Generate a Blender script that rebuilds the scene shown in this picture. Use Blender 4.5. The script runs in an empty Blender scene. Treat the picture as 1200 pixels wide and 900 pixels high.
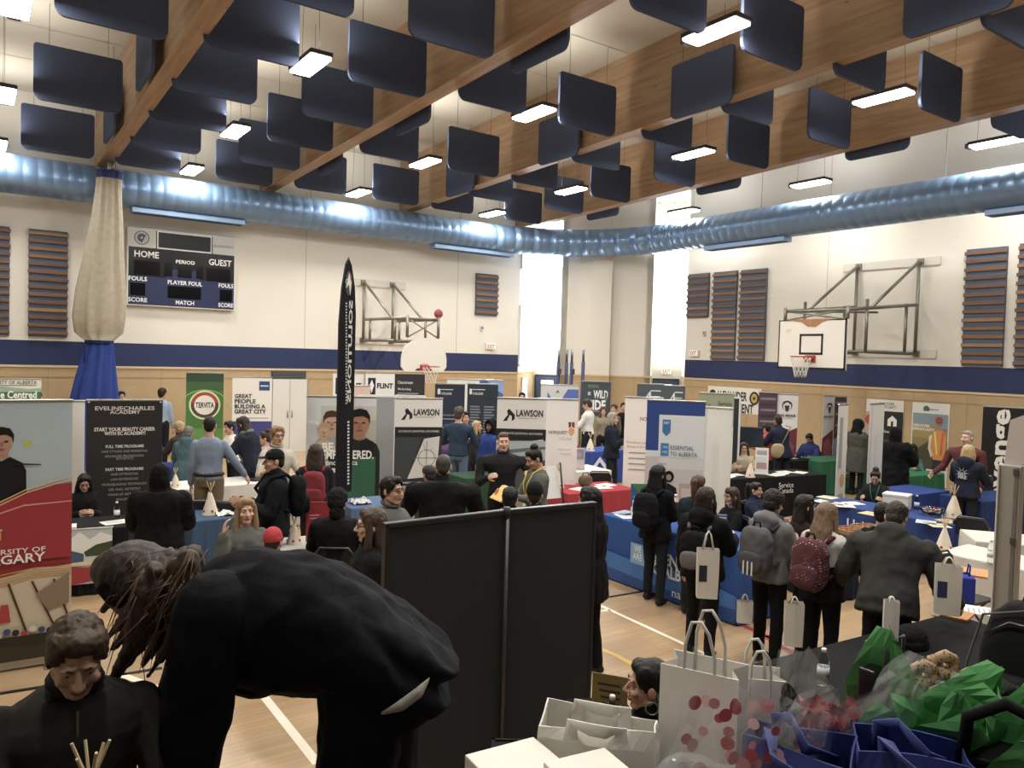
import bpy, bmesh, math, random
from mathutils import Vector, Matrix, noise
import numpy as np
random.seed(7)
R = math.radians
SC = bpy.context.scene
COL = SC.collection
V = Vector
F = 910.0
CAMH = 2.8
TH = 35.1
CM = Matrix.Translation((0, 0, CAMH)) @ Matrix.Rotation(R(-TH), 4, 'Z') @ Matrix.Rotation(R(90 - 2.03), 4, 'X') @ Matrix.Rotation(R(1.64), 4, 'Z')
cd = bpy.data.cameras.new('camera')
cam = bpy.data.objects.new('camera', cd)
COL.objects.link(cam)
cam.matrix_world = CM
cd.sensor_width = 36
cd.lens = 36 * F / 1200
cd.clip_start = .05
SC.camera = cam

# ---------- measuring: where a sight line meets a plane of the room
def at(px, py, D):
    return CM @ V(((px - 600) / F * D, -(py - 450) / F * D, -D))
def ray(px, py):
    return (at(px, py, 1) - V((0, 0, CAMH)))
def onZ(px, py, z=0):
    d = ray(px, py); t = (z - CAMH) / d.z
    return V((0, 0, CAMH)) + d * t
def onY(px, py, y):
    d = ray(px, py); return V((0, 0, CAMH)) + d * (y / d.y)
def onX(px, py, x):
    d = ray(px, py); return V((0, 0, CAMH)) + d * (x / d.x)
def zat(px, D, z):
    a = at(px, 450, D); b = at(px, 451, D)
    return at(px, 450 + (z - a.z) / (b.z - a.z), D)
def face_rz(loc, turn=0):
    d = V((-loc.x, -loc.y, 0))
    return math.atan2(d.y, d.x) + R(90) + R(turn)

# ---------- materials
def lin(c):
    c = c.lstrip('#'); o = []
    for i in (0, 2, 4):
        x = int(c[i:i + 2], 16) / 255
        o.append(x / 12.92 if x <= .04045 else ((x + .055) / 1.055) ** 2.4)
    g = .3 * o[0] + .55 * o[1] + .15 * o[2]
    return [g + (x - g) * .8 for x in o]
MATS = {}
def mat(hexc, rough=.7, metal=0, var=.12, scale=12, bump=0, kind=None, emit=0, spec=.4, coat=0):
    key = (hexc, rough, metal, var, scale, bump, kind, emit, spec, coat)
    if key in MATS: return MATS[key]
    m = bpy.data.materials.new('surface_' + hexc.lstrip('#') + ('_' + kind if kind else ''))
    m.use_nodes = True
    nt = m.node_tree; n = nt.nodes; L = nt.links
    b = n['Principled BSDF']
    c = lin(hexc)
    b.inputs['Roughness'].default_value = rough
    b.inputs['Metallic'].default_value = metal
    b.inputs['Specular IOR Level'].default_value = spec
    b.inputs['Coat Weight'].default_value = coat
    b.inputs['Base Color'].default_value = (*c, 1)
    if emit:
        b.inputs['Emission Color'].default_value = (*c, 1)
        b.inputs['Emission Strength'].default_value = emit
    tc = None
    if var or bump:
        tc = n.new('ShaderNodeTexCoord')
        nz = n.new('ShaderNodeTexNoise'); nz.inputs['Scale'].default_value = scale; nz.inputs['Detail'].default_value = 4
        L.new(tc.outputs['Object'], nz.inputs['Vector'])
        if var:
            mx = n.new('ShaderNodeMix'); mx.data_type = 'RGBA'
            mx.inputs[6].default_value = (*[x * (1 - var) for x in c], 1)
            mx.inputs[7].default_value = (*[min(1, x * (1 + var)) for x in c], 1)
            L.new(nz.outputs['Fac'], mx.inputs[0]); L.new(mx.outputs[2], b.inputs['Base Color'])
        if bump:
            nb = n.new('ShaderNodeTexNoise'); nb.inputs['Scale'].default_value = scale * 8
            L.new(tc.outputs['Object'], nb.inputs['Vector'])
            bp = n.new('ShaderNodeBump'); bp.inputs['Strength'].default_value = bump; bp.inputs['Distance'].default_value = .01
            L.new(nb.outputs['Fac'], bp.inputs['Height']); L.new(bp.outputs['Normal'], b.inputs['Normal'])
    if kind == 'clear':
        b.inputs['Transmission Weight'].default_value = 1; b.inputs['IOR'].default_value = 1.12
    if kind == 'film':
        b.inputs['Alpha'].default_value = .18
    MATS[key] = m
    return m
def cloth(h, v=.12): return mat(h, .9, 0, v, 9, .15, spec=.15)
def paint(h, r=.5): return mat(h, r, 0, .03, 3)
def steel(h='#9a9a96', r=.35): return mat(h, r, .9, .05, 6)
def prnt(h): return mat(h, .45, 0, 0, 1)
def skinm(h): return mat(h, .55, 0, .08, 25, spec=.35)
WHITE = prnt('#e8e6e0'); BLACK = prnt('#17171a')

# ---------- mesh builder: collects shapes, links them as ONE mesh object
_txt = {}
def text_data(s, bold):
    k = (s, bold)
    if k not in _txt:
        cu = bpy.data.curves.new('t', 'FONT'); cu.body = s; cu.size = 1; cu.offset = bold; cu.resolution_u = 2
        ob = bpy.data.objects.new('t', cu); COL.objects.link(ob)
        me = bpy.data.meshes.new_from_object(ob.evaluated_get(bpy.context.evaluated_depsgraph_get()))
        vs = [v.co.copy() for v in me.vertices]; fs = [tuple(p.vertices) for p in me.polygons]
        bpy.data.objects.remove(ob); bpy.data.curves.remove(cu); bpy.data.meshes.remove(me)
        _txt[k] = (vs, fs)
    return _txt[k]
class MB:
    def __init__(s): s.v = []; s.f = []; s.m = []; s.sm = []; s.mats = []
    def mi(s, m):
        if m not in s.mats: s.mats.append(m)
        return s.mats.index(m)
    def add(s, vs, fs, m, M=None, smooth=False):
        o = len(s.v); i = s.mi(m)
        s.v += [tuple(M @ V(v)) if M else tuple(v) for v in vs]
        for f in fs: s.f.append([a + o for a in f]); s.m.append(i); s.sm.append(smooth)
        return s
    def box(s, c, d, m, rz=0, M=None, bev=0):
        bm = bmesh.new(); bmesh.ops.create_cube(bm, size=1)
        for v in bm.verts: v.co = V((v.co.x * d[0], v.co.y * d[1], v.co.z * d[2]))
        if bev: bmesh.ops.bevel(bm, geom=bm.edges[:], offset=bev, segments=2, affect='EDGES', profile=.5)
        T = Matrix.Translation(c) @ Matrix.Rotation(rz, 4, 'Z')
        if M: T = M @ T
        bm.verts.index_update()
        s.add([v.co for v in bm.verts], [[v.index for v in f.verts] for f in bm.faces], m, T); bm.free()
        return s
    def tube(s, pts, r, m, n=8, M=None, smooth=True, closed=False):
        pts = [V(p) for p in pts]; N = len(pts)
        rs = r if isinstance(r, (list, tuple)) else [r] * N
        vs = []; fs = []; up = None
        for i, p in enumerate(pts):
            if closed: t = pts[(i + 1) % N] - pts[i - 1]
            else: t = pts[min(i + 1, N - 1)] - pts[max(i - 1, 0)]
            t.normalize()
            if up is None: up = V((0, 0, 1)) if abs(t.z) < .9 else V((1, 0, 0))
            a = t.cross(up)
            if a.length < 1e-4: a = t.orthogonal()
            a.normalize(); b = a.cross(t); up = b
            for k in range(n):
                q = 2 * math.pi * k / n
                vs.append(p + (a * math.cos(q) + b * math.sin(q)) * rs[i])
        for i in range(N if closed else N - 1):
            for k in range(n):
                j = (i + 1) % N
                fs.append([i * n + k, i * n + (k + 1) % n, j * n + (k + 1) % n, j * n + k])
        if not closed: fs += [list(range(n))[::-1], [(N - 1) * n + k for k in range(n)]]
        return s.add(vs, fs, m, M, smooth)
    def cyl(s, p0, p1, r, m, n=12, M=None): return s.tube([p0, p1], r, m, n, M, n > 8)
    def lathe(s, prof, m, M=None, n=20, smooth=True):
        vs = []; fs = []
        for r, z in prof:
            for k in range(n):
                q = 2 * math.pi * k / n; vs.append((r * math.cos(q), r * math.sin(q), z))
        for i in range(len(prof) - 1):
            for k in range(n): fs.append([i * n + k, i * n + (k + 1) % n, (i + 1) * n + (k + 1) % n, (i + 1) * n + k])
        fs += [list(range(n))[::-1], [(len(prof) - 1) * n + k for k in range(n)]]
        return s.add(vs, fs, m, M, smooth)
    def ell(s, c, r, m, M=None, nu=14, nv=9):
        vs = []; fs = []
        for j in range(nv + 1):
            a = math.pi * j / nv
            for k in range(nu):
                q = 2 * math.pi * k / nu
                vs.append((c[0] + r[0] * math.sin(a) * math.cos(q), c[1] + r[1] * math.sin(a) * math.sin(q), c[2] + r[2] * math.cos(a)))
        for j in range(nv):
            for k in range(nu): fs.append([j * nu + k, (j + 1) * nu + k, (j + 1) * nu + (k + 1) % nu, j * nu + (k + 1) % nu])
        return s.add(vs, fs, m, M, True)
    def prism(s, pts, y0, y1, m, M=None):      # outline in x,z ; thickness along y
        n = len(pts)
        vs = [(p[0], y0, p[1]) for p in pts] + [(p[0], y1, p[1]) for p in pts]
        fs = [list(range(n)), [n + k for k in range(n)][::-1]] + [[k, n + k, n + (k + 1) % n, (k + 1) % n] for k in range(n)]
        return s.add(vs, fs, m, M)
    # flat print on a panel whose front looks to -y
    def poly(s, pts, m, y=0., M=None): return s.add([(p[0], y, p[1]) for p in pts], [list(range(len(pts)))], m, M)
    def rect(s, x0, z0, x1, z1, m, y=0., M=None): return s.poly([(x0, z0), (x1, z0), (x1, z1), (x0, z1)], m, y, M)
    def disc(s, x, z, r, m, y=0., M=None, n=24, rz=None):
        rz = rz or r
        return s.poly([(x + r * math.cos(2 * math.pi * k / n), z + rz * math.sin(2 * math.pi * k / n)) for k in range(n)], m, y, M)
    def ring(s, x, z, r0, r1, m, y=0., M=None, a0=0, a1=360, n=32):
        vs = []; fs = []
        for k in range(n + 1):
            q = R(a0 + (a1 - a0) * k / n)
            vs += [(x + r0 * math.cos(q), y, z + r0 * math.sin(q)), (x + r1 * math.cos(q), y, z + r1 * math.sin(q))]
        for k in range(n): fs.append([2 * k, 2 * k + 2, 2 * k + 3, 2 * k + 1])
        return s.add(vs, fs, m, M)
    def text(s, t, x, z, size, m, y=0., M=None, al='c', bold=.015, width=None, rot=0, mirror=False):
        vs, fs = text_data(t, bold)
        if not vs: return s
        x0 = min(v.x for v in vs); x1 = max(v.x for v in vs)
        k = size / .7; kx = k if width is None else width / (x1 - x0)
        ox = {'c': (x0 + x1) / 2, 'l': x0, 'r': x1}[al]
        cr, sr = math.cos(R(rot)), math.sin(R(rot)); out = []
        for v in vs:
            a = (v.x - ox) * kx * (-1 if mirror else 1); b = v.y * k - size * .5
            out.append((x + a * cr - b * sr, y, z + a * sr + b * cr))
        return s.add(out, fs, m, M)
    def build(s, name, parent=None, loc=None, rz=None, M=None):
        me = bpy.data.meshes.new(name)
        me.from_pydata(s.v, [], s.f)
        for m in s.mats: me.materials.append(m)
        me.polygons.foreach_set('material_index', s.m); me.polygons.foreach_set('use_smooth', s.sm)
        me.update()
        o = bpy.data.objects.new(name, me); COL.objects.link(o)
        if M is not None: o.matrix_local = M
        if loc is not None: o.location = loc
        if rz is not None: o.rotation_euler = (0, 0, rz)
        if parent: o.parent = parent
        return o
def tag(o, label, cat, group=None):
    o['label'] = label; o['category'] = cat
    if group: o['group'] = group
    return o
def thing(name, label, cat, loc=(0, 0, 0), rz=0, group=None, M=None):
    o = bpy.data.objects.new(name, None); COL.objects.link(o); o.empty_display_size = .1
    if M is not None: o.matrix_world = M
    else: o.location = loc; o.rotation_euler = (0, 0, rz)
    return tag(o, label, cat, group)
def struct(o): o['kind'] = 'structure'; return o
def copy_tree(o, parent=None):
    c = o.copy(); COL.objects.link(c)
    if parent: c.parent = parent
    for ch in [x for x in bpy.data.objects if x.parent == o]: copy_tree(ch, c)
    return c
def dup(o, loc, rz, label, group=None):
    c = copy_tree(o); c.location = loc; c.rotation_euler = (0, 0, rz); c['label'] = label
    if group: c['group'] = group
    return c

# ---------- soft shapes: overlapping primitives fused into one continuous surface
class Blob:
    def __init__(s): s.v = []; s.f = []
    def _add(s, vs, fs):
        o = len(s.v); s.v += [tuple(v) for v in vs]; s.f += [[a + o for a in f] for f in fs]; return s
    def cap(s, p0, p1, r0, r1, n=10, squash=None):
        p0 = V(p0); p1 = V(p1); t = (p1 - p0)
        if t.length < 1e-5: t = V((0, 0, 1e-3)); p1 = p0 + t
        t = t.normalized(); a = t.orthogonal().normalized() if squash is None else (V(squash) - t * V(squash).dot(t)).normalized()
        b = t.cross(a); vs = [p0 - t * r0]; fs = []; rings = []
        k2 = 1 if squash is None else V(squash).length
        for q in (-60, -30, 0): rings.append((p0 + t * r0 * math.sin(R(q)), r0 * math.cos(R(q))))
        for q in (0, 30, 60): rings.append((p1 + t * r1 * math.sin(R(q)), r1 * math.cos(R(q))))
        for c, r in rings:
            for k in range(n):
                w = 2 * math.pi * k / n; vs.append(c + (a * math.cos(w) * k2 + b * math.sin(w)) * r)
        vs.append(p1 + t * r1)
        for k in range(n): fs.append([0, 1 + (k + 1) % n, 1 + k])
        for i in range(5):
            for k in range(n): fs.append([1 + i * n + k, 1 + i * n + (k + 1) % n, 1 + (i + 1) * n + (k + 1) % n, 1 + (i + 1) * n + k])
        e = len(vs) - 1
        for k in range(n): fs.append([e, 1 + 5 * n + k, 1 + 5 * n + (k + 1) % n])
        return s._add(vs, fs)
    def chain(s, pts, rs, n=10):
        for i in range(len(pts) - 1): s.cap(pts[i], pts[i + 1], rs[i], rs[i + 1], n)
        return s
    def ell(s, c, r, M=None):
        b = MB(); b.ell((0, 0, 0), r, None, nu=16, nv=10)
        T = Matrix.Translation(c) @ (M or Matrix())
        return s._add([T @ V(v) for v in b.v], b.f)
    def rings(s, L, n=18, e=2.3):          # L: (centre, axis_x, axis_y) with radii inside the axes
        vs = []; fs = []
        for c, ax, ay in L:
            for k in range(n):
                q = 2 * math.pi * k / n; cx, sx = math.cos(q), math.sin(q)
                cx = math.copysign(abs(cx) ** (2 / e), cx); sx = math.copysign(abs(sx) ** (2 / e), sx)
                vs.append(V(c) + V(ax) * cx + V(ay) * sx)
        N = len(L)
        for i in range(N - 1):
            for k in range(n): fs.append([i * n + k, i * n + (k + 1) % n, (i + 1) * n + (k + 1) % n, (i + 1) * n + k])
        fs += [list(range(n))[::-1], [(N - 1) * n + k for k in range(n)]]
        return s._add(vs, fs)
    def sbox(s, c, d, M=None, e=4.5):
        b = Blob(); L = []
        for j in range(9):
            a = -math.pi / 2 + math.pi * j / 8
            ca = abs(math.cos(a)) ** (2 / e); sa = math.copysign(abs(math.sin(a)) ** (2 / e), math.sin(a))
            ca = max(ca, .02)
            L.append(((0, 0, d[2] / 2 * sa), (d[0] / 2 * ca, 0, 0), (0, d[1] / 2 * ca, 0)))
        b.rings(L, 20, e)
        T = Matrix.Translation(c) @ (M or Matrix())
        return s._add([T @ V(v) for v in b.v], b.f)
    def fuse(s, vox, smooth=3, fold=0, freq=9, axis=(1, 1, 1), tri=False):
        me = bpy.data.meshes.new('tmp'); me.from_pydata(s.v, [], s.f); me.update()
        ob = bpy.data.objects.new('tmp', me); COL.objects.link(ob)
        md = ob.modifiers.new('r', 'REMESH'); md.mode = 'VOXEL'; md.voxel_size = vox
        if smooth:
            sm = ob.modifiers.new('s', 'SMOOTH'); sm.iterations = smooth; sm.factor = .5
        m2 = bpy.data.meshes.new_from_object(ob.evaluated_get(bpy.context.evaluated_depsgraph_get()))
        n = len(m2.vertices); co = np.empty(n * 3); m2.vertices.foreach_get('co', co); co = co.reshape(-1, 3)
        if fold:
            no = np.empty(n * 3); m2.vertices.foreach_get('normal', no); no = no.reshape(-1, 3)
            off = random.random() * 50
            for i in range(n):
                p = co[i]
                q = V((p[0] * axis[0] * freq + off, p[1] * axis[1] * freq, p[2] * axis[2] * freq))
                w = noise.noise(q); w = (1 - abs(w) * 2.2) * .7 + noise.noise(q * 2.3) * .5
                co[i] = p + no[i] * (w * fold)
        npoly = len(m2.polygons); lt = np.empty(npoly, dtype=np.int32); m2.polygons.foreach_get('loop_total', lt)
        lv = np.empty(len(m2.loops), dtype=np.int32); m2.loops.foreach_get('vertex_index', lv)
        fs = []; k = 0
        for c in lt: fs.append(lv[k:k + c].tolist()); k += c
        bpy.data.objects.remove(ob); bpy.data.meshes.remove(me); bpy.data.meshes.remove(m2)
        return [tuple(x) for x in co.tolist()], fs
# ================= THE ROOM =================
S = .9333
def U(x, y, h): return V((x * S, y * S, CAMH + h * S))       # gym grid: beam spacings, heights above eye level
YW, XW = 22.4 * S, 20.0 * S                                    # left wall plane, right wall plane
ZTOP = CAMH + 6.9 * S
XMIN, YMIN = -7.0, -5.0
cream = paint('#d9d5ca', .65); tan_ = mat('#b99d70', .5, 0, .08, 5); tan_d = paint('#a88a5c'); navy = paint('#1d2f60', .55)
trim_m = paint('#d6bd8c')
A = V((15.97 * S, YW, 0)); B = V((XW, 18.26 * S, 0))           # the cut corner runs from A to B
ch = (B - A).normalized(); no_ = V((-ch.y, ch.x, 0));
if no_.y < 0: no_ = -no_
def wallmat():
    m = bpy.data.materials.new('painted_block_wall'); m.use_nodes = True
    n = m.node_tree.nodes; L = m.node_tree.links; b = n['Principled BSDF']; b.inputs['Roughness'].default_value = .65
    tc = n.new('ShaderNodeTexCoord'); nz = n.new('ShaderNodeTexNoise'); nz.inputs['Scale'].default_value = .6; nz.inputs['Detail'].default_value = 5
    L.new(tc.outputs['Object'], nz.inputs['Vector'])
    mx = n.new('ShaderNodeMix'); mx.data_type = 'RGBA'; mx.inputs[6].default_value = (*lin('#d8d3c6'), 1); mx.inputs[7].default_value = (*lin('#e4e0d5'), 1)
    L.new(nz.outputs['Fac'], mx.inputs[0]); L.new(mx.outputs[2], b.inputs['Base Color'])
    return m
cream = wallmat()
def frame_M(p, u):             # local x along u, y into the wall, origin p (front looks to -y)
    u = V(u).normalized(); y = V((0, 0, 1)).cross(u)
    return Matrix(((u.x, y.x, 0, p[0]), (u.y, y.y, 0, p[1]), (u.z, y.z, 1, p[2] if len(p) > 2 else 0), (0, 0, 0, 1)))
H_WB, H_NV = CAMH - .55 * S, CAMH + .06 * S                    # wainscot top, navy band top
NT = [0]
def wall(name, p0, p1, band=True):
    L = (p1 - p0).length; M = frame_M(p0, p1 - p0); b = MB(); tr = MB()
    if band:
        b.box((L / 2, .1, H_WB / 2), (L, .2, H_WB), tan_)
        b.box((L / 2, .1, (H_WB + H_NV) / 2), (L, .2, H_NV - H_WB), navy)
        tr.box((L / 2, -.005, H_WB - .02), (L, .05, .05), trim_m)
        b.box((L / 2, .1, (H_NV + ZTOP) / 2), (L, .2, ZTOP - H_NV), cream)
        tr.box((L / 2, -.004, H_WB - .27), (L, .012, .02), tan_d)
    else:
        b.box((L / 2, .1, H_WB / 2), (L, .2, H_WB), tan_)
        b.box((L / 2, .1, (H_WB + ZTOP) / 2), (L, .2, ZTOP - H_WB), cream)
        tr.box((L / 2, -.005, H_WB - .02), (L, .03, .05), trim_m)
    k = 1.22
    while k < L:
        tr.box((k, -.001, (H_WB - .05) / 2), (.012, .006, H_WB - .05), tan_d)
        if band and int(k / 1.22) % 4 == 0: tr.box((k, -.001, (H_NV + ZTOP) / 2), (.015, .006, ZTOP - H_NV), paint('#b3aea2'))
        k += 1.22
    NT[0] += 1; struct(tr.build('trim_%d' % NT[0], M=M))
    return struct(b.build(name, M=M))
wall('wall_left', V((XMIN, YW, 0)), A)
wall('wall_right', B, V((XW, YMIN, 0)))
# corner: middle pier on the cut line with a pilaster; two deep window recesses either side
def hit(px):
    d = ray(px, 440); d = V((d.x, d.y, 0)); n = no_; t = A.dot(n) / d.dot(n); return d * t
C1, C2 = hit(655), hit(762)
P1, P2 = hit(690), hit(714)
wall('wall_corner', C1, C2, False)
b = MB(); Mp = frame_M(P1, P2 - P1); Lp = (P2 - P1).length
b.box((Lp / 2, -.12, (H_WB + ZTOP) / 2), (Lp, .24, ZTOP - H_WB), cream); b.box((Lp / 2, -.12, H_WB / 2), (Lp, .24, H_WB), tan_)
b.box((Lp / 2, -.13, H_WB - .02), (Lp + .02, .26, .05), trim_m)
struct(b.build('pillar', M=Mp))
RD = 3.4
pane = mat('#eef3ff', .3, 0, 0, 1, emit=9.0)
pane_dim = mat('#cfd8ea', .3, 0, 0, 1, emit=1.0)
fr_m = paint('#c9ccd0')
def window(name, M, w, z0, z1, m=pane):
    b = MB(); t = .05
    for x in (0 + t / 2, w - t / 2): b.box((x, -.02, (z0 + z1) / 2), (t, .08, z1 - z0), fr_m)
    for z in (z0 + t / 2, z1 - t / 2): b.box((w / 2, -.02, z), (w, .08, t), fr_m)
    o = struct(b.build(name, M=M))
    g = MB(); g.box((w / 2, -.004, (z0 + z1) / 2), (w - 2 * t, .012, z1 - z0 - 2 * t), m)
    q = g.build('window_pane', o); q['kind'] = 'structure'
    return o
nw = [0]
def recess(name, p0, p1, side):
    q0, q1 = p0 + no_ * RD, p1 + no_ * RD
    L = (q1 - q0).length
    M = frame_M(q0, q1 - q0); b = MB()
    b.box((L / 2, .1, H_WB / 2), (L, .2, H_WB), cream); b.box((L / 2, .1, (H_WB + ZTOP) / 2), (L, .2, ZTOP - H_WB), cream)
    struct(b.build('wall_' + name, M=M))
    for i, (z0, z1) in enumerate(((3.25, 4.5), (6.1, 6.75), (7.0, 7.9))):
        nw[0] += 1; window('window_%d' % nw[0], M, L, z0, z1)
    # door
    d = MB(); dm = paint('#3b4a63', .4); w = min(.95, L - .1); x0 = .05
    d.box((x0 + w / 2, -.03, 1.08), (w, .06, 2.16), paint('#2a3346')); d.box((x0 + w / 2, -.07, 1.05), (w - .1, .05, 2.05), dm, bev=.006)
    o = struct(d.build('door_%d' % side, M=M))
    g = MB(); g.rect(x0 + .25, 1.5, x0 + w - .25, 1.95, mat('#e8f0ff', .2, 0, 0, 1, emit=2.0), -.098); gg = g.build('door_glass', o); gg['kind'] = 'structure'
    h = MB(); h.box((x0 + w / 2, -.12, 1.02), (w - .25, .04, .05), steel(), bev=.01); hh = h.build('push_bar', o); hh['kind'] = 'structure'
    return q0, q1, M, L
q0, q1, Mrl, Lrl = recess('recess_left', A, C1, 1)
r0, r1, Mrr, Lrr = recess('recess_right', C2, B, 2)
# return walls of the recesses
def ret(name, p0, p1, win=False):
    L = (p1 - p0).length; M = frame_M(p0, p1 - p0); b = MB()
    b.box((L / 2, .1, H_WB / 2), (L, .2, H_WB), tan_); b.box((L / 2, .1, (H_WB + ZTOP) / 2), (L, .2, ZTOP - H_WB), cream)
    b.box((L / 2, -.01, H_WB), (L, .03, .06), trim_m)
    struct(b.build(name, M=M))
    if win:
        for z0, z1 in ((2.5, 4.5), (5.7, 7.9)):
            nw[0] += 1; window('window_%d' % nw[0], M, L * .75, z0, z1)
        d = MB(); d.box((1.2, -.02, 1.05), (1.0, .06, 2.1), trim_m); d.rect(.78, .03, 1.62, 2.02, mat('#eef3ff', .3, 0, 0, 1, emit=1.6), -.056)
        struct(d.build('door_3', M=M))
ret('wall_return_left', A, q0, True)
ret('wall_return_pier_left', q1, C1)
ret('wall_return_pier_right', C2, r0)
ret('wall_return_right', r1, B)
# walls behind the photographer
plain = MB(); Lx = XW - XMIN
plain.box((Lx / 2, .1, ZTOP / 2 ), (Lx, .2, ZTOP), paint('#4a4640', .8)); struct(plain.build('wall_back', M=frame_M(V((XW, YMIN, 0)), V((-1, 0, 0)))))
plain = MB(); Ly = YW - YMIN
plain.box((Ly / 2, .1, ZTOP / 2), (Ly, .2, ZTOP), cream); struct(plain.build('wall_side', M=frame_M(V((XMIN, YMIN, 0)), V((0, 1, 0)))))

# floor: maple boards along the room, game lines inlaid
fm = bpy.data.materials.new('maple_gym_floor'); fm.use_nodes = True
n = fm.node_tree.nodes; L = fm.node_tree.links; bs = n['Principled BSDF']; bs.inputs['Roughness'].default_value = .32
tc = n.new('ShaderNodeTexCoord'); mp = n.new('ShaderNodeMapping'); mp.inputs['Rotation'].default_value = (0, 0, 0); L.new(tc.outputs['Object'], mp.inputs['Vector'])
br = n.new('ShaderNodeTexBrick'); br.inputs['Scale'].default_value = 1; br.inputs['Brick Width'].default_value = 1.6; br.inputs['Row Height'].default_value = .06
br.inputs['Mortar Size'].default_value = .0012; br.inputs['Color1'].default_value = (*lin('#cbaa7c'), 1); br.inputs['Color2'].default_value = (*lin('#bf9c6e'), 1); br.inputs['Mortar'].default_value = (*lin('#96744a'), 1)
L.new(mp.outputs['Vector'], br.inputs['Vector'])
nz = n.new('ShaderNodeTexNoise'); nz.inputs['Scale'].default_value = 2.5; nz.inputs['Detail'].default_value = 6
mp2 = n.new('ShaderNodeMapping'); mp2.inputs['Scale'].default_value = (.6, 9, 1); L.new(tc.outputs['Object'], mp2.inputs['Vector']); L.new(mp2.outputs['Vector'], nz.inputs['Vector'])
mx = n.new('ShaderNodeMix'); mx.data_type = 'RGBA'; mx.blend_type = 'MULTIPLY'; mx.inputs[0].default_value = .35
L.new(br.outputs['Color'], mx.inputs[6]); L.new(nz.outputs['Color'], mx.inputs[7]); L.new(mx.outputs[2], bs.inputs['Base Color'])
b = MB()
b.box(((XMIN + XW + 6) / 2, (YMIN + YW + 6) / 2, -.1), (XW + 6 - XMIN, YW + 6 - YMIN, .2), fm)
def line(p, q, w, m):
    p = V((p.x, p.y, 0)); q = V((q.x, q.y, 0)); d = (q - p).normalized(); s_ = V((-d.y, d.x, 0)) * w / 2
    b.add([p + s_ + V((0, 0, .002)), p - s_ + V((0, 0, .002)), q - s_ + V((0, 0, .002)), q + s_ + V((0, 0, .002))], [[0, 1, 2, 3]], m)
wl = prnt('#efe6d2'); bl = prnt('#1a1a1a'); yl = prnt('#d8b13a'); rl = prnt('#a03030')
line(onZ(298, 802), onZ(372, 895), .07, wl)
line(onZ(702, 709), onZ(830, 768), .05, wl); line(onZ(640, 722), onZ(715, 715), .05, wl)
line(onZ(640, 712), onZ(760, 692), .05, bl)
line(onZ(0, 813), onZ(190, 783), .06, bl); line(onZ(135, 788), onZ(200, 812), .07, wl)
line(onZ(870, 733), onZ(905, 748), .08, rl); line(onZ(895, 745), onZ(935, 770), .08, rl)
pts = [onZ(x, y) for x, y in ((690, 757), (705, 761), (722, 768), (740, 778), (755, 790))]
for p, q in zip(pts, pts[1:]): line(p, q, .06, yl)
struct(b.build('floor'))
# stage the photographer stands on
STG = .82
b = MB(); b.box((0, 0, STG / 2), (14, 3.0, STG), mat('#5a4630', .5, 0, .1, 5)); b.box((0, 1.49, STG - .03), (14, .06, .08), mat('#3a2c1e', .5), bev=.01)
so = struct(b.build('floor_stage')); fwd = V((math.sin(R(TH)), math.cos(R(TH)), 0))
so.location = fwd * 1.45; so.rotation_euler = (0, 0, R(-TH))

# ---------- roof: deck, glulam beams
gl = bpy.data.materials.new('glulam_timber'); gl.use_nodes = True
n = gl.node_tree.nodes; L = gl.node_tree.links; bs = n['Principled BSDF']; bs.inputs['Roughness'].default_value = .55
tc = n.new('ShaderNodeTexCoord'); mp = n.new('ShaderNodeMapping'); mp.inputs['Scale'].default_value = (9, .5, 9); L.new(tc.outputs['Object'], mp.inputs['Vector'])
nz = n.new('ShaderNodeTexNoise'); nz.inputs['Scale'].default_value = 1.6; nz.inputs['Detail'].default_value = 5; L.new(mp.outputs['Vector'], nz.inputs['Vector'])
cr = n.new('ShaderNodeValToRGB'); cr.color_ramp.elements[0].color = (*lin('#94714e'), 1); cr.color_ramp.elements[1].color = (*lin('#b08e66'), 1)
cr.color_ramp.elements[0].position = .3; cr.color_ramp.elements[1].position = .7
L.new(nz.outputs['Fac'], cr.inputs['Fac'])
vo = n.new('ShaderNodeTexVoronoi'); vo.inputs['Scale'].default_value = 2.2; mpv = n.new('ShaderNodeMapping'); mpv.inputs['Scale'].default_value = (2, .8, 2); L.new(tc.outputs['Object'], mpv.inputs['Vector']); L.new(mpv.outputs['Vector'], vo.inputs['Vector'])
kr = n.new('ShaderNodeValToRGB'); kr.color_ramp.elements[0].position = .03; kr.color_ramp.elements[0].color = (.25, .12, .05, 1); kr.color_ramp.elements[1].position = .07; kr.color_ramp.elements[1].color = (1, 1, 1, 1); L.new(vo.outputs['Distance'], kr.inputs['Fac'])
mx = n.new('ShaderNodeMix'); mx.data_type = 'RGBA'; mx.blend_type = 'MULTIPLY'; mx.inputs[0].default_value = .8
L.new(cr.outputs['Color'], mx.inputs[6]); L.new(kr.outputs['Color'], mx.inputs[7]); L.new(mx.outputs[2], bs.inputs['Base Color'])
SL = .024
def hb(yu): return 4.46 + SL * (22.3 - yu)                      # underside of the beams above eye level
BX = [2.8, 6.95, 11.35, 15.85]
BN = ['first', 'second', 'third', 'fourth']
y0u, y1u = YMIN / S, 22.4
for i, bx in enumerate(BX):
    b = MB(); w = .16; dp = 1.62
    pr = [(y0u, hb(y0u)), (y1u, hb(y1u)), (y1u, hb(y1u) + dp), (y0u, hb(y0u) + dp)]
    vs = [U(bx + sx * w, y, h) for sx in (-1, 1) for y, h in pr]
    b.add(vs, [[0, 1, 2, 3][::-1], [4, 5, 6, 7], [0, 4, 5, 1][::-1], [1, 5, 6, 2][::-1], [2, 6, 7, 3][::-1], [3, 7, 4, 0][::-1]], gl)
    struct(b.build('beam_%d' % (i + 1)))
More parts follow.
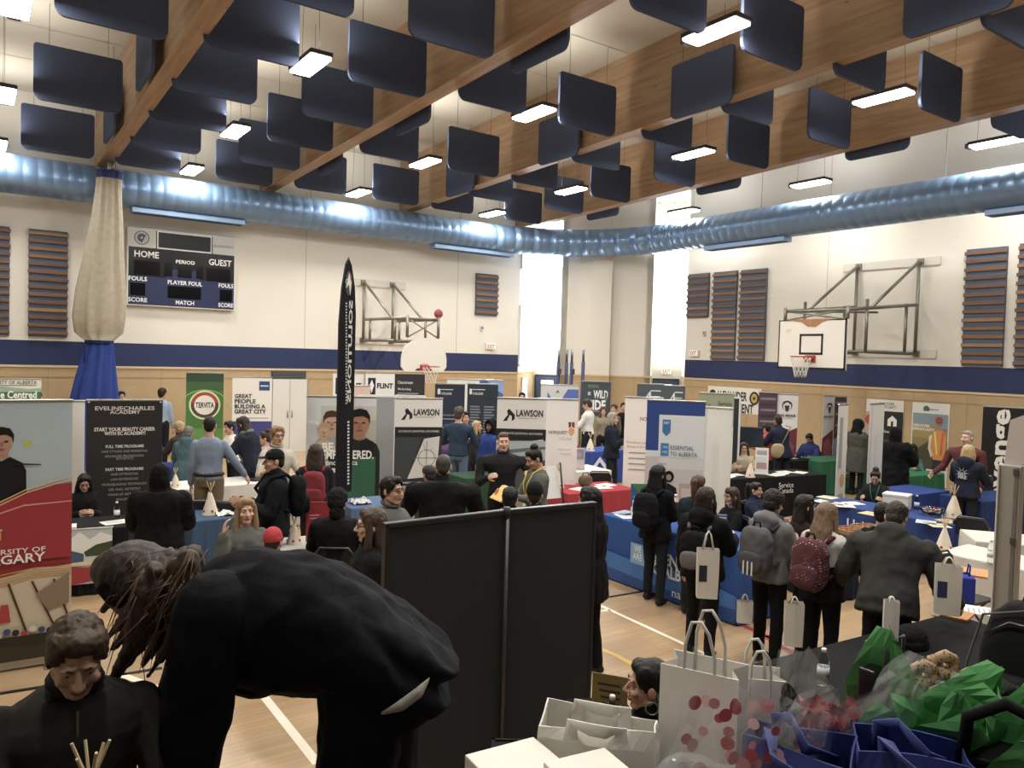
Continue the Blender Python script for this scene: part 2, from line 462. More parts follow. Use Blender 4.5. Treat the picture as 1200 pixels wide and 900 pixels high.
b = MB(); dk = paint('#b9b3a4', .8)
vs = []
for y in (y0u, 27.5):
    for x in (XMIN / S, 25.5):
        vs += [U(x, y, hb(y) + 1.6), U(x, y, hb(y) + 1.8)]
b.add(vs, [[0, 4, 6, 2], [1, 3, 7, 5], [0, 1, 5, 4], [2, 6, 7, 3], [0, 2, 3, 1], [4, 5, 7, 6]], dk)
for k in range(-4, 23, 2):                                      # deck joints
    vs = [U(XMIN / S, k, hb(k) + 1.595), U(20, k, hb(k) + 1.595), U(20, k + .03, hb(k) + 1.595), U(XMIN / S, k + .03, hb(k) + 1.595)]
    b.add(vs, [[0, 1, 2, 3]], paint('#9d988b'))
struct(b.build('ceiling'))

# ---------- ventilation duct round two walls
dm = mat('#6f93bd', .33, .55, .06, 3)
path = [V((XMIN / S + .2, 21.6, 0)), V((14.2, 21.6, 0))]
P_ = [V((14.2, 21.6, 0)), V((16.7, 21.2, 0)), V((18.1, 20.0, 0)), V((18.2, 17.2, 0))]
for k in range(1, 11):
    t = k / 10; path.append(P_[0] * (1 - t) ** 3 + P_[1] * 3 * t * (1 - t) ** 2 + P_[2] * 3 * t * t * (1 - t) + P_[3] * t ** 3)
path.append(V((18.2, YMIN / S + .2, 0)))
fine = []
for p, q in zip(path, path[1:]):
    nn = max(1, round((q - p).length / .3))
    for k in range(nn): fine += [p.lerp(q, (k + f_) / nn) for f_ in (0, .84, .92)]
pts = []; rs = []
for p in fine:
    for dr, off in ((0, 0), (.012, .4), (0, .8)): pass
for i, p in enumerate(fine):
    pts.append(U(p.x, p.y, 3.9)); rs.append(.446 * S if i % 3 == 2 else .456 * S)
duct = thing('ventilation_duct', 'pale blue spiral ventilation duct running along both walls under the ceiling', 'duct')
b = MB(); b.tube(pts, rs, dm, 32); b.build('duct_pipe', duct)
grm = mat('#86a9d2', .45, .3, .04, 3)
for (pxa, pxb, wl_) in ((153, 285, 'L'), (507, 600, 'L'), (830, 925, 'R'), (1157, 1290, 'R')):
    if wl_ == 'L': a_, b_ = onY(pxa, 270, 21.6 * S), onY(pxb, 270, 21.6 * S)
    else: a_, b_ = onX(pxa, 270, 18.2 * S), onX(pxb, 240, 18.2 * S)
    z = CAMH + 3.9 * S - .47; a_.z = b_.z = z
    b = MB(); M = frame_M(a_, b_ - a_); Ld = (b_ - a_).length
    b.box((Ld / 2, 0, 0), (Ld, .34, .12), grm, M=M, bev=.015)
    for k in range(5): b.box((Ld / 2, -.12 + k * .06, -.062), (Ld * .97, .012, .01), paint('#4a6a94'), M=M)
    b.build('diffuser', duct)
for k in (4, 9, 14):
    b = MB(); b.cyl(U(18.2, k, 4.3), U(18.2, k, hb(k) + 1.6), .008, steel()); b.build('hanger_rod', duct)
    b = MB(); b.cyl(U(k - 1, 21.6, 4.3), U(k - 1, 21.6, hb(21.6) + 1.6), .008, steel()); b.build('hanger_rod', duct)

# ---------- acoustic baffles
bf_m = mat('#485470', .95, 0, .1, 30, .1, spec=.1)
wire_m = steel('#55565a', .5)
def rounded(w, h, r0, r1, n=5):
    o = []
    for cx, cz, r, a in ((w - r0, r0, r0, -90), (w - r1, h - r1, r1, 0), (r1, h - r1, r1, 90), (r0, r0, r0, 180)):
        for k in range(n + 1):
            q = R(a + 90 * k / n); o.append((cx + r * math.cos(q) - w / 2, cz + r * math.sin(q)))
    return o
BW, BH = 1.46 * S, 1.02 * S
b = MB(); b.prism(rounded(BW, BH, .14, .06), -.025, .025, bf_m)
proto_b = thing('acoustic_baffle', '', 'baffle', group='navy acoustic baffles under the roof')
b.build('panel', proto_b)
for x in (-.45, .45):
    b = MB(); b.cyl((x, 0, BH - .02), (x, 0, BH + .75), .004, wire_m, 5); b.build('hanger_wire', proto_b)
ORD = ['nearest the far wall', 'second from far wall', 'third from far wall', 'fourth from far wall', 'fifth from far wall', 'sixth from far wall', 'seventh from far wall', 'eighth from far wall']
first_b = [True]
def baffle(x, y, label, along_y=False, rot=0):
    loc = U(x, y, 4.33 + .0237 * (20.85 - y)); rz = R(90) if along_y else 0
    if first_b[0]:
        first_b[0] = False; proto_b.location = loc; proto_b.rotation_euler = (0, 0, rz); proto_b['label'] = label; return
    dup(proto_b, loc, rz, label)
bays = [('bay left of first beam', None, 1.7, 1, 'alt'), ('first-to-second beam bay', 3.62, 5.93, 2, 'all'), ('second-to-third beam bay', 7.86, 10.12, 2, 'alt'),
        ('third-to-fourth beam bay', 12.02, 14.65, 2, 'all'), ('bay right of fourth beam', 16.75, None, 1, 'altR')]
rowsets = {0: [20.75, 18.6, 16.75, 14.6, 12.6], 1: [20.87, 18.8, 16.7, 14.62, 12.42, 10.25], 2: [20.5, 18.4, 16.3, 14.1, 12.05, 9.9, 7.7, 5.4], 3: [20.5, 18.4, 16.35, 13.95, 11.7, 9.65, 7.4, 5.2], 4: [18.4, 16.1, 13.85, 11.7, 9.5, 7.1]}
for bi, (bn, xl, xr, nn, md) in enumerate(bays):
    for ri, y in enumerate(rowsets[bi]):
        for sd, x in (('left', xl), ('right', xr)):
            if x is None: continue
            ay = md.startswith('alt') and ri % 2 == (0 if md == 'altR' else 1)
            if md == 'altR' and not ay and ri in (1, 3): continue
            if ay:
                if sd == 'left' : xx = BX[{2: 1, 4: 3}[bi]] + .34
                else: xx = BX[{0: 0, 2: 2}[bi]] - .34
                baffle(xx, y, 'navy baffle flat along %s side of %s, %s' % (sd, bn, ORD[ri]), True)
            else:
                baffle(x, y, 'navy baffle across %s side of %s, %s' % (sd, bn, ORD[ri]))

# ---------- high-bay lights
lamp = mat('#fff6e6', .3, 0, 0, 1, emit=26)
hous = paint('#3c3d42', .5)
proto_l = thing('high_bay_light', '', 'ceiling light', group='lit high-bay lights')
b = MB(); b.box((0, 0, .05), (.36, .98, .07), hous, bev=.015); b.box((0, .52, .03), (.16, .12, .1), hous, bev=.01); b.build('housing', proto_l)
b = MB(); b.box((0, 0, -.005), (.33, .92, .05), lamp, bev=.018); b.build('lens', proto_l)
for y in (-.38, .38):
    b = MB(); b.cyl((0, y, .07), (0, y * .8, 1.6), .004, wire_m, 5); b.build('hanger_wire', proto_l)
lights = []
for bi, (x, bn) in enumerate(((.55, 'bay left of first beam'), (4.65, 'first-to-second beam bay'), (9.05, 'second-to-third beam bay'), (13.6, 'third-to-fourth beam bay'), (18.1, 'bay right of fourth beam'))):
    for ri, y in enumerate((20.7, 16.8, 12.4, 7.9, 3.6)):
        if bi == 0: y += .7
        if bi == 1: y += .3
        lights.append((x, y, 'lit high-bay light in %s, %s' % (bn, ORD[ri])))
POW = 104
for i, (x, y, lb) in enumerate(lights):
    h = 4.49 + .031 * (20.65 - y)
    if y < 5: continue
    if i == 0: o = proto_l; o.location = U(x, y, h); o['label'] = lb
    else: o = dup(proto_l, U(x, y, h), 0, lb)
    if x > 17: o.rotation_euler = (0, 0, 0)
for x in (.55, 4.65, 9.05, 13.6, 18.1):
    for y in (20.7, 16.8, 12.4, 7.9, 3.6, -.7):  # last row has no fixtures: unseen, added to brighten the foreground
        ld = bpy.data.lights.new('lamp_light', 'AREA'); ld.shape = 'RECTANGLE'; ld.size = .33; ld.size_y = .92; ld.energy = POW * (1 if y > 5 else 1.35 if y > 0 else .5); ld.color = (1, .955, .88)
        lu = bpy.data.lights.new('ceiling_fill', 'AREA'); lu.size = .6; lu.energy = ld.energy * .4; lu.color = ld.color  # added upward fill above each lamp position, brightens the roof deck
        ou = bpy.data.objects.new('ceiling_fill', lu); COL.objects.link(ou); ou.location = U(x, y, 4.49 + .031 * (20.65 - y)) + V((0, 0, .16)); ou.rotation_euler = (math.pi, 0, 0)
        lo = bpy.data.objects.new('lamp_light', ld); COL.objects.link(lo); lo.location = U(x, y, 4.49 + .031 * (20.65 - y)) - V((0, 0, .04))
w = bpy.data.worlds.new('world'); SC.world = w; w.use_nodes = True
w.node_tree.nodes['Background'].inputs[0].default_value = (.75, .85, 1, 1); w.node_tree.nodes['Background'].inputs[1].default_value = .3
# daylight coming in at the corner windows
for (M, L_) in ((Mrl, Lrl), (Mrr, Lrr)):
    ld = bpy.data.lights.new('daylight', 'AREA'); ld.shape = 'RECTANGLE'; ld.size = L_; ld.size_y = 4.5; ld.energy = 300; ld.color = (.86, .93, 1)
    lo = bpy.data.objects.new('daylight', ld); COL.objects.link(lo)
    lo.matrix_world = M @ Matrix.Translation((L_ / 2, -.12, 5.4)) @ Matrix.Rotation(R(-90), 4, 'X')
SC.view_settings.view_transform = 'Standard'; SC.view_settings.look = 'None'; SC.view_settings.gamma = 1; SC.view_settings.use_curve_mapping = False
SC.view_settings.exposure = 0.0

# ---------- things on the walls
WL = frame_M(V((0, YW, 0)), V((1, 0, 0)))       # left wall frame: x along wall
def WLp(px, py): p = onY(px, py, YW); return p.x, p.z
def WRp(px, py): p = onX(px, py, XW); return -p.y, p.z
WRM = frame_M(V((XW, 0, 0)), V((0, -1, 0)))
wood = [mat(h, .5, 0, .15, 6) for h in ('#7a543c', '#87603f', '#6c4c3a', '#9a7046')]
felt = mat('#566377', .95, 0, .1, 30)
def slats(label, wallM, wp, px0, px1, yt0, yb0, n, first=[None]):
    x0, zt = wp(px0, yt0); x1, _ = wp(px1, yt0); _, zb = wp(px0, yb0)
    w, h = x1 - x0, zt - zb
    t = thing('slatted_panel', label, 'acoustic panel', group='wooden slat panels on the walls', M=wallM @ Matrix.Translation(((x0 + x1) / 2, -.002, zb)))
    b = MB(); b.box((0, -.035, h / 2), (w * .97, .07, h), felt); b.build('felt_backing', t)
    for k in range(n):
        z = (k + .5) * h / n if n > 1 else 0
        b = MB(); b.box((random.uniform(-.012, .012), -.09, z), (w, .045, h / n * .42), wood[random.choice((0, 0, 1, 1, 2, 3))], bev=.006); b.build('slat', t)
slats('tall slatted wood panel cut off by the left edge, beside scoreboard wall', WL, WLp, -32, 12, 262, 392, 14)
slats('tall slatted wood panel left of the hanging cream divider curtain', WL, WLp, 33, 80, 268, 394, 14)
slats('short slatted wood panel above the exit sign on the left wall', WL, WLp, 557, 583, 320, 369, 7)
slats('short slatted wood panel at the corner end of the right wall', WRM, WRp, 808, 833, 322, 373, 7)
slats('tall slatted wood panel beside the short one on right wall', WRM, WRp, 838, 866, 319.5, 422, 14)
slats('tall slatted wood panel nearest the right backboard', WRM, WRp, 870, 901, 317, 422.5, 14)
slats('tall slatted wood panel right of the wall hoop frame', WRM, WRp, 1134, 1183, 293, 429, 14)
slats('tall slatted wood panel cut off by right edge of photo', WRM, WRp, 1196, 1252, 286, 431, 14)

# scoreboard
x0, zb = WLp(147, 357.5); x1, _ = WLp(273, 364); _, zt = WLp(150, 266)
w, h = x1 - x0, zt - zb
t = thing('scoreboard', 'navy and black basketball scoreboard mounted high on left wall', 'scoreboard', M=WL @ Matrix.Translation(((x0 + x1) / 2, 0, zb)))
sw = prnt('#e9e9ea'); sn = prnt('#1b2752'); sk = mat('#101216', .25)
b = MB(); b.box((0, -.08, h / 2), (w, .16, h), paint('#d5d5d2'), bev=.012)
def fx(u): return (u - .5) * w
def fz(v): return (1 - v) * h
y = -.163
b.rect(fx(.012), fz(.985), fx(.988), fz(.02), sk, y)
b.rect(fx(.012), fz(.985), fx(.988), fz(.62), sn, y - .002); b.rect(fx(.34), fz(.62), fx(.66), fz(.5), sn, y - .002)
b.rect(fx(.012), fz(.25), fx(.25), fz(.02), prnt('#cfcfcb'), y - .002); b.disc(fx(.125), fz(.13), .17, prnt('#4b525e'), y - .004); b.disc(fx(.125), fz(.13), .15, prnt('#b9bcc0'), y - .005)
b.ring(fx(.125), fz(.13), .03, .1, prnt('#4b525e'), y - .006, a0=30, a1=250); b.poly([(fx(.1), fz(.15)), (fx(.125), fz(.2)), (fx(.17), fz(.06)), (fx(.125), fz(.15))], prnt('#39414e'), y - .007)
b.rect(fx(.26), fz(.25), fx(.765), fz(.02), sw, y - .002); b.rect(fx(.272), fz(.232), fx(.755), fz(.035), prnt('#1c1f24'), y - .004)
b.rect(fx(.775), fz(.25), fx(.988), fz(.02), prnt('#c9cacb'), y - .002); b.text('ELLSWORTH', fx(.88), fz(.14), .055, prnt('#6a6f78'), y - .004, width=w * .18)
for s_, u, v, hh, ww in (('HOME', .17, .335, .15, .215), ('PERIOD', .52, .395, .085, .175), ('GUEST', .85, .36, .15, .22), ('FOULS', .095, .655, .1, .16), ('PLAYER FOUL', .52, .67, .1, .32), ('FOULS', .91, .665, .1, .145), ('SCORE', .095, .925, .1, .165), ('MATCH', .52, .93, .1, .17), ('SCORE', .91, .93, .1, .145)):
    b.text(s_, fx(u), fz(v), hh, sw, y - .006, bold=.02, width=w * ww)
b.build('cabinet', t)
b = MB()
for u0, u1, v0, v1 in ((.06, .29, .42, .6), (.33, .4, .42, .6), (.45, .58, .43, .6), (.62, .69, .43, .6), (.72, .95, .44, .62), (.03, .16, .71, .87), (.36, .67, .72, .88), (.85, .97, .72, .88)):
    b.rect(fx(u0), fz(v1), fx(u1), fz(v0), mat('#0b0c10', .15), y - .007)
b.build('digit_window', t)

# exit signs
def exit_sign(label, M, x, z, w=.36, h=.2):
    t = thing('exit_sign', label, 'exit sign', M=M @ Matrix.Translation((x, 0, z)))
    b = MB(); b.box((0, -.05, 0), (w, .1, h), paint('#d9d8d2'), bev=.01); b.build('housing', t)
    b = MB(); b.rect(-w * .45, -h * .42, w * .45, h * .42, mat('#f2f0ea', .4, 0, 0, 1, emit=.25), -.102); b.text('EXIT', 0, 0, h * .62, prnt('#b5403a'), -.104, bold=.03, width=w * .74); b.build('sign_face', t)
x, z = WLp(573.5, 406); exit_sign('small EXIT sign on the left wall above the navy band', WL, x, z)
x, z = WRp(815, 414); exit_sign('small EXIT sign on right wall beside the slatted panels', WRM, x, z)
exit_sign('EXIT sign above the door in the left window recess', Mrl, Lrl * .72, 2.42)
exit_sign('EXIT sign above the door in the right window recess', Mrr, Lrr * .5, 2.42)
def sensor(label, M, x, z):
    b = MB(); b.box((0, -.03, 0), (.11, .06, .16), paint('#c2c2bd'), bev=.015); b.ell((0, -.062, .02), (.03, .015, .03), prnt('#4a4a4a')); tag(b.build('wall_alarm', M=M @ Matrix.Translation((x, 0, z))), label, 'wall alarm')
x, z = WLp(564, 385); sensor('small grey alarm box under the short slatted panel, left wall', WL, x, z)
x, z = WRp(826, 391); sensor('small grey alarm box on the right wall above EXIT sign', WRM, x, z)
# dark grille over the white double door on the left wall
x0, z1 = WLp(318, 435); x1, z0 = WLp(358, 444)
b = MB(); b.box(((x0 + x1) / 2, -.02, (z0 + z1) / 2), (x1 - x0, .04, z1 - z0), paint('#3d4046'))
for k in range(6): b.box(((x0 + x1) / 2, -.045, z0 + (k + .5) * (z1 - z0) / 6), (x1 - x0 - .03, .015, .012), paint('#6a6c70'))
tag(b.build('vent_grille', M=WL), 'dark louvred grille above the white double door', 'vent grille')
b = MB(); dw = paint('#d4d3cf', .5)
for k in (0, 1):
    b.box((x0 + .03 + (k + .5) * (x1 - x0) / 2, -.03, 1.0), ((x1 - x0) / 2 - .01, .06, 2.0), dw, bev=.006)
    b.cyl((x0 + .03 + (x1 - x0) / 2 + (-.06 if k == 0 else .06), -.07, .95), (x0 + .03 + (x1 - x0) / 2 + (-.06 if k == 0 else .06), -.07, 1.15), .015, steel())
b.box(((x0 + x1) / 2 + .03, -.01, 1.0), (x1 - x0 + .12, .03, 2.06), paint('#9a9a98'))
struct(b.build('door_4', M=WL))

# ---------- basketball hoops on side-fold wall frames
pipe_m = steel('#8c8a80', .45)
def hoop(label, M, wp, post_px, top_y, low_y, reach, board, bw, bh, rim_up, mid_y, flip=1, drop=0):
    """M: wall frame; posts at wall x's ; truss reaches out along -y; board hangs at the outer end."""
    xs = [wp(px, (top_y + low_y) / 2)[0] for px in post_px]
    zt = wp(post_px[0], top_y)[1]; zl = wp(post_px[0], low_y)[1]; zm = zl + (zt - zl) * mid_y; ze = zm - drop
    xc = sum(xs) / 2
    t = thing('basketball_hoop', label, 'basketball hoop', M=M @ Matrix.Translation((xc, -.012, 0)))
    xs = [x - xc for x in xs]
    b = MB(); r = .04
    for x in xs:
        b.cyl((x, -.12, zl), (x, -.12, zt), r, pipe_m)
        b.box((x, -.04, zt), (.14, .1, .14), pipe_m); b.box((x, -.04, zl), (.14, .1, .14), pipe_m)
        b.cyl((x, -.12, zt), (x, -.7 * reach, zm - drop * .7), r * .9, pipe_m)          # diagonal
        b.cyl((x, -.12, zm), (x, -reach, ze), r, pipe_m)
        b.cyl((x, -.12, zl), (x, -.75 * reach, zl), r, pipe_m)
        b.cyl((x, -.2 * reach, zl), (x, -.2 * reach, zm), r * .9, pipe_m)
        b.cyl((x, -.75 * reach, zl), (x, -.75 * reach, zm), r * .9, pipe_m)
        b.cyl((x, -reach, ze + .08), (x, -reach, board[1]), r, pipe_m)
    for yy, z in ((-reach, ze), (-.75 * reach, zl), (-.55 * reach, zm - drop * .55)): b.cyl((xs[0], yy, z), (xs[1], yy, z), r * .8, pipe_m)
    b.cyl((xs[0], -reach, ze), (xs[1], -.6 * reach, ze), r * .6, pipe_m); b.cyl((xs[1], -reach, ze), (xs[0], -.6 * reach, ze), r * .6, pipe_m)
    b.cyl((xs[0], -reach, ze), (xs[1], -reach, board[1]), r * .5, pipe_m); b.cyl((xs[1], -reach, ze), (xs[0], -reach, board[1]), r * .5, pipe_m)
    b.build('truss', t)
    b = MB()
    for z in (zt, zl):
        b = MB(); b.box((0, -.015, z), (abs(xs[1] - xs[0]) + .9, .03, .2), paint('#cdc9be')); b.build('wall_plate', t)
    yb = -reach - .09; z0, z1 = board; bm_ = paint('#dcd8cf', .4)
    b = MB()
    if flip == 0:       # rectangular board
        b.box((0, yb, (z0 + z1) / 2), (bw, .05, z1 - z0), bm_, bev=.008)
        k = prnt('#1c1c1e'); w2 = bw / 2; e = .05; y = yb - .028
        for a in ((-w2, z0, w2, z0 + e), (-w2, z1 - e * .5, w2, z1), (-w2, z0, -w2 + e * .6, z1), (w2 - e, z0, w2, z1)): b.rect(*a, k, y)
        q0, q1, qz0, qz1 = -.3, .3, z0 + .33, z0 + .8
        for a in ((q0, qz0, q1, qz0 + .05), (q0, qz1 - .05, q1, qz1), (q0, qz0, q0 + .05, qz1), (q1 - .05, qz0, q1, qz1)): b.rect(*a, k, y)
        pad = mat('#a5764a', .8, 0, .3, 8)
        b.poly([(-w2 * .85, z1 + .01), (-w2 * .3, z1 - .06), (-.1, z1 - .16), (.1, z1 - .17), (.25, z1 - .07), (w2 * .5, z1 - .02), (w2 * .5, z1 + .01)], pad, y - .003)
        b.poly([(-.7, z1 - .25), (-.6, z1 - .3), (-.5, z1 - .22), (-.58, z1 - .2)], mat('#d9c9a8', .8), y - .002)
    else:               # fan-shaped board
        o = []
        for k in range(17):
            q = R(180 * k / 16); o.append((bw / 2 * math.cos(q), z0 + (z1 - z0) * .35 + (z1 - z0) * .65 * math.sin(q)))
        o += [(-bw / 2, z0 + .12), (-bw / 2 + .1, z0), (-bw * .22, z0), (-bw * .16, z0 + .08), (bw * .16, z0 + .08), (bw * .22, z0), (bw / 2 - .1, z0), (bw / 2, z0 + .12)]
        b.prism(o, yb - .025, yb + .025, bm_)
        for xx in (-.06, 0, .06): b.disc(xx, z0 + .2, .012, prnt('#444444'), yb - .028)
    b.build('backboard', t)
    zr = z0 + rim_up; rc = yb - .38; red = paint('#b5382e', .4)
    b = MB(); b.tube([(.225 * math.cos(R(a)), rc + .225 * math.sin(R(a)), zr) for a in range(0, 360, 15)], .013, red, 8, closed=True)
    b.box((0, yb - .09, zr - .02), (.2, .14, .07), red, bev=.01); b.box((0, yb - .035, zr - .04), (.26, .02, .16), red); b.build('rim', t)
    b = MB(); nm = prnt('#d8d4ca'); N = 12
    for k in range(N):
        for sg in (1, -1):
            pp = []
            for j in range(6):
                a = 2 * math.pi * (k + sg * j * .5) / N; rr = .22 - .022 * j if j < 5 else .125
                pp.append((rr * math.cos(a), rc + rr * math.sin(a), zr - .012 - .09 * j))
            b.tube(pp, .006, nm, 4)
    b.build('net', t)
    return t, xs, zm, zl, reach
# right: rectangular board
hoop('rectangular white backboard with torn top pad on the right wall', WRM, WRp, (1078, 1006), 307, 415, 3.0, (2.7, 3.82), 1.72, 0, .28, .53, 0, .27)
lt = hoop('fan-shaped white backboard with red rim on the left wall', WL, WLp, (424, 458), 331, 399, 2.85, (2.34, 3.22), 1.33, 0, .14, .36, 1, .02)
# ================= PEOPLE =================
SKN = {'l': '#c99a80', 'm': '#bd8f74', 'd': '#8a614a', 'p': '#d8ab92'}
_head = {}
def head_proto(vox=.0055):
    if vox in _head: return _head[vox]
    b = Blob()
    b.ell((0, .010, .022), (.073, .094, .095)); b.ell((0, -.028, -.035), (.062, .064, .078)); b.ell((0, -.062, -.1), (.027, .024, .02))
    b.cap((-.05, .0, -.06), (-.018, -.055, -.1), .022, .02); b.cap((.05, .0, -.06), (.018, -.055, -.1), .022, .02)
    b.cap((0, -.09, .008), (0, -.113, -.03), .008, .0125); b.ell((-.012, -.1, -.035), (.009, .011, .008)); b.ell((.012, -.1, -.035), (.009, .011, .008))
    b.ell((0, -.088, -.0625), (.024, .012, .0065)); b.ell((0, -.087, -.0725), (.02, .012, .0065))
    b.ell((-.03, -.083, .03), (.024, .012, .008)); b.ell((.03, -.083, .03), (.024, .012, .008))
    b.ell((-.042, -.068, -.03), (.022, .02, .02)); b.ell((.042, -.068, -.03), (.022, .02, .02))
    b.ell((-.077, .012, -.008), (.011, .021, .033)); b.ell((.077, .012, -.008), (.011, .021, .033))
    b.cap((0, .018, -.06), (0, .03, -.2), .052, .056, 12)
    vs, fs = b.fuse(vox, 2)
    out = []
    for v in vs:
        p = V(v)
        for sx in (-1, 1):
            e = V((sx * .031, -.088, .004)); d = (p - e).length
            p.y += .011 * math.exp(-(d / .014) ** 2) if p.y < -.04 else 0
        if p.y < -.08 and abs(p.x) < .024: p.y += .003 * math.exp(-((p.z + .0675) / .003) ** 2)
        out.append(p)
    lips = [i for i, f in enumerate(fs) if (lambda c: c.y < -.088 and abs(c.x) < .023 and -.079 < c.z < -.057)(sum((out[k] for k in f), V()) / len(f))]
    _head[vox] = (out, fs, set(lips)); return _head[vox]
_hand = []
def hand_proto():
    if _hand: return _hand[0]
    b = Blob()       # wrist at origin, fingers along -z, palm looks to +x, thumb on -y
    b.cap((0, 0, .02), (0, 0, -.02), .026, .025, 10, (.72, 0, 0)); b.sbox((0, 0, -.055), (.03, .08, .085), e=3)
    for y, L, c in ((-.03, .072, .30), (-.0105, .082, .36), (.0095, .076, .42), (.0285, .06, .5)):
        p = V((0, y, -.09)); a = .1; pts = [V((0, y, -.06)), p]
        for k, fr in enumerate((.46, .31, .23)):
            a += c * (1 if k else .6); p = p + V((math.sin(a), y * .6 * .1, -math.cos(a))) * L * fr; pts.append(p.copy())
        b.chain(pts, [.010, .0098, .0088, .008, .0068], 8)
    b.chain([V((.004, -.02, -.02)), V((.012, -.045, -.045)), V((.022, -.058, -.072)), V((.028, -.06, -.095))], [.016, .0125, .0105, .0085], 8)
    vs, fs = b.fuse(.0048, 1); _hand.append((vs, fs)); return _hand[0]

# hair, hats and head coverings in head space (face looks to -y)
_hair = {}
def hair_mesh(style):
    if style in _hair: return _hair[style]
    b = Blob(); fold, fr, ax, vox = .004, 40, (1, 1, .25), .0065
    def capb(r=1.0):
        b.ell((0, .022, .036), (.083 * r, .094 * r, .096 * r)); b.ell((0, -.04, .092), (.062, .045, .036))
        b.ell((-.058, -.02, .06), (.026, .05, .05)); b.ell((.058, -.02, .06), (.026, .05, .05))
    if style == 'short':
        capb(); b.ell((0, .06, -.02), (.066, .05, .07)); b.ell((-.074, -.01, .02), (.01, .025, .04)); b.ell((.074, -.01, .02), (.01, .025, .04)); fold, fr, ax = .007, 48, (1, 1, .45)
    elif style == 'crop':
        b.ell((0, .02, .032), (.0785, .091, .093)); b.ell((0, -.032, .085), (.06, .045, .035)); b.ell((0, .06, -.02), (.062, .045, .06)); fold = .002
    elif style == 'balding':
        b.ell((0, .045, .005), (.08, .072, .06)); b.ell((0, .06, -.03), (.066, .045, .05)); fold = .002
    elif style in ('long', 'longer'):
        capb(1.04); e = -.2 if style == 'long' else -.3
        b.rings([((0, .05, .06), (.08, 0, 0), (0, .06, 0)), ((0, .06, -.06), (.092, 0, 0), (0, .055, 0)), ((0, .075, -.15), (.105, 0, 0), (0, .05, 0)), ((0, .085, e), (.1, 0, 0), (0, .035, 0)), ((0, .085, e - .05), (.06, 0, 0), (0, .015, 0))])
        for s in (-1, 1): b.chain([V((s * .072, -.02, .05)), V((s * .086, -.015, -.05)), V((s * .092, -.02, -.14)), V((s * .085, -.03, e))], [.022, .028, .03, .016])
        fold = .006
    elif style == 'bob':
        capb(1.05); b.rings([((0, .05, .05), (.085, 0, 0), (0, .06, 0)), ((0, .055, -.06), (.098, 0, 0), (0, .055, 0)), ((0, .05, -.13), (.095, 0, 0), (0, .05, 0)), ((0, .05, -.15), (.07, 0, 0), (0, .03, 0))])
        for s in (-1, 1): b.chain([V((s * .072, -.02, .05)), V((s * .088, -.015, -.05)), V((s * .088, -.02, -.125))], [.022, .028, .02])
    elif style == 'bangs':
        capb(1.05); b.ell((0, -.062, .07), (.06, .032, .036))
        b.rings([((0, .05, .05), (.085, 0, 0), (0, .06, 0)), ((0, .06, -.06), (.098, 0, 0), (0, .055, 0)), ((0, .07, -.17), (.095, 0, 0), (0, .05, 0)), ((0, .07, -.2), (.06, 0, 0), (0, .02, 0))])
        for s in (-1, 1): b.chain([V((s * .074, -.03, .05)), V((s * .088, -.02, -.05)), V((s * .09, -.02, -.16))], [.02, .026, .016])
    elif style == 'bun':
        capb(); b.ell((0, .055, -.01), (.068, .05, .07)); b.ell((0, .05, .135), (.052, .05, .042))
    elif style == 'ponytail':
        capb(); b.ell((0, .055, -.01), (.068, .05, .07)); b.chain([V((0, .1, .07)), V((0, .15, .06)), V((0, .165, -.04)), V((0, .15, -.16)), V((0, .14, -.22))], [.026, .034, .036, .028, .008])
    elif style == 'lowpony':
        capb(1.02); b.ell((0, .06, -.01), (.07, .055, .075)); b.chain([V((0, .1, .03)), V((0, .14, -.02)), V((0, .15, -.12)), V((0, .14, -.25)), V((0, .13, -.36))], [.045, .055, .055, .05, .02])
    elif style == 'afro':
        capb(1.1); b.ell((0, .03, .04), (.095, .1, .1)); b.ell((0, .07, -.02), (.075, .06, .07)); fold = .01; ax = (1, 1, 1); fr = 45
    elif style == 'hijab':
        b.ell((0, .03, .03), (.098, .11, .11)); 
        for k in range(-70, 251, 20):
            q = R(k); b.ell((.072 * math.cos(q), -.03, .0 + .1 * math.sin(q)), (.024, .05, .026))
        b.rings([((0, .04, .0), (.095, 0, 0), (0, .1, 0)), ((0, .02, -.12), (.1, 0, 0), (0, .1, 0)), ((0, .01, -.2), (.17, 0, 0), (0, .13, 0)), ((0, .01, -.28), (.2, 0, 0), (0, .14, 0))])
        fold, fr, ax, vox = .008, 14, (1, 1, .4), .009
    elif style == 'hood':
        b.ell((0, .035, .03), (.105, .118, .12)); b.ell((0, .06, -.06), (.1, .1, .12))
        for k in range(-80, 261, 18):
            q = R(k); b.ell((.084 * math.cos(q), -.045, .0 + .112 * math.sin(q)), (.022, .05, .024))
        b.rings([((0, .05, -.05), (.1, 0, 0), (0, .1, 0)), ((0, .04, -.2), (.15, 0, 0), (0, .11, 0))]); fold, fr, ax, vox = .007, 14, (1, 1, .5), .009
    elif style == 'beanie':
        b.ell((0, .012, .06), (.086, .104, .09)); b.rings([((0, .008, .02), (.087, 0, 0), (0, .103, 0)), ((0, .008, .055), (.09, 0, 0), (0, .106, 0))]); fold, fr, ax = .003, 60, (1, 1, .1)
    elif style == 'wrap':
        b.ell((0, .02, .045), (.095, .11, .1)); b.ell((0, .07, .0), (.085, .07, .08)); b.ell((0, .09, -.08), (.06, .06, .07)); fold, fr, vox = .009, 18, .008; ax = (1, 1, 1)
    elif style == 'cap':
        b.ell((0, .008, .055), (.083, .1, .078)); b.rings([((0, .006, .03), (.083, 0, 0), (0, .1, 0)), ((0, .006, .06), (.084, 0, 0), (0, .101, 0))])
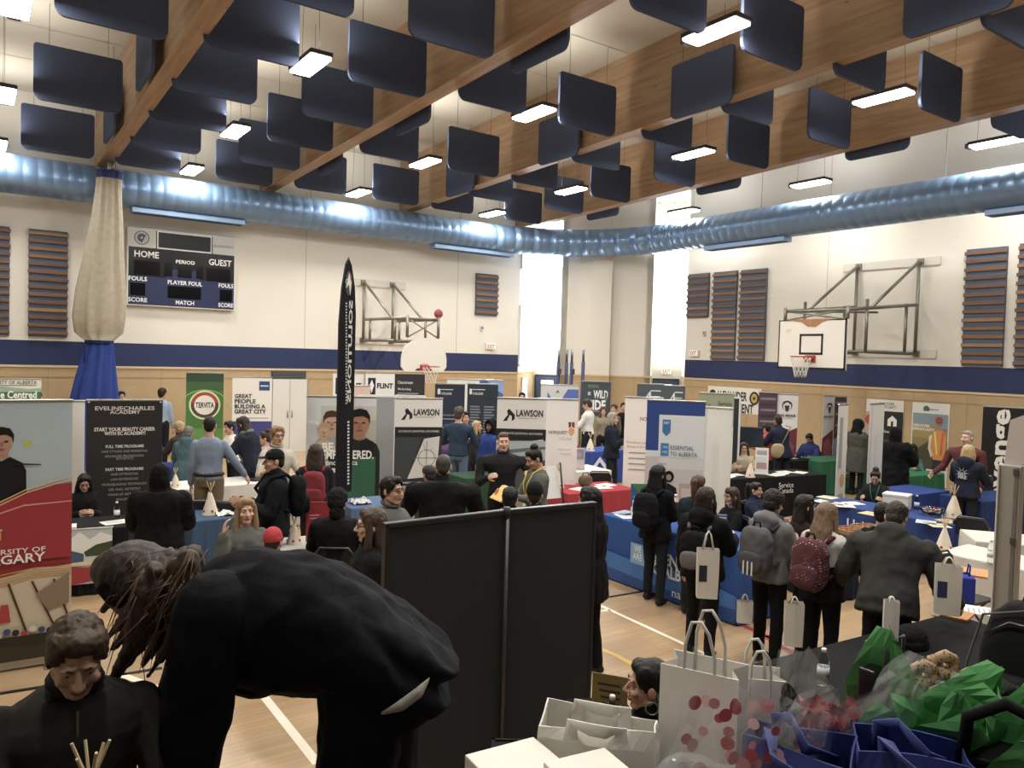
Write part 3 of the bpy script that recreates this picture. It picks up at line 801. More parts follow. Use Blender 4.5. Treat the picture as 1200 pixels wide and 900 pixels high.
        b.rings([((0, -.095, .046), (.066, 0, 0), (0, .02, 0)), ((0, -.125, .04), (.066, 0, 0), (0, .06, 0)), ((0, -.125, .034), (.064, 0, 0), (0, .06, 0))]); fold = 0; vox = .006
    vs, fs = b.fuse(vox, 3, fold, fr, ax)
    me = bpy.data.meshes.new('hair_' + style); me.from_pydata(vs, [], fs); me.polygons.foreach_set('use_smooth', [True] * len(fs)); me.materials.append(cloth('#202020')); me.update()
    _hair[style] = me; return me

ARM = {'down': (4, 9, 12, 4), 'bag': (2, 10, 8, 2), 'phone': (22, 8, 92, 30), 'table': (34, 14, 62, 22), 'rest': (26, 22, 88, 40), 'cheek': (48, 24, 128, 30), 'reach': (62, 6, 22, 4), 'fold': (18, 16, 80, 48),
       'hip': (-12, 30, 60, 45), 'read': (28, 10, 75, 20), 'back': (-14, 8, 14, 2), 'hang': (30, 4, 25, 6), 'chin': (52, 10, 118, 22), 'side': (12, 22, 30, 0), 'long': (48, 8, 18, 4)}
PEOPLE = []
def adir(f, o, s):
    return V((s * math.sin(R(o)), -math.sin(R(f)) * math.cos(R(o)), -math.cos(R(f)) * math.cos(R(o))))
def person(label, px, py, D=None, face=0, pose='stand', H=None, z0=0., fem=False, skin='l', hair='short', hc='#2a211c', top='#33363d', tstyle='shirt', bot='#23252c', shoe='#1a1a1a',
           arms=('down', 'down'), lean=0, nod=0, turn=0, tilt=0, stride=4, bulk=1.0, glasses=False, lanyard=None, sleeve='long', hood=None, belt=None, collar=None, vox=.0145, fine=False, beard=None, bare=None, name='person', hem=None, scarf=None, hairlen=None, legs_in=0, tone=None):
    H = H or (1.66 if fem else 1.77)
    sit = pose == 'sit'
    hipz = .55 if sit else .93
    # ---- skeleton in own space, feet on z=0, looking to -y
    hip = V((0, 0, hipz)); dz = hipz - .93
    RL = Matrix.Rotation(R(lean), 3, 'X')
    def up(p):                       # standing-space point -> leaned
        p = V(p); return hip + RL @ (p - V((0, 0, .93)))
    sw = .178 * (.91 if fem else 1.0) * (1 + (bulk - 1) * .5); hw = .16 * (1.03 if fem else .97)
    T = [(.85, .13, .10, 0), (.93, hw + .005, .118, .006), (1.02, hw - .008, .11, 0), (1.12, .142 if not fem else .13, .10, -.006), (1.25, .162 if not fem else .15, .114, -.006), (1.35, sw, .112, 0), (1.395, sw - .02, .098, .006), (1.43, sw - .06, .08, .014), (1.465, .08, .064, .018), (1.52, .058, .058, .02)]
    def trings(t, z_lo, z_hi, k=1.0):
        o = []
        for z, rx, ry, oy in T:
            if z < z_lo - .001 or z > z_hi + .001: continue
            o.append((up((0, oy, z)), V((rx * k + t, 0, 0)), RL @ V((0, ry * k + t, 0))))
        return o
    hd = up((0, .0, 1.632)) ; HM = Matrix.Translation(hd) @ (Matrix.Rotation(R(turn), 4, 'Z') @ Matrix.Rotation(R(lean * .75 + nod), 4, 'X') @ Matrix.Rotation(R(tilt), 4, 'Y'))
    nb = up((0, .02, 1.5))
    # pull the nodding head so that the neck still meets it
    HM = Matrix.Translation(nb + (HM.to_3x3() @ V((0, -.022, .12)))) @ HM.to_3x3().to_4x4()
    arml = []
    for s, a in ((-1, arms[0]), (1, arms[1])):
        f, o, bd, inn = ARM[a] if isinstance(a, str) else a
        f -= lean * 0
        sh = up((s * (sw - .014), .01, 1.375))
        el = sh + adir(f, o, s) * .29; wr = el + adir(f + bd, o - inn, s) * .255
        arml.append((s, sh, el, wr))
    legl = []
    for s in (-1, 1):
        hj = V((s * .088, 0, hipz - .02))
        if sit: kn = V((s * .11, -.43, .51)); an = V((s * .11, -.42 + s * .03, .085)); 
        else:
            st = stride * s; kn = hj + adir(st + 3, 3 - legs_in, s) * .43; an = kn + adir(st - 4, 1.5, s) * .41; an.z = .085
        legl.append((s, hj, kn, an))
    ztop_l = (HM @ V((0, .01, .118))).z
    if hair in ('bun',): ztop_l += .05
    htl = HM @ V((0, .005, .118))
    tgt = H / 1.75
    if D is None:                    # walk along the sight line until the figure has its real height
        lo, hi = 1.5, 26.
        for _ in range(50):
            m_ = (lo + hi) / 2
            if at(px, py, m_).z - z0 > ztop_l * tgt: lo = m_
            else: hi = m_
        D = lo
    p = at(px, py, D); s = (p.z - z0) / ztop_l
    d = V((-p.x, -p.y)); rz = math.atan2(d.y, d.x) + R(90 + face)
    off = Matrix.Rotation(rz, 3, 'Z') @ V((htl.x, htl.y, 0)) * s
    loc = V((p.x - off.x, p.y - off.y, z0))
    PEOPLE.append((label[:40], round(D, 2), round(s, 2)))
    root = thing(name, label, 'person'); root.location = loc; root.rotation_euler = (0, 0, rz); root.scale = (s, s, s)
    PM = Matrix.Translation(loc) @ Matrix.Rotation(rz, 4, 'Z') @ Matrix.Scale(s, 4)
    sk = skinm(SKN.get(skin, skin))
    far = D > 13
    vx = vox * (1.25 if far else 1)
    # ---- body: one continuous surface
    b = Blob(); b.rings(trings(-.012, .85, 1.52, .98))
    b.cap(up((0, .02, 1.46)), HM @ V((0, .012, -.05)), .055, .05, 12)
    for s_, hj, kn, an in legl:
        b.cap(hj, kn, .08, .052); b.cap(kn, an, .052, .036); b.cap(an, an + V((0, -.12, -.045)), .034, .026)
    for s_, sh, el, wr in arml: b.cap(sh, el, .045, .037); b.cap(el, wr, .037, .026)
    b.ell(HM @ V((0, .01, .01)), (.066, .08, .09))
    vs, fs = b.fuse(vx, 2)
    m = MB(); m.add(vs, fs, sk, smooth=True)
    hv, hf, lips = head_proto()
    m.add(hv, [f for i, f in enumerate(hf) if i not in lips], sk, HM, True)
    m.add(hv, [hf[i] for i in lips], skinm('#9c5a50' if skin != 'd' else '#6b3e36'), HM, True)
    for sx in (-1, 1):
        m.ell((sx * .031, -.074, .004), (.0125, .0125, .0095), prnt('#b5aca4'), HM, 10, 8); m.ell((sx * .031, -.0822, .004), (.006, .005, .006), prnt('#2b1e18'), HM, 8, 6)
        m.ell((sx * .031, -.0725, .009), (.0145, .0138, .0085), sk, HM, 10, 7)
        m.tube([(sx * .014, -.0945, .027), (sx * .03, -.093, .033), (sx * .046, -.082, .028)], [.003, .004, .002], cloth(hc if hair not in ('hijab', 'hood', 'beanie', 'cap', 'wrap') else '#2a211c'), 6, HM)
    if beard:
        m.tube([(sx * .001, -.1, -.052) for sx in (0,)] + [(.02, -.094, -.056)], .006, cloth(beard), 6, HM)
        m.ell((0, -.058, -.098), (.032, .03, .025), cloth(beard), HM)
    pv, pf = hand_proto()
    for s_, sh, el, wr in arml:
        z = -(wr - el).normalized()
        inward = V((-s_, -.15, 0)); x = (inward - z * inward.dot(z)).normalized(); y = z.cross(x)
        Mh = Matrix(((x.x, y.x, z.x, wr.x), (x.y, y.y, z.y, wr.y), (x.z, y.z, z.z, wr.z), (0, 0, 0, 1)))
        fx = Matrix.Diagonal((1, -1 if (y.y > 0) == False and s_ < 0 else 1, 1, 1))
        if (Mh.to_3x3() @ V((0, -1, 0))).y > 0: fx = Matrix.Diagonal((1, -1, 1, 1))
        m.add(pv, pf, sk, Mh @ fx, True)
    m.build('body', root)
    # ---- clothes
    thick = {'shirt': .012, 'polo': .014, 'sweater': .02, 'hoodie': .028, 'jacket': .034, 'coat': .042, 'parka': .055}[tstyle]
    fold = {'shirt': .009, 'polo': .008, 'sweater': .009, 'hoodie': .012, 'jacket': .012, 'coat': .014, 'parka': .016}[tstyle]
    z_lo = hem if hem is not None else {'shirt': .93, 'polo': .9, 'sweater': .88, 'hoodie': .86, 'jacket': .82, 'coat': .7, 'parka': .62}[tstyle]
    b = Blob(); L = trings(thick * bulk, .93 if z_lo > .9 else .93, 1.48)
    if z_lo < .93 and not sit:
        ex = []
        for z in (z_lo, (z_lo + .93) / 2):
            ex.append((V((0, -.0 if lean < 30 else .02, z)) if lean < 15 else up((0, .0, max(z, .82))), V((hw + .012 + thick * bulk, 0, 0)), V((0, .128 + thick * bulk, 0)) if lean < 15 else RL @ V((0, .128 + thick, 0))))
        L = ex + L
    elif z_lo < .93:
        L = [(up((0, .01, .87)), V((hw + .02, 0, 0)), V((0, .13, 0)))] + L
    b.rings(L, 20)
    if tstyle in ('hoodie', 'jacket', 'coat', 'parka'): b.cap(up((0, .02, 1.46)), up((0, .0, 1.515)), .075, .072, 14)
    for s_, sh, el, wr in arml:
        r = thick * min(bulk, 1.35)
        b.cap(sh, el, .048 + r * .9, .041 + r); e2 = el.lerp(wr, .93 if sleeve == 'long' else .02)
        if sleeve == 'long': b.cap(el, e2, .04 + r, .029 + r * .8)
    if fem and tstyle in ('shirt', 'sweater', 'polo'):
        for sx in (-1, 1): b.ell(up((sx * .07, -.085, 1.285)), (.065, .055, .06))
    if hood: b.ell(up((0, .105, 1.47)), (.13, .075, .085)); b.ell(up((0, .12, 1.42)), (.1, .06, .08))
    vs, fs = b.fuse(vx * .95, 2, fold, 8, (1, 1, .7))
    m = MB()
    if tone:
        lo_ = [f for f in fs if sum(vs[k][2] for k in f) / len(f) < tone[1]]; hi_ = [f for f in fs if sum(vs[k][2] for k in f) / len(f) >= tone[1]]
        m.add(vs, hi_, cloth(top), smooth=True); m.add(vs, lo_, cloth(tone[0]), smooth=True)
    else: m.add(vs, fs, cloth(top), smooth=True)
    m.build({'shirt': 'shirt', 'polo': 'polo_shirt', 'sweater': 'sweater', 'hoodie': 'hoodie', 'jacket': 'jacket', 'coat': 'coat', 'parka': 'parka'}[tstyle], root)
    b = Blob()
    b.rings([(V((0, .004, hipz - .1 if not sit else hipz - .08)), V((hw * .93, 0, 0)), V((0, .118, 0))), (V((0, .004, hipz)), V((hw + .02, 0, 0)), V((0, .13, 0))), (up((0, 0, 1.03)), V((hw + .006, 0, 0)), RL @ V((0, .118, 0)))], 18)
    for s_, hj, kn, an in legl: b.cap(hj, kn, .098, .066); b.cap(kn, an + V((0, 0, .01)), .066, .053)
    vs, fs = b.fuse(vx, 2, .007, 9, (1, 1, .6)); m = MB(); m.add(vs, fs, cloth(bot), smooth=True); m.build('trousers', root)
    for s_, hj, kn, an in legl:
        c = V((an.x, an.y, 0)); m = MB(); b = Blob(); b.cap(c + V((0, .03, .05)), c + V((0, -.05, .055)), .042, .04); b.cap(c + V((0, -.05, .045)), c + V((0, -.15, .032)), .042, .03); b.cap(c + V((0, .01, .07)), c + V((0, .01, .11)), .045, .045)
        vs, fs = b.fuse(.014, 2); m.add([(v[0], v[1], max(v[2], .004)) for v in vs], fs, mat(shoe, .5), smooth=True); m.build('shoe', root)
    # ---- hair or headwear
    def headpiece(st, col, nm):
        me = hair_mesh(st); o = bpy.data.objects.new(nm, me); COL.objects.link(o); o.parent = root; o.matrix_local = HM
        o.material_slots[0].link = 'OBJECT'; o.material_slots[0].material = mat(col, .55, 0, .3, 30, .1, spec=.3) if nm == 'hair' else cloth(col)
        return o
    if hair in ('hijab',): headpiece('hijab', hc, 'headscarf')
    elif hair == 'wrap': headpiece('wrap', hc, 'head_wrap')
    elif hair == 'hood': headpiece('hood', hc, 'hood')
    elif hair in ('cap', 'beanie'):
        headpiece('crop', bare or '#2a211c', 'hair'); headpiece(hair, hc, 'cap' if hair == 'cap' else 'beanie')
    elif hair: headpiece(hair, hc, 'hair')
    if glasses:
        m = MB(); g = prnt('#1c1a1a')
        for sx in (-1, 1):
            m.tube([(sx * .032 + .023 * math.cos(R(a)), -.098 + .006 * (abs(math.cos(R(a)))), .003 + .017 * math.sin(R(a))) for a in range(0, 360, 30)], .0026, g, 6, HM, closed=True)
            m.tube([(sx * .055, -.094, .008), (sx * .076, -.05, .01), (sx * .083, .015, .006)], .0022, g, 5, HM)
        m.tube([(-.009, -.1, .006), (0, -.104, .009), (.009, -.1, .006)], .0024, g, 5, HM); m.build('glasses', root)
    if lanyard:
        m = MB(); c = cloth(lanyard); th = thick + .012
        for sx in (-1, 1): m.tube([up((sx * .06, .05, 1.5)), up((sx * .075, -.06 - th, 1.44)), up((sx * .05, -.125 - th, 1.3)), up((0, -.12 - th, 1.12))], .008, c, 6)
        m.box((0, 0, 0), (.07, .006, .1), WHITE, M=Matrix.Translation(up((0, -.13 - th, 1.08)))); m.build('lanyard', root)
    if collar:
        m = MB(); c = cloth(collar); m.tube([up((.07 * math.cos(R(a)), .012 + .072 * math.sin(R(a)), 1.5 - .018 * math.sin(R(a + 180)))) for a in range(0, 360, 24)], .016, c, 8, closed=True); m.build('collar', root)
    if belt:
        m = MB(); m.tube([up(((hw + .022) * math.cos(R(a)), .004 + .135 * math.sin(R(a)), .995)) for a in range(0, 360, 15)], .018, mat(belt, .5), 6, closed=True); m.build('belt', root)
    if scarf:
        b = Blob()
        for a in range(0, 360, 24): b.ell(up((.085 * math.cos(R(a)), .01 + .085 * math.sin(R(a)), 1.475)), (.045, .045, .045))
        b.cap(up((.05, -.13, 1.45)), up((.04, -.165, 1.15)), .045, .04)
        vs, fs = b.fuse(.012, 2, .008, 20); m = MB(); m.add(vs, fs, cloth(scarf, .4), smooth=True); m.build('scarf', root)
    return dict(root=root, M=PM, up=up, HM=HM, arms=arml, RL=RL, s=s, D=D, loc=loc, rz=rz, thick=thick)

def backpack(P, label, col, pocket=None, side=0, low=0, size=(.3, .17, .44), bottom=None, stripes=None):
    c = P['up']((side, .0, 1.24 - low)); oy = .13 + P['thick'] + size[1] / 2
    M = P['M'] @ Matrix.Translation(c) @ P['RL'].to_4x4() @ Matrix.Translation((0, oy, 0))
    t = thing('backpack', label, 'backpack', M=M)
    b = Blob(); b.sbox((0, 0, 0), size, e=3.2); vs, fs = b.fuse(.016, 2, .008, 9); m = MB(); m.add(vs, fs, cloth(col, .25), smooth=True); m.build('pack_body', t)
    b = Blob(); b.sbox((0, size[1] / 2, -size[2] * .2), (size[0] * .78, .08, size[2] * .44), e=3.2); vs, fs = b.fuse(.014, 2, .005, 9); m = MB(); m.add(vs, fs, cloth(pocket or col, .25), smooth=True)
    if stripes:
        for k in (-1, 0, 1): m.box((k * .045, size[1] / 2 + .042, -size[2] * .3), (.014, .006, .13), prnt(stripes))
    m.build('front_pocket', t)
    for sx in (-1, 1):
        m = MB(); m.tube([(sx * .1, -size[1] / 2, .2), (sx * .12, -size[1] / 2 - .06, .25), (sx * .125, -size[1] / 2 - .22, .22), (sx * .135, -size[1] / 2 - .32, .08), (sx * .14, -size[1] / 2 - .22, -.06), (sx * .13, -size[1] / 2 - .02, -.14)], .02, cloth(pocket or col), 8); m.build('strap', t)
    m = MB(); m.tube([(-.04, 0, size[2] / 2 - .01), (-.03, .0, size[2] / 2 + .04), (.03, 0, size[2] / 2 + .04), (.04, 0, size[2] / 2 - .01)], .009, cloth('#1c1c1e'), 6); m.build('grab_handle', t)
    return t

# folding chair, copied behind every seated visitor
chm = mat('#1d1e21', .4); chs = steel('#5a5b5e', .4)
chair0 = thing('folding_chair', '', 'chair', group='black folding chairs at the stands')
b = MB(); b.box((0, .0, .45), (.42, .4, .03), chm, bev=.012); b.build('seat', chair0)
b = MB(); b.tube([(-.2, .24, .62), (-.2, .27, .78), (-.14, .28, .86), (.14, .28, .86), (.2, .27, .78), (.2, .24, .62)], .012, chs, 8); b.prism(rounded(.38, .22, .04, .07), .245, .265, chm, Matrix.Translation((0, 0, .62))); b.build('backrest', chair0)
for s in (-1, 1):
    b = MB(); b.tube([(s * .21, .26, .75), (s * .21, .2, .45), (s * .21, -.22, .01)], .012, chs, 8); b.build('leg', chair0)
    b = MB(); b.tube([(s * .19, -.15, .44), (s * .19, .25, .01)], .012, chs, 8); b.build('leg', chair0)
used_chair = [False]
def chair(loc, rz, label):
    loc = V((loc[0], loc[1], loc[2] if len(loc) > 2 else 0))
    if not used_chair[0]:
        used_chair[0] = True; chair0.location = loc; chair0.rotation_euler = (0, 0, rz); chair0['label'] = label; return chair0
    return dup(chair0, loc, rz, label)
def chair_for(P, label):
    o = Matrix.Rotation(P['rz'], 3, 'Z') @ V((0, -.12 * P['s'], 0))
    return chair(P['loc'] + o, P['rz'], label)
# ---------- the crowd, far to near, left to right
NV, BK, CH = '#1e2433', '#17181b', '#2c2e32'
pp = {}
def P(k, *a, **q): pp[k] = person(*a, **q); return pp[k]
P('farL', 'person with dark hair half hidden behind white and green banner at left edge', 43, 460, 16.2, 60, hair='short', hc='#1c1815', top=NV)
P('farA', 'person with dark hair whose head shows over the dark academy banner', 142, 459, 18.6, 20, hair='short', hc='#1a1614', top=CH)
P('blue', 'person in light blue shirt and dark trousers by the far wall, seen from behind', 190, 455, 18.3, 160, hair='short', hc='#241d19', top='#8ea6c4', tstyle='shirt', bot='#1c1e26', lean=4)
P('blonde', 'person with curly blond hair in dark jacket leaning over far table', 209, 495, 13.5, -150, fem=True, hair='afro', hc='#a98f63', top='#3a3a36', tstyle='jacket', arms=('table', 'table'), lean=18)
P('teal', 'person with grey hair in teal parka with fur hood at far table', 221, 500, 12.55, 170, fem=True, hair='short', hc='#6d665d', top='#45616e', tstyle='parka', hood='#8a7a66', arms=('table', 'table'), lean=10)
P('plaid', 'person in dark coat with grey plaid scarf leaning left over a table', 283, 489, 12.5, -125, fem=True, hair='long', hc='#2b1f1b', top='#232837', tstyle='coat', arms=('table', 'table'), lean=22, scarf='#6a6a70')
P('white', 'person with black hair in white top beside plaid-scarf person', 268, 494, 13.6, -60, fem=True, hair='short', hc='#17130f', top='#dedad2', tstyle='shirt', arms=('table', 'table'), lean=10)
P('prof', 'seated person with tied brown hair and glasses behind beige-shirt man', 311, 503, 13.9, -95, pose='sit', fem=True, H=None, hair='bun', hc='#3a2a20', top='#b9ae9e', glasses=True, arms=('rest', 'rest'))
P('khaki', 'man in grey blue shirt and khaki trousers standing with back turned at white table', 246, 488, 10.7, 172, hair='crop', hc='#1d1815', top='#7d8ea8', tstyle='shirt', bot='#7d6a4e', belt='#1d1a18', arms=((12, 32, 20, 6), 'down'), shoe='#2a2018')
P('glass', 'man with glasses in beige checked short-sleeved shirt behind the white table', 325, 500, 10.4, 22, hair='short', hc='#8a6a4a', top='#b7b0a2', tstyle='polo', sleeve='short', glasses=True, arms=('rest', 'rest'), H=1.75, collar='#a9a294')
P('cap', 'person in black cap and black hoodie wearing a backpack, profile facing left', 322, 527, None, -78, hair='cap', hc='#15181b', top='#191b20', tstyle='hoodie', bot='#1c1e26', arms=('phone', 'phone'), H=1.76, skin='m')
P('redpk', 'person with long brown hair wearing red backpack, seen from behind', 370, 521, None, 175, fem=True, hair='longer', hc='#3b2c26', top='#20222a', tstyle='jacket', bot='#22242c', arms=('phone', 'phone'))
P('jeans', 'tall man in dark blue plaid shirt and jeans seen from behind', 538, 477, None, 168, hair='short', hc='#4a3f36', top='#2f4157', tstyle='shirt', bot='#5a6d86', H=1.86, bulk=1.5, arms=('fold', 'fold'), hem=.9)
P('jeans2', 'dark-haired person standing just right of plaid-shirt man', 546, 483, 15.8, 10, hair='short', hc='#14110f', top=NV, H=1.8)
P('blprof', 'woman with blond hair in profile facing right near dark banners', 559, 494, 15.0, 70, fem=True, hair='long', hc='#b1925f', top=CH, tstyle='jacket')
P('blkblue', 'person in black hooded jacket over royal blue top near dark banner', 576, 492, 13.9, -40, skin='d', hair='hood', hc='#141519', top='#223d86', tstyle='hoodie')
P('smile', 'smiling heavy man in black shirt facing the camera beside white survey banner', 590, 507, None, 8, hair='crop', hc='#5a4030', top='#222326', tstyle='shirt', bot='#1d1e22', bulk=2.2, arms=('phone', 'rest'), H=1.8, collar='#2a2b2f', skin='p')
P('bunw', 'woman with bun in grey cardigan and yellow lanyard looking down at folder', 623, 522, 9.3, -62, fem=True, skin='m', hair='bun', hc='#17120f', top='#5b5f59', tstyle='sweater', lanyard='#d6bf3a', arms=('read', 'read'), nod=22)
P('corner', 'person with dark hair standing in left corner doorway', 612, 460, 20.6, 0, hair='short', hc='#191512', top='#2a2c33')
P('wshirt', 'man in white shirt reading in profile beside dark wild-side banner', 687, 468, 18.6, -110, hair='short', hc='#3a2e26', top='#dcdad4', tstyle='shirt', arms=('read', 'read'), nod=15, H=1.78)
P('farb', 'person with reddish brown hair talking beyond white-shirt man', 707, 477, 19.6, 10, fem=True, hair='long', hc='#5a4034', top='#8a7f6c')
P('farc', 'person with brown hair in olive top at the far corner table', 720, 474, 20.0, -30, fem=True, hair='short', hc='#4a382c', top='#5c5a46')
P('fard', 'person in black standing rightmost at far corner table', 731, 472, 20.6, 0, hair='short', hc='#15120f', top=BK)
P('greyw', 'woman with short grey hair in navy blazer, profile facing right', 718, 484, 15.6, 78, fem=True, hair='bob', hc='#8a857c', top='#1d2130', tstyle='jacket', arms=('phone', 'phone'), H=1.63)
P('furc', 'seated woman with glasses and long brown hair in cream shearling coat', 872, 519, 15.3, 8, pose='sit', fem=True, hair='long', hc='#3a2820', top='#a3937e', tstyle='coat', glasses=True, arms=('rest', 'rest'))
P('navyb', 'person in navy jacket leaning left over table with shoulder bag', 911, 487, 16.4, -140, hair='crop', hc='#191512', top='#1f2638', tstyle='jacket', skin='d', arms=('table', 'table'), lean=16)
P('flag', 'person in red and white jacket behind navy-jacket person', 897, 497, 16.9, -120, hair='short', hc='#1b1613', top='#b8434a', tstyle='jacket', arms=('table', 'table'), lean=14)
P('desk', 'seated person in royal blue hoodie bowed over black table', 948, 509, 17.9, -20, pose='sit', hair='short', hc='#17120f', top='#27336b', tstyle='hoodie', arms=('table', 'table'), nod=28, skin='d')
P('parka', 'person in long grey parka with cream fur hood seen from behind', 1006, 492, None, 150, fem=True, hair='hood', hc='#191a1d', top='#4a4c46', tstyle='parka', hem=.56, arms=('phone', 'phone'), scarf='#cdbfa4', bot='#1a1b20')
P('hijab', 'person in long black headscarf and black robe seen from behind', 1050, 501, 13.9, 165, fem=True, hair='hijab', hc='#121214', top='#141417', tstyle='parka', hem=.5, bulk=1.4, arms=('table', 'table'), bot='#23252c')
P('greenw', 'seated woman with dark hair in green patterned top behind green table', 1070, 521, 15.9, -15, pose='sit', fem=True, hair='long', hc='#1d1714', top='#3f6a5c', arms=('rest', 'rest'))
P('maroon', 'older man with grey hair and beard in maroon shirt facing left', 1134, 505, None, -35, hair='crop', hc='#8d867e', top='#5b2a30', tstyle='shirt', bulk=2.2, beard='#8d867e', arms=((20, 14, 40, 10), 'down'), skin='p')
P('navyh', 'blond woman in navy hoodie with white print on back', 1135, 522, None, 160, fem=True, hair='bob', hc='#b39a6c', top='#232a3c', tstyle='hoodie', bulk=1.4, hood='#232a3c', arms=('table', 'table'), H=1.62)
P('glw', 'seated woman with dark tied hair and glasses looking down at phone, blue table', 1026, 549, 12.2, -10, pose='sit', fem=True, hair='bun', hc='#241a16', top='#1e2224', tstyle='jacket', glasses=True, lanyard='#2f7a52', arms=('rest', 'rest'), nod=26)
# middle
P('phone', 'seated woman with black hair and glasses holding a phone, black top', 99, 557, 9.75, 6, pose='sit', fem=True, skin='m', hair='longer', hc='#131112', top='#18181b', tstyle='hoodie', glasses=True, arms=('phone', 'phone'), nod=20)
P('hijb', 'person in black headscarf and black coat seen from behind at left table', 188, 545, None, 172, fem=True, hair='hijab', hc='#131316', top='#151518', tstyle='coat', bulk=1.8, arms=('phone', 'phone'), H=1.64)
P('girl', 'smiling girl with long strawberry blond hair in grey sweater, hand at cheek', 288, 584, 7.5, 12, pose='sit', fem=True, skin='p', hair='longer', hc='#94734f', top='#5d625c', tstyle='sweater', arms=('cheek', 'table'), turn=0)
P('redcap', 'seated person in red cap mostly hidden behind bending woman', 320, 621, 6.7, 165, pose='sit', hair='beanie', hc='#b5303a', top='#2b2f36', tstyle='hoodie', arms=('table', 'table'))
P('backs', 'seated person in black wrap and black jacket seen from behind, before red poster', 396, 574, 7.8, 170, pose='sit', fem=True, hair='wrap', hc='#1b1b1d', top='#17181b', tstyle='jacket', bulk=1.3, arms=('table', 'table'))
P('brgl', 'woman with glasses and long brown hair in profile left beside black divider', 436, 597, 5.5, -88, fem=True, skin='p', hair='long', hc='#4a382c', top='#191a1e', tstyle='jacket', glasses=True, arms=('phone', 'phone'))
P('polo', 'man with black hair and glasses in grey polo looking right over divider', 459, 559, 6.8, 55, hair='short', hc='#15120f', top='#5d6060', tstyle='polo', sleeve='short', glasses=True, arms=('rest', 'rest'), H=1.68, collar='#4d5050', skin='l')
P('greyc', 'person in fuzzy charcoal coat hidden behind man in black jacket', 503, 546, 9.0, -160, hair='short', hc='#2b2723', top='#4a4b4c', tstyle='coat', bulk=1.8, lean=14, arms=('table', 'table'))
P('blkj', 'broad man with cropped greying hair in black jacket seen from behind', 520, 533, None, 176, hair='crop', hc='#3f3a36', top='#17181b', tstyle='jacket', bulk=2.4, arms=('table', 'table'), lean=8, H=1.78)
P('headA', 'seated person with black hair directly behind divider, left of pair', 598, 572, 8.5, 175, pose='sit', hair='short', hc='#121113', top=BK, tstyle='jacket')
P('headB', 'person in dark knit beanie standing directly behind divider', 627, 567, 7.4, 175, hair='beanie', hc='#1c1d21', top=CH, tstyle='jacket')
P('longb', 'woman with long black hair in black coat half hidden behind divider', 692, 572, None, -120, fem=True, hair='longer', hc='#121113', top='#16171a', tstyle='coat', hem=.72, bot='#17181c', skin='m', H=1.68)
P('naitw', 'girl with long black hair and black backpack standing at blue table', 771, 546, None, 150, fem=True, hair='longer', hc='#121114', top='#15161a', tstyle='jacket', bot='#22262d', arms=('phone', 'phone'), H=1.6)
P('pony', 'girl with brown ponytail in dark jacket between two students at blue table', 818, 558, None, 165, fem=True, hair='ponytail', hc='#4a3126', top='#1b2b36', tstyle='jacket', arms=('phone', 'phone'), H=1.56)
P('bpgrey', 'girl in black parka and boots holding white bag, black and grey backpack', 827, 572, None, 160, fem=True, hair='bob', hc='#2b211c', top='#15161a', tstyle='jacket', bulk=1.3, bot='#1b1c20', arms=('read', 'down'), H=1.62, hood='#15161a')
P('bangs', 'girl with glasses and brown fringe in black top leaning on blue table', 858, 572, 9.8, -55, fem=True, pose='sit', hair='bangs', hc='#3a291f', top='#17181c', tstyle='sweater', glasses=True, arms=('table', 'table'))
P('navyp', 'woman with tied hair and hoop earring in navy jacket, chin on hand', 886, 566, 10.8, 62, fem=True, pose='sit', skin='m', hair='ponytail', hc='#241b17', top='#222a44', tstyle='jacket', arms=('chin', 'table'))
P('hoodie', 'student in grey hoodie wearing grey striped backpack seen from behind', 909, 576, None, 150, skin='m', hair='afro', hc='#211814', top='#6f7072', tstyle='hoodie', bot='#16171b', hood='#6f7072', arms=('phone', 'phone'), H=1.64, nod=14)
P('darkl', 'girl with long dark brown hair between hoodie student and maroon backpack girl', 944, 581, 7.5, 120, fem=True, hair='longer', hc='#1d1512', top='#2a1f20', tstyle='jacket', H=1.5, arms=('phone', 'phone'))
P('marp', 'girl with long light brown hair in black and white jacket, maroon backpack', 970, 590, None, 155, fem=True, hair='longer', hc='#7a6048', top='#c4c2bd', tone=('#1b1b1d', 1.16), tstyle='jacket', bot='#141518', arms=('phone', 'phone'), H=1.6, nod=10)
P('smalld', 'person with short dark hair just behind charcoal-jacket man', 1034, 590, 7.6, 165, hair='short', hc='#14110f', top=BK, H=1.6)
P('char', 'man in charcoal hooded jacket bending over table with shoulder bag', 1052, 590, None, 172, hair='short', hc='#2a221d', top='#3a3b3a', tstyle='jacket', bulk=2.0, bot='#16171a', hood='#3a3b3a', lean=20, arms=('side', 'side'), H=1.74, nod=12)
for k, lb in (('prof', 'behind the beige-shirt man'), ('furc', 'under the shearling-coat woman'), ('desk', 'under the royal blue hoodie person'), ('greenw', 'behind green table under seated woman'), ('glw', 'under the woman with phone at blue table'),
              ('phone', 'under the phone-holding woman at left'), ('girl', 'under the strawberry blond girl'), ('redcap', 'under the red-capped person'), ('backs', 'under the person in black wrap'), ('headA', 'behind divider, left of pair'),
              ('bangs', 'under the fringe-haired girl'), ('navyp', 'under the navy-jacket woman')):
    chair_for(pp[k], 'black folding chair ' + lb)
backpack(pp['cap'], 'black backpack worn by person in black cap', '#15171b')
backpack(pp['redpk'], 'dark red backpack worn by brown-haired person', '#7d2a33', low=.03)
backpack(pp['naitw'], 'plain black backpack worn by girl at the blue table', '#17181c', low=.04, size=(.32, .2, .46))
backpack(pp['bpgrey'], 'black backpack with grey lower pocket on parka girl', '#17181b', '#6a6a68', low=.1, size=(.3, .17, .4))
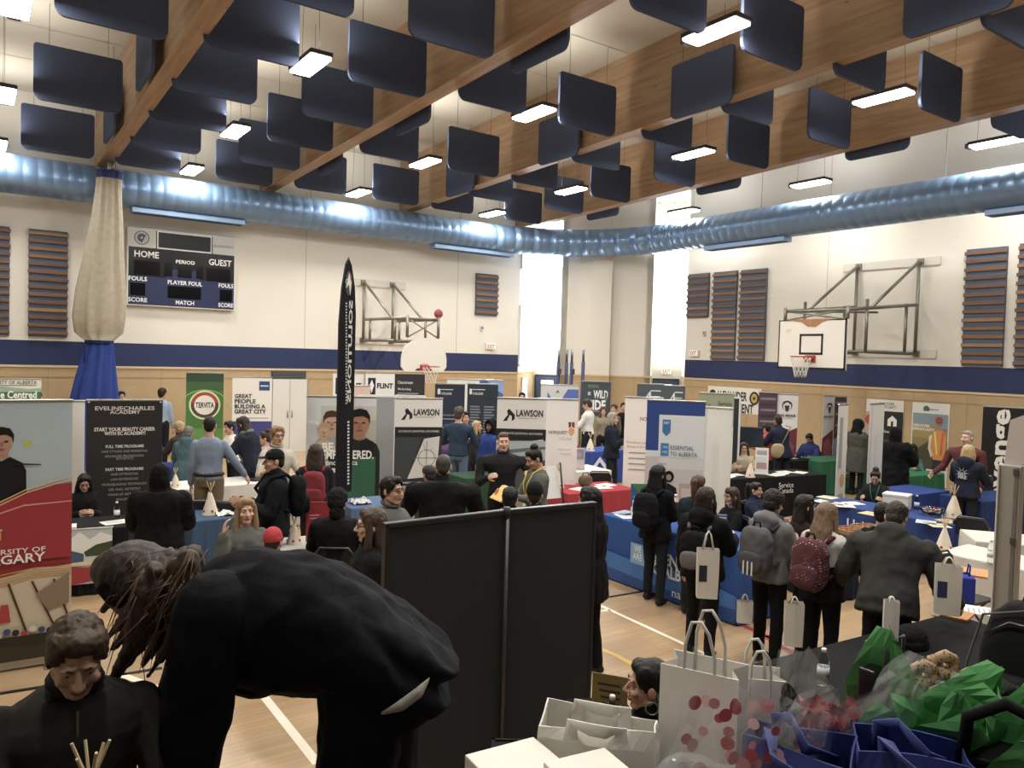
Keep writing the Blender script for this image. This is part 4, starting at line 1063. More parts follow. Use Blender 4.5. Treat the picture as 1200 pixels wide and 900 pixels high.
backpack(pp['hoodie'], 'grey backpack with three white stripes worn by hoodie student', '#58585c', '#4e4e52', low=.06, size=(.32, .2, .48), stripes='#e0e0dc')
bp_ = backpack(pp['marp'], 'maroon patterned backpack with tiny white dashes', '#56252e', low=.05, size=(.34, .22, .5))
dm_ = bpy.data.materials.new('maroon_dashed_fabric'); dm_.use_nodes = True; n_ = dm_.node_tree.nodes; l_ = dm_.node_tree.links
tc_ = n_.new('ShaderNodeTexCoord'); mp_ = n_.new('ShaderNodeMapping'); mp_.inputs['Rotation'].default_value = (0, R(35), 0); mp_.inputs['Scale'].default_value = (26, 26, 60)
vo_ = n_.new('ShaderNodeTexVoronoi'); vo_.inputs['Scale'].default_value = 1; vo_.inputs['Randomness'].default_value = .25
cr_ = n_.new('ShaderNodeValToRGB'); cr_.color_ramp.elements[0].position = .16; cr_.color_ramp.elements[0].color = (*lin('#cfc0c0'), 1); cr_.color_ramp.elements[1].position = .24; cr_.color_ramp.elements[1].color = (*lin('#56252e'), 1)
l_.new(tc_.outputs['Object'], mp_.inputs['Vector']); l_.new(mp_.outputs['Vector'], vo_.inputs['Vector']); l_.new(vo_.outputs['Distance'], cr_.inputs['Fac']); l_.new(cr_.outputs['Color'], n_['Principled BSDF'].inputs['Base Color']); n_['Principled BSDF'].inputs['Roughness'].default_value = .9
for ch_ in bp_.children:
    if ch_.name.startswith(('pack_body', 'front_pocket')): ch_.data.materials[0] = dm_
# ================= STANDS =================
alu = steel('#b4b4b0', .35); dgrey = paint('#2a2b2e')
class Pr:
    """print on a flat front: u 0..1 left to right, v 0..1 top to bottom"""
    def __init__(s, b, w, h, z0, y=0.): s.b, s.w, s.h, s.z0, s.y = b, w, h, z0, y
    def X(s, u): return (u - .5) * s.w
    def Z(s, v): return s.z0 + (1 - v) * s.h
    def up(s): s.y -= .0014; return s.y
    def rect(s, u0, v0, u1, v1, c): s.b.rect(s.X(u0), s.Z(v1), s.X(u1), s.Z(v0), prnt(c), s.up())
    def poly(s, P_, c): s.b.poly([(s.X(u), s.Z(v)) for u, v in P_], prnt(c), s.up())
    def disc(s, u, v, r, c, rz=None): s.b.disc(s.X(u), s.Z(v), r * s.w, prnt(c), s.up(), rz=(rz * s.w if rz else None))
    def ring(s, u, v, r0, r1, c, a0=0, a1=360): s.b.ring(s.X(u), s.Z(v), r0 * s.w, r1 * s.w, prnt(c), s.up(), a0=a0, a1=a1)
    def text(s, t, u, v, hh, c, wf=None, al='c', bold=.015, rot=0, mirror=False): s.b.text(t, s.X(u), s.Z(v), hh * s.w, prnt(c), s.up(), al=al, bold=bold, width=(wf * s.w if wf else None), rot=rot, mirror=mirror)
    def lines(s, u0, u1, v0, v1, n, c, k=.45, rag=.25):
        rnd = random.Random(int(u0 * 1000 + v0 * 777)); d = (v1 - v0) / n; y = s.up()
        for i in range(n): s.b.rect(s.X(u0), s.Z(v0 + (i + k) * d), s.X(u1 - (u1 - u0) * rag * rnd.random()), s.Z(v0 + i * d), prnt(c), y)
    def figure(s, u, v, sc, skin, hair, shirt):      # a printed person, head and shoulders
        a = s.w / s.h
        q = lambda L: [(u + x * sc, v + y * sc * a) for x, y in L]
        s.poly(q([(-.16, .2), (.16, .2), (.16, .5), (-.16, .5)]), skin)
        s.poly(q([(-.62, 2.4), (-.6, .85), (-.5, .62), (-.2, .44), (0, .56), (.2, .44), (.5, .62), (.6, .85), (.62, 2.4)]), shirt)
        s.poly(q([(.26 * math.cos(R(k)) , .02 - .36 * math.sin(R(k)) if k > 180 else .02 - .34 * math.sin(R(k))) for k in range(0, 360, 20)]), skin)
        s.poly(q([(-.29, .05), (-.3, -.2), (-.2, -.38), (0, -.43), (.2, -.38), (.3, -.2), (.29, .05), (.24, -.12), (.1, -.2), (-.12, -.18), (-.24, -.1)]), hair)
        for k in (-1, 1): s.poly(q([(k * .06, -.02), (k * .16, -.03), (k * .16, .015), (k * .06, .015)]), hair)
        s.poly(q([(-.03, .0), (.03, 0), (.05, .12), (-.05, .12)]), '#9a6f58'); s.poly(q([(-.09, .2), (.09, .2), (.05, .24), (-.05, .24)]), '#8a4a42')
def banner(label, px0, px1, ytop, D, draw, turn=0, name='retractable_banner', cat='banner', back='#c9c9c6', thick=.004, zt=None, zb=.1, group=None, rails=True, lean=0):
    pc = at((px0 + px1) / 2, ytop, D); w = abs(px1 - px0) * D / F / math.cos(R(turn))
    loc = V((pc.x, pc.y, 0)); h = (zt or pc.z)
    t = thing(name, label, cat, loc, face_rz(loc, turn), group)
    b = MB(); b.box((0, .004, (zb + h) / 2), (w, thick * 2, h - zb), prnt(back))
    draw(Pr(b, w, h - zb, zb, .004 - thick)); b.build('printed_panel', t)
    b = MB(); b.box((0, .004, h), (w + .012, .03, .028), alu, bev=.006); b.build('top_rail', t)
    if rails:
        b = MB(); b.box((0, .02, zb / 2 + .01), (w + .03, .11, zb - .01), alu, bev=.02); b.build('base', t)
        for sx in (-1, 1):
            b = MB(); b.box((sx * w * .3, .02, .008), (.05, .32, .016), alu, bev=.005); b.build('foot', t)
        b = MB(); b.cyl((0, .05, .06), (0, .03, h - .01), .011, alu, 10); b.build('support_pole', t)
    return t
# --- left side
def d_calg(p):
    p.rect(0, 0, 1, 1, '#a32730'); p.rect(0, 0, 1, .36, '#a9bcc6')
    p.disc(.63, .165, .035, '#b8bf4a')
    p.figure(.42, .155, .33, '#b98a74', '#1c1715', '#17161a'); p.poly([(.1, .33), (.16, .25), (.5, .24), (.62, .3), (.44, .38), (.1, .4)], '#19181c'); p.poly([(.45, .235), (.74, .246), (.74, .25), (.45, .244)], '#222222'); p.poly([(.17, .26), (.27, .255), (.24, .4), (.15, .42)], '#d9c9b4')
    p.poly([(0, .47), (.2, .43), (.4, .39), (.62, .35), (.8, .33), (1, .325), (1, .62), (0, .62)], '#a32730')
    for dv in (0, .012): p.poly([(.0, .46 + dv), (.3, .405 + dv), (.62, .34 + dv), (1, .295 + dv), (1, .3 + dv), (.62, .345 + dv), (.3, .41 + dv), (0, .465 + dv)], '#d8b77e')
    p.poly([(.3, .44), (.6, .4), (1, .395), (1, .4), (.6, .407), (.3, .446)], '#d98a88')
    p.poly([(.24, .5), (.42, .5), (.42, .53), (.33, .555), (.24, .53)], '#d3a93c'); p.poly([(.27, .508), (.39, .508), (.39, .527), (.33, .545), (.27, .527)], '#3a2a1a'); p.poly([(.3, .512), (.36, .512), (.33, .535)], '#c23a33'); p.rect(.23, .49, .43, .496, '#e0c9a0')
    p.text('UNIVERSITY OF', .47, .578, .048, '#efe2dc', .62); p.text('CALGARY', .47, .608, .085, '#f3ebe6', .62, bold=.02)
    p.poly([(0, .72), (.3, .69), (.65, .655), (1, .65), (1, .92), (0, .92)], '#cdbfa6')
    for k in range(5): p.poly([(0, .70 + k * .009), (.35, .668 + k * .011), (.7, .648 + k * .009), (1, .655 + k * .008), (1, .658 + k * .008), (.7, .652 + k * .009), (.35, .672 + k * .011), (0, .704 + k * .009)], '#c79a45')
    for a, c in ((.12, .2), (.3, .4), (.47, .62), (.66, .86), (.84, 1.0)): p.poly([(a, .7), (a + .02, .7), (c + .02, .9), (c, .9)], '#4b3526')
    p.poly([(.42, .78), (.48, .78), (.5, .85), (.4, .85)], '#b23330'); p.poly([(.0, .76), (.08, .74), (.1, .9), (0, .9)], '#b06a4c'); p.poly([(.7, .75), (.98, .68), (.98, .8), (.8, .82)], '#8d7862')
    for k in range(14): p.disc(.05 + k * .07, .885 + (k % 3) * .007, .03, ('#b23b36', '#d8d2c8', '#35517a', '#2d2926')[k % 4])
    p.rect(0, .905, 1, 1, '#2b2a22'); p.poly([(0, .96), (.3, .93), (.7, .95), (1, .93), (1, 1), (0, 1)], '#3a3325')
banner('large red and sky-blue university banner with teepee photo, far left foreground', -48, 76, 470, 6.55, d_calg)
def d_blank(p): p.rect(0, 0, 1, 1, '#d2d2d0')
banner('blank white banner directly right of red university banner', 76, 98, 470, 10.6, d_blank)
def d_alb(p):
    p.rect(0, 0, 1, 1, '#dcdad2'); p.rect(0, .10, 1, .3, '#3c6b4c'); p.poly([(0, .1), (.4, .075), (.8, .1), (1, .09), (1, .13), (0, .13)], '#8fb39a')
    p.text('UNIVERSITY OF ALBERTA', .5, .035, .065, '#55605a', .86); p.lines(.1, .95, .06, .078, 1, '#7d8a80'); p.text('People Centred', .5, .155, .13, '#e8efe8', .86, bold=.03); p.rect(0, .3, 1, 1, '#7c8a52')
banner('white banner with green landscape band cut off by left edge', -22, 43, 444, 15.2, d_alb)
def d_evel(p):
    p.rect(0, 0, 1, 1, '#2b2a2c')
    p.text('EVELINECHARLES', .5, .055, .055, '#d8d6d2', .78); p.text('ACADEMY', .5, .082, .05, '#d8d6d2', .4)
    p.text('START YOUR BEAUTY CAREER', .5, .2, .05, '#e6e4df', .8, bold=.03); p.text('WITH EC ACADEMY!', .5, .228, .05, '#e6e4df', .54, bold=.03)
    p.text('FULL TIME PROGRAMS', .5, .318, .042, '#dcdad5', .5, bold=.025)
    for k, s_ in enumerate(('HAIR STYLING AND BARBERING', 'ADVANCED PROFESSIONAL', 'ESTHETICS')): p.text(s_, .5, (.352, .385, .402)[k], .036, '#a9a7a3', (.6, .52, .22)[k], bold=0)
    p.text('PART TIME PROGRAMS', .5, .476, .042, '#dcdad5', .5, bold=.025)
    for k, s_ in enumerate(('HAIR EXTENSIONS', 'LASH EXTENSIONS', 'MICROBLADING TECHNICIAN', 'GEL NAIL ARTISTRY', 'MAKE-UP ARTISTRY', 'WAXING')): p.text(s_, .5, .51 + k * .035, .036, '#a9a7a3', (.36, .36, .58, .42, .42, .22)[k], bold=0)
    for u in (.03, .97):
        for v in (.012, .56): p.disc(u, v, .014, '#c9c9c9')
banner('charcoal beauty academy banner with white lettering', 107, 187, 469, 10.5, d_evel)
def d_terv(p):
    p.rect(0, 0, 1, 1, '#3f7a34'); p.rect(0, 0, 1, .1, '#2e4a34'); p.rect(0, .1, 1, .2, '#3a6238'); p.ring(.5, .5, .78, .8, '#9bc48a', 20, 160)
    p.disc(.5, .36, .42, '#c9e8a8'); p.disc(.5, .36, .37, '#54403a'); p.ring(.5, .36, .27, .37, '#b23a2c', 10, 170); p.disc(.5, .36, .28, '#e2e2dc'); p.text('TERVITA', .5, .36, .15, '#26272a', .5, bold=.03); p.rect(0, .62, 1, 1, '#57913f')
banner('green banner with round red and white badge against the far wall', 220, 261, 437, 18.3, d_terv)
def d_great(p):
    p.rect(0, 0, 1, 1, '#e0dfdb'); p.rect(.67, .045, .94, .15, '#24477f'); p.rect(.7, .09, .91, .105, '#c8d3e4')
    for k, s_ in enumerate(('GREAT', 'PEOPLE', 'BUILDING A', 'GREAT CITY')): p.text(s_, .06, .215 + k * .058, .105, '#2b2f38', (.43, .53, .78, .8)[k], 'l', .035)
    p.lines(.2, .92, .46, .475, 1, '#7f848c'); p.rect(0, .5, 1, 1, '#3a3e86')
banner('white banner with bold slogan and blue square against far wall', 274, 318, 442, 18.0, d_great)
def d_conc(p):
    p.rect(0, 0, 1, 1, '#cfd6da'); p.rect(.2, .07, 1, 1, '#b7b2a4'); p.rect(.2, .07, 1, .18, '#c7c3b8')
    p.figure(.36, .2, .42, '#c99f86', '#4a3426', '#9aa0a4'); p.figure(.25, .27, .3, '#c8a184', '#b99a70', '#c8b79a'); p.figure(.76, .2, .5, '#a87858', '#1a1513', '#29282b')
    p.poly([(.2, .62), (.5, .5), (1, .46), (1, .88), (.2, .88)], '#2f6a50'); p.poly([(.3, .44), (.55, .42), (.6, .66), (.42, .68)], '#222427'); p.poly([(.2, .8), (.55, .78), (1, .86), (1, .92), (.2, .87)], '#d5dad6'); p.poly([(.2, .87), (1, .92), (1, 1), (.2, 1)], '#235a52')
    p.rect(.78, .34, .96, .44, '#1d1e20')
    p.text('BE', .23, .385, .12, '#f2f2ef', .16, 'l', .03); p.text('EMPOWERED.', .23, .445, .12, '#f2f2ef', .74, 'l', .03); p.text('concordia.ca', .24, .505, .075, '#e6ece8', .5, 'l')
    for k in range(3): p.rect(.24 + k * .12, .55, .31 + k * .12, .585, '#dfe8e2')
    p.text('TPON', .1, .2, .05, '#f0f2f2', .14)
banner('wide photo banner with two young men and slogan behind black feather flag', 361, 441, 465, 12.0, d_conc, back='#dde2e4')
def gboard(label, px0, px1, ytop, D, turn, col='#8d9092'):
    pc = at((px0 + px1) / 2, ytop, D); w = (px1 - px0) * D / F / math.cos(R(turn)); loc = V((pc.x, pc.y, 0))
    t = thing('display_board', label, 'display board', loc, face_rz(loc, turn))
    b = MB(); b.box((0, 0, pc.z / 2 + .03), (w - .05, .03, pc.z - .1), mat(col, .85, 0, .06, 40)); b.build('board', t)
    for sx in (-1, 1):
        b = MB(); b.box((sx * w / 2, 0, pc.z / 2), (.04, .045, pc.z), paint('#d5d5d3'), bev=.006); b.build('post', t)
        b = MB(); b.box((sx * w / 2, 0, .015), (.06, .4, .03), paint('#d5d5d3'), bev=.006); b.build('foot', t)
    b = MB(); b.box((0, 0, pc.z), (w, .04, .03), paint('#d5d5d3')); b.build('top_rail', t)
    return t
gboard('grey fabric display board left of the first survey banner', 421, 464, 464, 12.7, 0)
gboard('grey fabric display board behind the first survey banner', 464, 498, 464, 13.3, -12)
def d_laws(p):
    p.rect(0, 0, 1, 1, '#34383d'); p.rect(0, 0, 1, .22, '#dfdedb')
    p.poly([(.12, .165), (.22, .12), (.2, .09), (.26, .08), (.36, .12), (.36, .15), (.3, .165), (.3, .13), (.26, .12), (.2, .165)], '#26282b'); p.disc(.24, .085, .02, '#26282b')
    p.text('LAWSON', .66, .105, .13, '#26282b', .54, bold=.03); p.lines(.42, .92, .14, .148, 1, '#9a9a98')
    p.rect(0, .22, 1, .285, '#26282c'); p.text('ACCURATE SURVEYING ANYWHERE', .5, .252, .04, '#c9cbcc', .86)
    p.poly([(0, .3), (.55, .3), (.3, .62), (0, .62)], '#3e4448'); p.poly([(.62, .31), (.95, .29), (.9, .6), (.28, .62)], '#cfcfca')
    p.ring(.68, .46, .17, .185, '#6a7683'); p.rect(.42, .456, .93, .462, '#6a7683'); p.rect(.672, .33, .685, .58, '#6a7683'); p.ring(.72, .36, .1, .11, '#8a97a3', 160, 330)
    p.text('lawsonsurveys.ca', .4, .645, .05, '#cfd3d6', .7); p.rect(0, .67, 1, 1, '#9b927c')
banner('first survey company banner, tilted, with white header and road logo', 464, 519, 467, 12.0, d_laws, turn=8)
def d_laws2(p):
    d_laws(p); p.poly([(0, .31), (1, .3), (1, .5), (0, .52)], '#a9b6bd'); p.poly([(0, .38), (1, .34), (1, .36), (0, .41)], '#5d6f76'); p.poly([(0, .45), (1, .44), (1, .67), (0, .67)], '#4a5154'); p.poly([(.2, .45), (.25, .32), (.3, .45)], '#4a5154')
banner('second survey company banner, behind the smiling man in black', 583, 641, 467, 11.6, d_laws2)
def d_flint(p):
    p.rect(0, 0, 1, 1, '#dddfe0'); p.rect(.08, .08, .34, .34, '#1e2a44'); p.poly([(.21, .11), (.29, .2), (.24, .26), (.21, .32), (.18, .26), (.13, .2)], '#e8eaec'); p.text('FLINT', .66, .2, .17, '#1c1d20', .54, bold=.04); p.lines(.08, .9, .44, .62, 3, '#9aa0a6'); p.rect(.1, .66, .4, .95, '#bfc6c4'); p.disc(.7, .8, .1, '#c79a7c'); p.rect(.52, .88, .9, 1, '#d8b99a')
banner('white sign with shield logo partly behind black feather flag', 391, 426, 437, 18.4, d_flint, zb=.8, name='pop_up_sign', cat='sign')
banner('white sign with shield logo right of the feather flag', 429, 463, 437, 18.4, d_flint, zb=.8, name='pop_up_sign', cat='sign')
def d_vtc(p):
    p.rect(0, 0, 1, 1, '#d6c07c'); p.rect(0, .0, 1, .14, '#d7b9b0'); p.disc(.5, .2, .38, '#e2dccb'); p.ring(.5, .2, .3, .4, '#2f3d63', 0, 180); p.ring(.5, .2, .3, .4, '#c98a3a', 180, 300); p.text('VTC', .5, .2, .17, '#a3552f', .4, bold=.03)
banner('yellow sign with circular badge behind grey display board', 412, 434, 452, 16.5, d_vtc, name='pop_up_sign', cat='sign')
def d_black(p):
    p.rect(0, 0, 1, 1, '#2d2f33'); p.text('Clearstream', .1, .09, .1, '#cfd0d2', .5, 'l'); p.text('We Are Hiring', .1, .16, .075, '#d5d6d8', .44, 'l', .02); p.lines(.1, .8, .2, .26, 3, '#9fa2a6'); p.disc(.28, .36, .1, '#b08468'); p.disc(.62, .36, .1, '#a67b60'); p.disc(.28, .335, .1, '#2a211c', .05); p.disc(.62, .335, .1, '#5a4434', .05); p.rect(.1, .4, .9, .5, '#3c4048')
banner('black sign with white heading and two printed faces, far wall', 463, 498, 438, 18.0, d_black, name='pop_up_sign', cat='sign')
# feather flag
fp = at(409, 303, 10.6); loc = V((fp.x, fp.y, 0)); t = thing('feather_flag', 'tall narrow black feather flag with white vertical lettering', 'flag', loc, face_rz(loc, 38))
zt = fp.z; b = MB(); hw_ = .135
ol = [(-hw_, .88), (hw_ * .9, .86), (hw_, 1.6), (hw_, zt - .75), (hw_ * .8, zt - .38), (hw_ * .35, zt - .08), (.0, zt), (-hw_ * .4, zt - .1), (-hw_ * .85, zt - .45), (-hw_, zt - .9)]
b.prism(ol, -.004, .004, cloth('#1d1e22')); p = Pr(b, .27, zt - .9, .9, -.006)
p.disc(.5, .105, .22, '#3a3c40', .62); p.ring(.45, .1, .12, .16, '#b9bab8', 60, 330); p.poly([(.32, .13), (.5, .06), (.66, .1), (.6, .16), (.5, .11)], '#d0cfc9'); p.poly([(.52, .06), (.66, .075), (.6, .1)], '#9a4a40')
p.text('SOLUTIONS', .64, .4, .22, '#c3c4c4', 5.2, rot=90, mirror=True, bold=.03); [p.rect(.3, .19 + k * .013, .4, .197 + k * .013, '#a9abac') for k in range(34)]; [p.rect(.44, .7 + k * .014, .56, .708 + k * .014, '#cfcfcf') for k in range(20)]
b.build('flag_cloth', t)
b = MB(); b.tube([(-hw_ - .012, 0, .05), (-hw_ - .014, 0, zt - .9), (-hw_ * .85, 0, zt - .42), (-hw_ * .4, 0, zt - .07), (0, 0, zt + .02)], .009, dgrey, 8); b.build('pole', t)
for a in (0, 90):
    b = MB(); b.box((-hw_ - .012, 0, .03), (.8, .05, .03), dgrey, rz=R(a)); b.build('cross_foot', t)
# centre back
def d_navy(p):
    p.rect(0, 0, 1, 1, '#232c45'); p.rect(.09, .055, .18, .115, '#cfd3da'); p.lines(.2, .62, .058, .085, 1, '#cfd6dc', .3); p.text('COLLEGE', .2, .105, .07, '#cfd6dc', .36, 'l', .02); p.text('discover how far you can go', .5, .34, .06, '#8fa0b4', .75); p.lines(.2, .8, .38, .4, 1, '#8fa0b4'); p.poly([(0, .6), (.5, .5), (1, .62), (1, 1), (0, 1)], '#4a2f66'); p.disc(.4, .66, .22, '#6a4a86'); p.disc(.6, .56, .08, '#8fb0d0')
    for k in range(5): p.disc(.3 + k * .08, .48, .025, '#d5d9e0')
banner('navy banner with purple glow behind tall plaid-shirt man', 510, 545, 450, 17.4, d_navy)
def d_navy2(p):
    p.rect(0, 0, 1, 1, '#26323f'); p.rect(.07, .055, .15, .115, '#cfd3da'); p.lines(.17, .58, .058, .085, 1, '#cfd6dc', .3); p.text('COLLEGE', .17, .105, .07, '#cfd6dc', .34, 'l', .02)
    for u in (.1, .55): p.lines(u, u + .35, .24, .6, 12, '#75838e', .5)
banner('dark slate banner with two columns of small print', 548, 584, 450, 17.4, d_navy2)
def d_wb(p): p.rect(0, 0, 1, 1, '#d3d8d8'); p.rect(.58, 0, 1, 1, '#3a5aa8'); p.poly([(.7, 0), (1, 0), (1, .16), (.85, .1)], '#7d9ed8')
banner('white and blue banner behind the two navy banners', 524, 590, 445, 19.0, d_wb)
def d_chev(p): p.rect(0, 0, 1, 1, '#c4c9c6'); p.poly([(.18, .13), (.38, .22), (.18, .22)], '#4a6ab0'); p.poly([(.18, .09), (.4, .23), (.18, .23)], '#4666a8'); p.poly([(.72, .05), (1, .05), (1, .23), (.48, .23)], '#4a68b8'); p.poly([(.4, .09), (.45, .06), (.5, .09), (.48, .1), (.45, .08), (.42, .1)], '#4a4f55')
banner('silver banner with blue chevrons beside the corner pier', 634, 678, 451, 18.8, d_chev)
def d_wild(p):
    p.rect(0, 0, 1, 1, '#3b4650'); p.text('EXPLORE THE', .4, .06, .1, '#6f9a5c', .36); p.text('WILD', .66, .155, .26, '#e4e8e8', .5, bold=.03); p.text('SIDE', .54, .285, .32, '#e4e8e8', .6, bold=.04); p.text('on', .24, .15, .14, '#e4e8e8', .12, rot=90); p.lines(.3, .8, .36, .375, 1, '#b9c0c2'); p.rect(0, .42, 1, 1, '#7d9c62'); p.disc(.85, .2, .06, '#5f7f4e')
banner('dark slate banner with large white wild-side lettering', 682, 716, 447, 20.0, d_wild)
def d_nq(p):
    p.rect(0, 0, 1, 1, '#e2e0de')
    p.poly([(.7, .18), (.79, .18), (.79, .215), (.72, .23)], '#7a2a2c'); p.poly([(.81, .18), (.9, .18), (.9, .23), (.81, .215)], '#8d3a34'); p.poly([(.71, .24), (.8, .22), (.9, .24), (.89, .27), (.8, .295), (.72, .27)], '#d9a05a')
    p.text('NORQUEST', .38, .265, .1, '#7c3d42', .6, bold=.01); p.text('COLLEGE', .62, .315, .085, '#a9a6a4', .4, bold=0); p.text('Step Forward', .6, .4, .05, '#c99a7a', .4); p.text('norquest.ca', .65, .435, .045, '#c99a7a', .34)
    r = random.Random(3)
    for k in range(46): u, v = r.uniform(.05, .97), r.uniform(.78, .99); p.disc(u, v, .012 + .012 * r.random(), ('#7a2a33', '#c98a4a', '#3a2a2a', '#b0525a')[k % 4]) if v > .98 - .3 * u * r.random() - .1 else None
banner('white college banner with red and gold shield, middle of hall', 641, 678, 468, 12.6, d_nq)
def d_nq2(p): p.rect(0, 0, 1, 1, '#e2deda'); p.text('NORQUEST', .72, .17, .1, '#9a4a52', .62); p.text('Educational opportunity', .48, .36, .06, '#b4705a', .8, bold=0); p.text('Bring it all here', .4, .395, .055, '#b4705a', .6, bold=0); [p.lines(.14, .7, .44 + k * .045, .458 + k * .045, 1, '#8f8a88') for k in range(4)]; p.rect(.0, .9, 1, 1, '#d9cfc6')
banner('white college banner half hidden behind blue-topped banner', 733, 777, 466, 12.9, d_nq2)
def d_nait(p):
    p.rect(0, 0, 1, 1, '#dcd9d6'); p.rect(0, 0, 1, .32, '#2a4a92'); p.rect(.22, .09, 1, .36, '#dfe2e4'); p.rect(.0, .32, .22, .36, '#dfe2e4')
    p.poly([(.28, .12), (.42, .12), (.42, .2), (.35, .225), (.28, .2)], '#2f78b8'); p.text('NAIT', .35, .14, .045, '#dcebf5', .1); p.rect(.26, .27, .4, .35, '#2f86c0'); p.text('WE', .34, .295, .035, '#cfe4f2', .08); p.text('ARE', .33, .325, .035, '#cfe4f2', .1)
    p.text('ESSENTIAL', .43, .295, .07, '#3c434c', .4, 'l', .0); p.text('TO ALBERTA', .43, .335, .07, '#3c434c', .46, 'l', .0); p.text('nait.ca', .3, .4, .035, '#3a8ac0', .14)
    p.rect(0, .36, .22, .85, '#cfc6bb'); p.rect(.22, .43, 1, .85, '#d2cbc4'); p.rect(.6, .52, .9, .8, '#c0aa98'); p.rect(.64, .55, .86, .62, '#d8c6b6'); p.rect(.64, .64, .86, .7, '#b89f8c'); p.rect(.24, .42, .3, .6, '#8b6f5c')
    p.poly([(.18, .62), (.2, .5), (.28, .6), (.4, .52), (.55, .55), (.62, .7), (.58, .8), (.3, .8)], '#20191a'); p.disc(.42, .48, .085, '#17120f', .1); p.disc(.42, .485, .045, '#b08a76', .055); p.rect(0, .82, 1, 1, '#8f7f96')
    for k in range(12): p.rect(.05 + k * .075, .8 - .03 * (k % 3), .09 + k * .075, .86, ('#3b3338', '#c8bfc2', '#6a5560', '#ded6d0')[k % 4])
banner('blue-topped institute banner with printed photo of dark-haired woman', 759, 826, 470, 10.6, d_nait)
def d_plain(p): p.rect(0, 0, 1, 1, '#d6d7d3'); p.poly([(.1, 0), (.2, 0), (.12, 1), (.0, 1)], '#c2c4c0'); p.rect(.4, .25, .6, .9, '#cfd1cc')
banner('tilted plain white banner seen from behind, right of blue-topped one', 823, 858, 478, 11.2, d_plain, turn=-24)
def d_serv(p): p.rect(0, 0, 1, 1, '#8b967a'); p.lines(.1, .42, .1, .2, 2, '#6a745c'); p.text('Service', .74, .09, .12, '#33402e', .38); p.text('Canada', .78, .16, .12, '#33402e', .4); p.rect(0, .3, 1, 1, '#c7cabf')
banner('olive government service banner behind the tilted white banner', 820, 860, 461, 14.8, d_serv)
gboard('dark charcoal panel beside the black government table', 853, 867, 466, 15.2, 20, '#2a2f35')
def d_log(p): p.rect(0, 0, 1, 1, '#46525e'); p.poly([(.1, .26), (.48, .08), (.52, .08), (.56, .26), (.48, .26), (.45, .12), (.18, .26)], '#cdd3d6'); p.lines(.52, .92, .07, .12, 1, '#e0e4e6', .2); p.lines(.52, .88, .135, .18, 1, '#e0e4e6', .2); p.lines(.5, .94, .2, .22, 1, '#aeb6ba'); p.rect(0, .3, 1, 1, '#5f6c78')
banner('slate blue banner with white triangle logo near right recess', 747, 778, 450, 18.6, d_log)
banner('slate blue banner with white triangle logo, right one of the pair', 778, 803, 452, 18.6, d_log)
# paper sign taped on the right wall
def wallsign(label, px0, px1, y0, y1, draw, name='paper_sign', M=None, wp=None, th=.004):
    wp = wp or WRp; M = M or WRM
    xa, zt = wp(px0, y0); xb, _ = wp(px1, y0); _, zb = wp(px0, y1)
    t = thing(name, label, 'sign', M=M @ Matrix.Translation(((xa + xb) / 2, -.012, zb)))
    b = MB(); b.box((0, .002, (zt - zb) / 2), (xb - xa, th, zt - zb), prnt('#dedcd4')); draw(Pr(b, xb - xa, zt - zb, 0, -.001)); b.build('sheet', t); return t
def d_alex(p):
    p.poly([(.02, .1), (.1, 0), (.9, .04), (1, .16), (.98, .9), (.9, 1), (.5, .96), (.05, .98)], '#e4e2da'); p.disc(.1, .32, .07, '#22252a'); p.disc(.13, .4, .04, '#e4e2da'); p.text('ALEXANDER', .46, .34, .13, '#2a2f38', .58, bold=.03); p.text('DEPARTMENT', .52, .8, .13, '#2a2f38', .7, bold=.03); p.disc(.88, .38, .085, '#1e2126', .1); p.disc(.88, .38, .055, '#c9a83a', .07); p.disc(.88, .38, .025, '#3a4a2a')
wallsign('white paper sign with department lettering taped on the right wall', 830, 893, 452, 481, d_alex)
def d_bear(p):
    p.rect(0, 0, 1, 1, '#d8d5d6'); p.poly([(0, .5), (1, .38), (1, 1), (0, 1)], '#6d2a3e'); p.poly([(.1, .55), (.5, .5), (.9, .6), (.6, .8), (.2, .78)], '#8a4658')
    p.disc(.5, .13, .24, '#3a3638'); p.disc(.5, .14, .19, '#d8d5d6'); p.disc(.36, .1, .06, '#3a3638'); p.disc(.64, .1, .06, '#3a3638'); p.poly([(.38, .13), (.62, .13), (.56, .2), (.44, .2)], '#3a3638'); p.text('BIG BEAR', .5, .245, .11, '#4a2a34', .86, bold=.03); p.lines(.1, .9, .275, .285, 1, '#8a8286')
def d_bear_s(p):
    p.rect(0, 0, 1, 1, '#4c3d49')
    for k in range(5): p.rect(.1, .06 + k * .065, .9, .085 + k * .065, '#8d6f80' if k % 2 == 0 else '#3c2f3a')
    p.rect(0, .42, 1, 1, '#3a3138')
banner('dark plum banner with horizontal bars left of bear banner', 890, 911, 460, 18.1, d_bear_s)
banner('white and maroon banner with bear head logo, near black table', 911, 935, 462, 18.0, d_bear)
banner('second white and maroon bear head banner, nearer green table', 966, 979, 464, 18.2, d_bear, turn=50)
def d_bear_r(p):
    d_bear_s(p); p.poly([(0, .5), (1, .4), (1, .9), (0, 1)], '#6a6f80')
banner('plum and grey striped banner beside second bear banner', 979, 992, 465, 18.0, d_bear_r, turn=40)
def d_edge(p): p.rect(0, 0, 1, 1, '#d9d6cf'); p.rect(.15, .1, .5, .5, '#9a9da0'); p.disc(.6, .6, .25, '#d39a3a'); p.rect(.2, .7, .8, .9, '#b9a68a')
banner('narrow white banner with orange spot seen almost edge on', 984, 994, 474, 12.6, d_edge, turn=72)
banner('narrow white banner seen edge on before the hard hat posters', 1021, 1036, 473, 13.2, d_plain, turn=66)
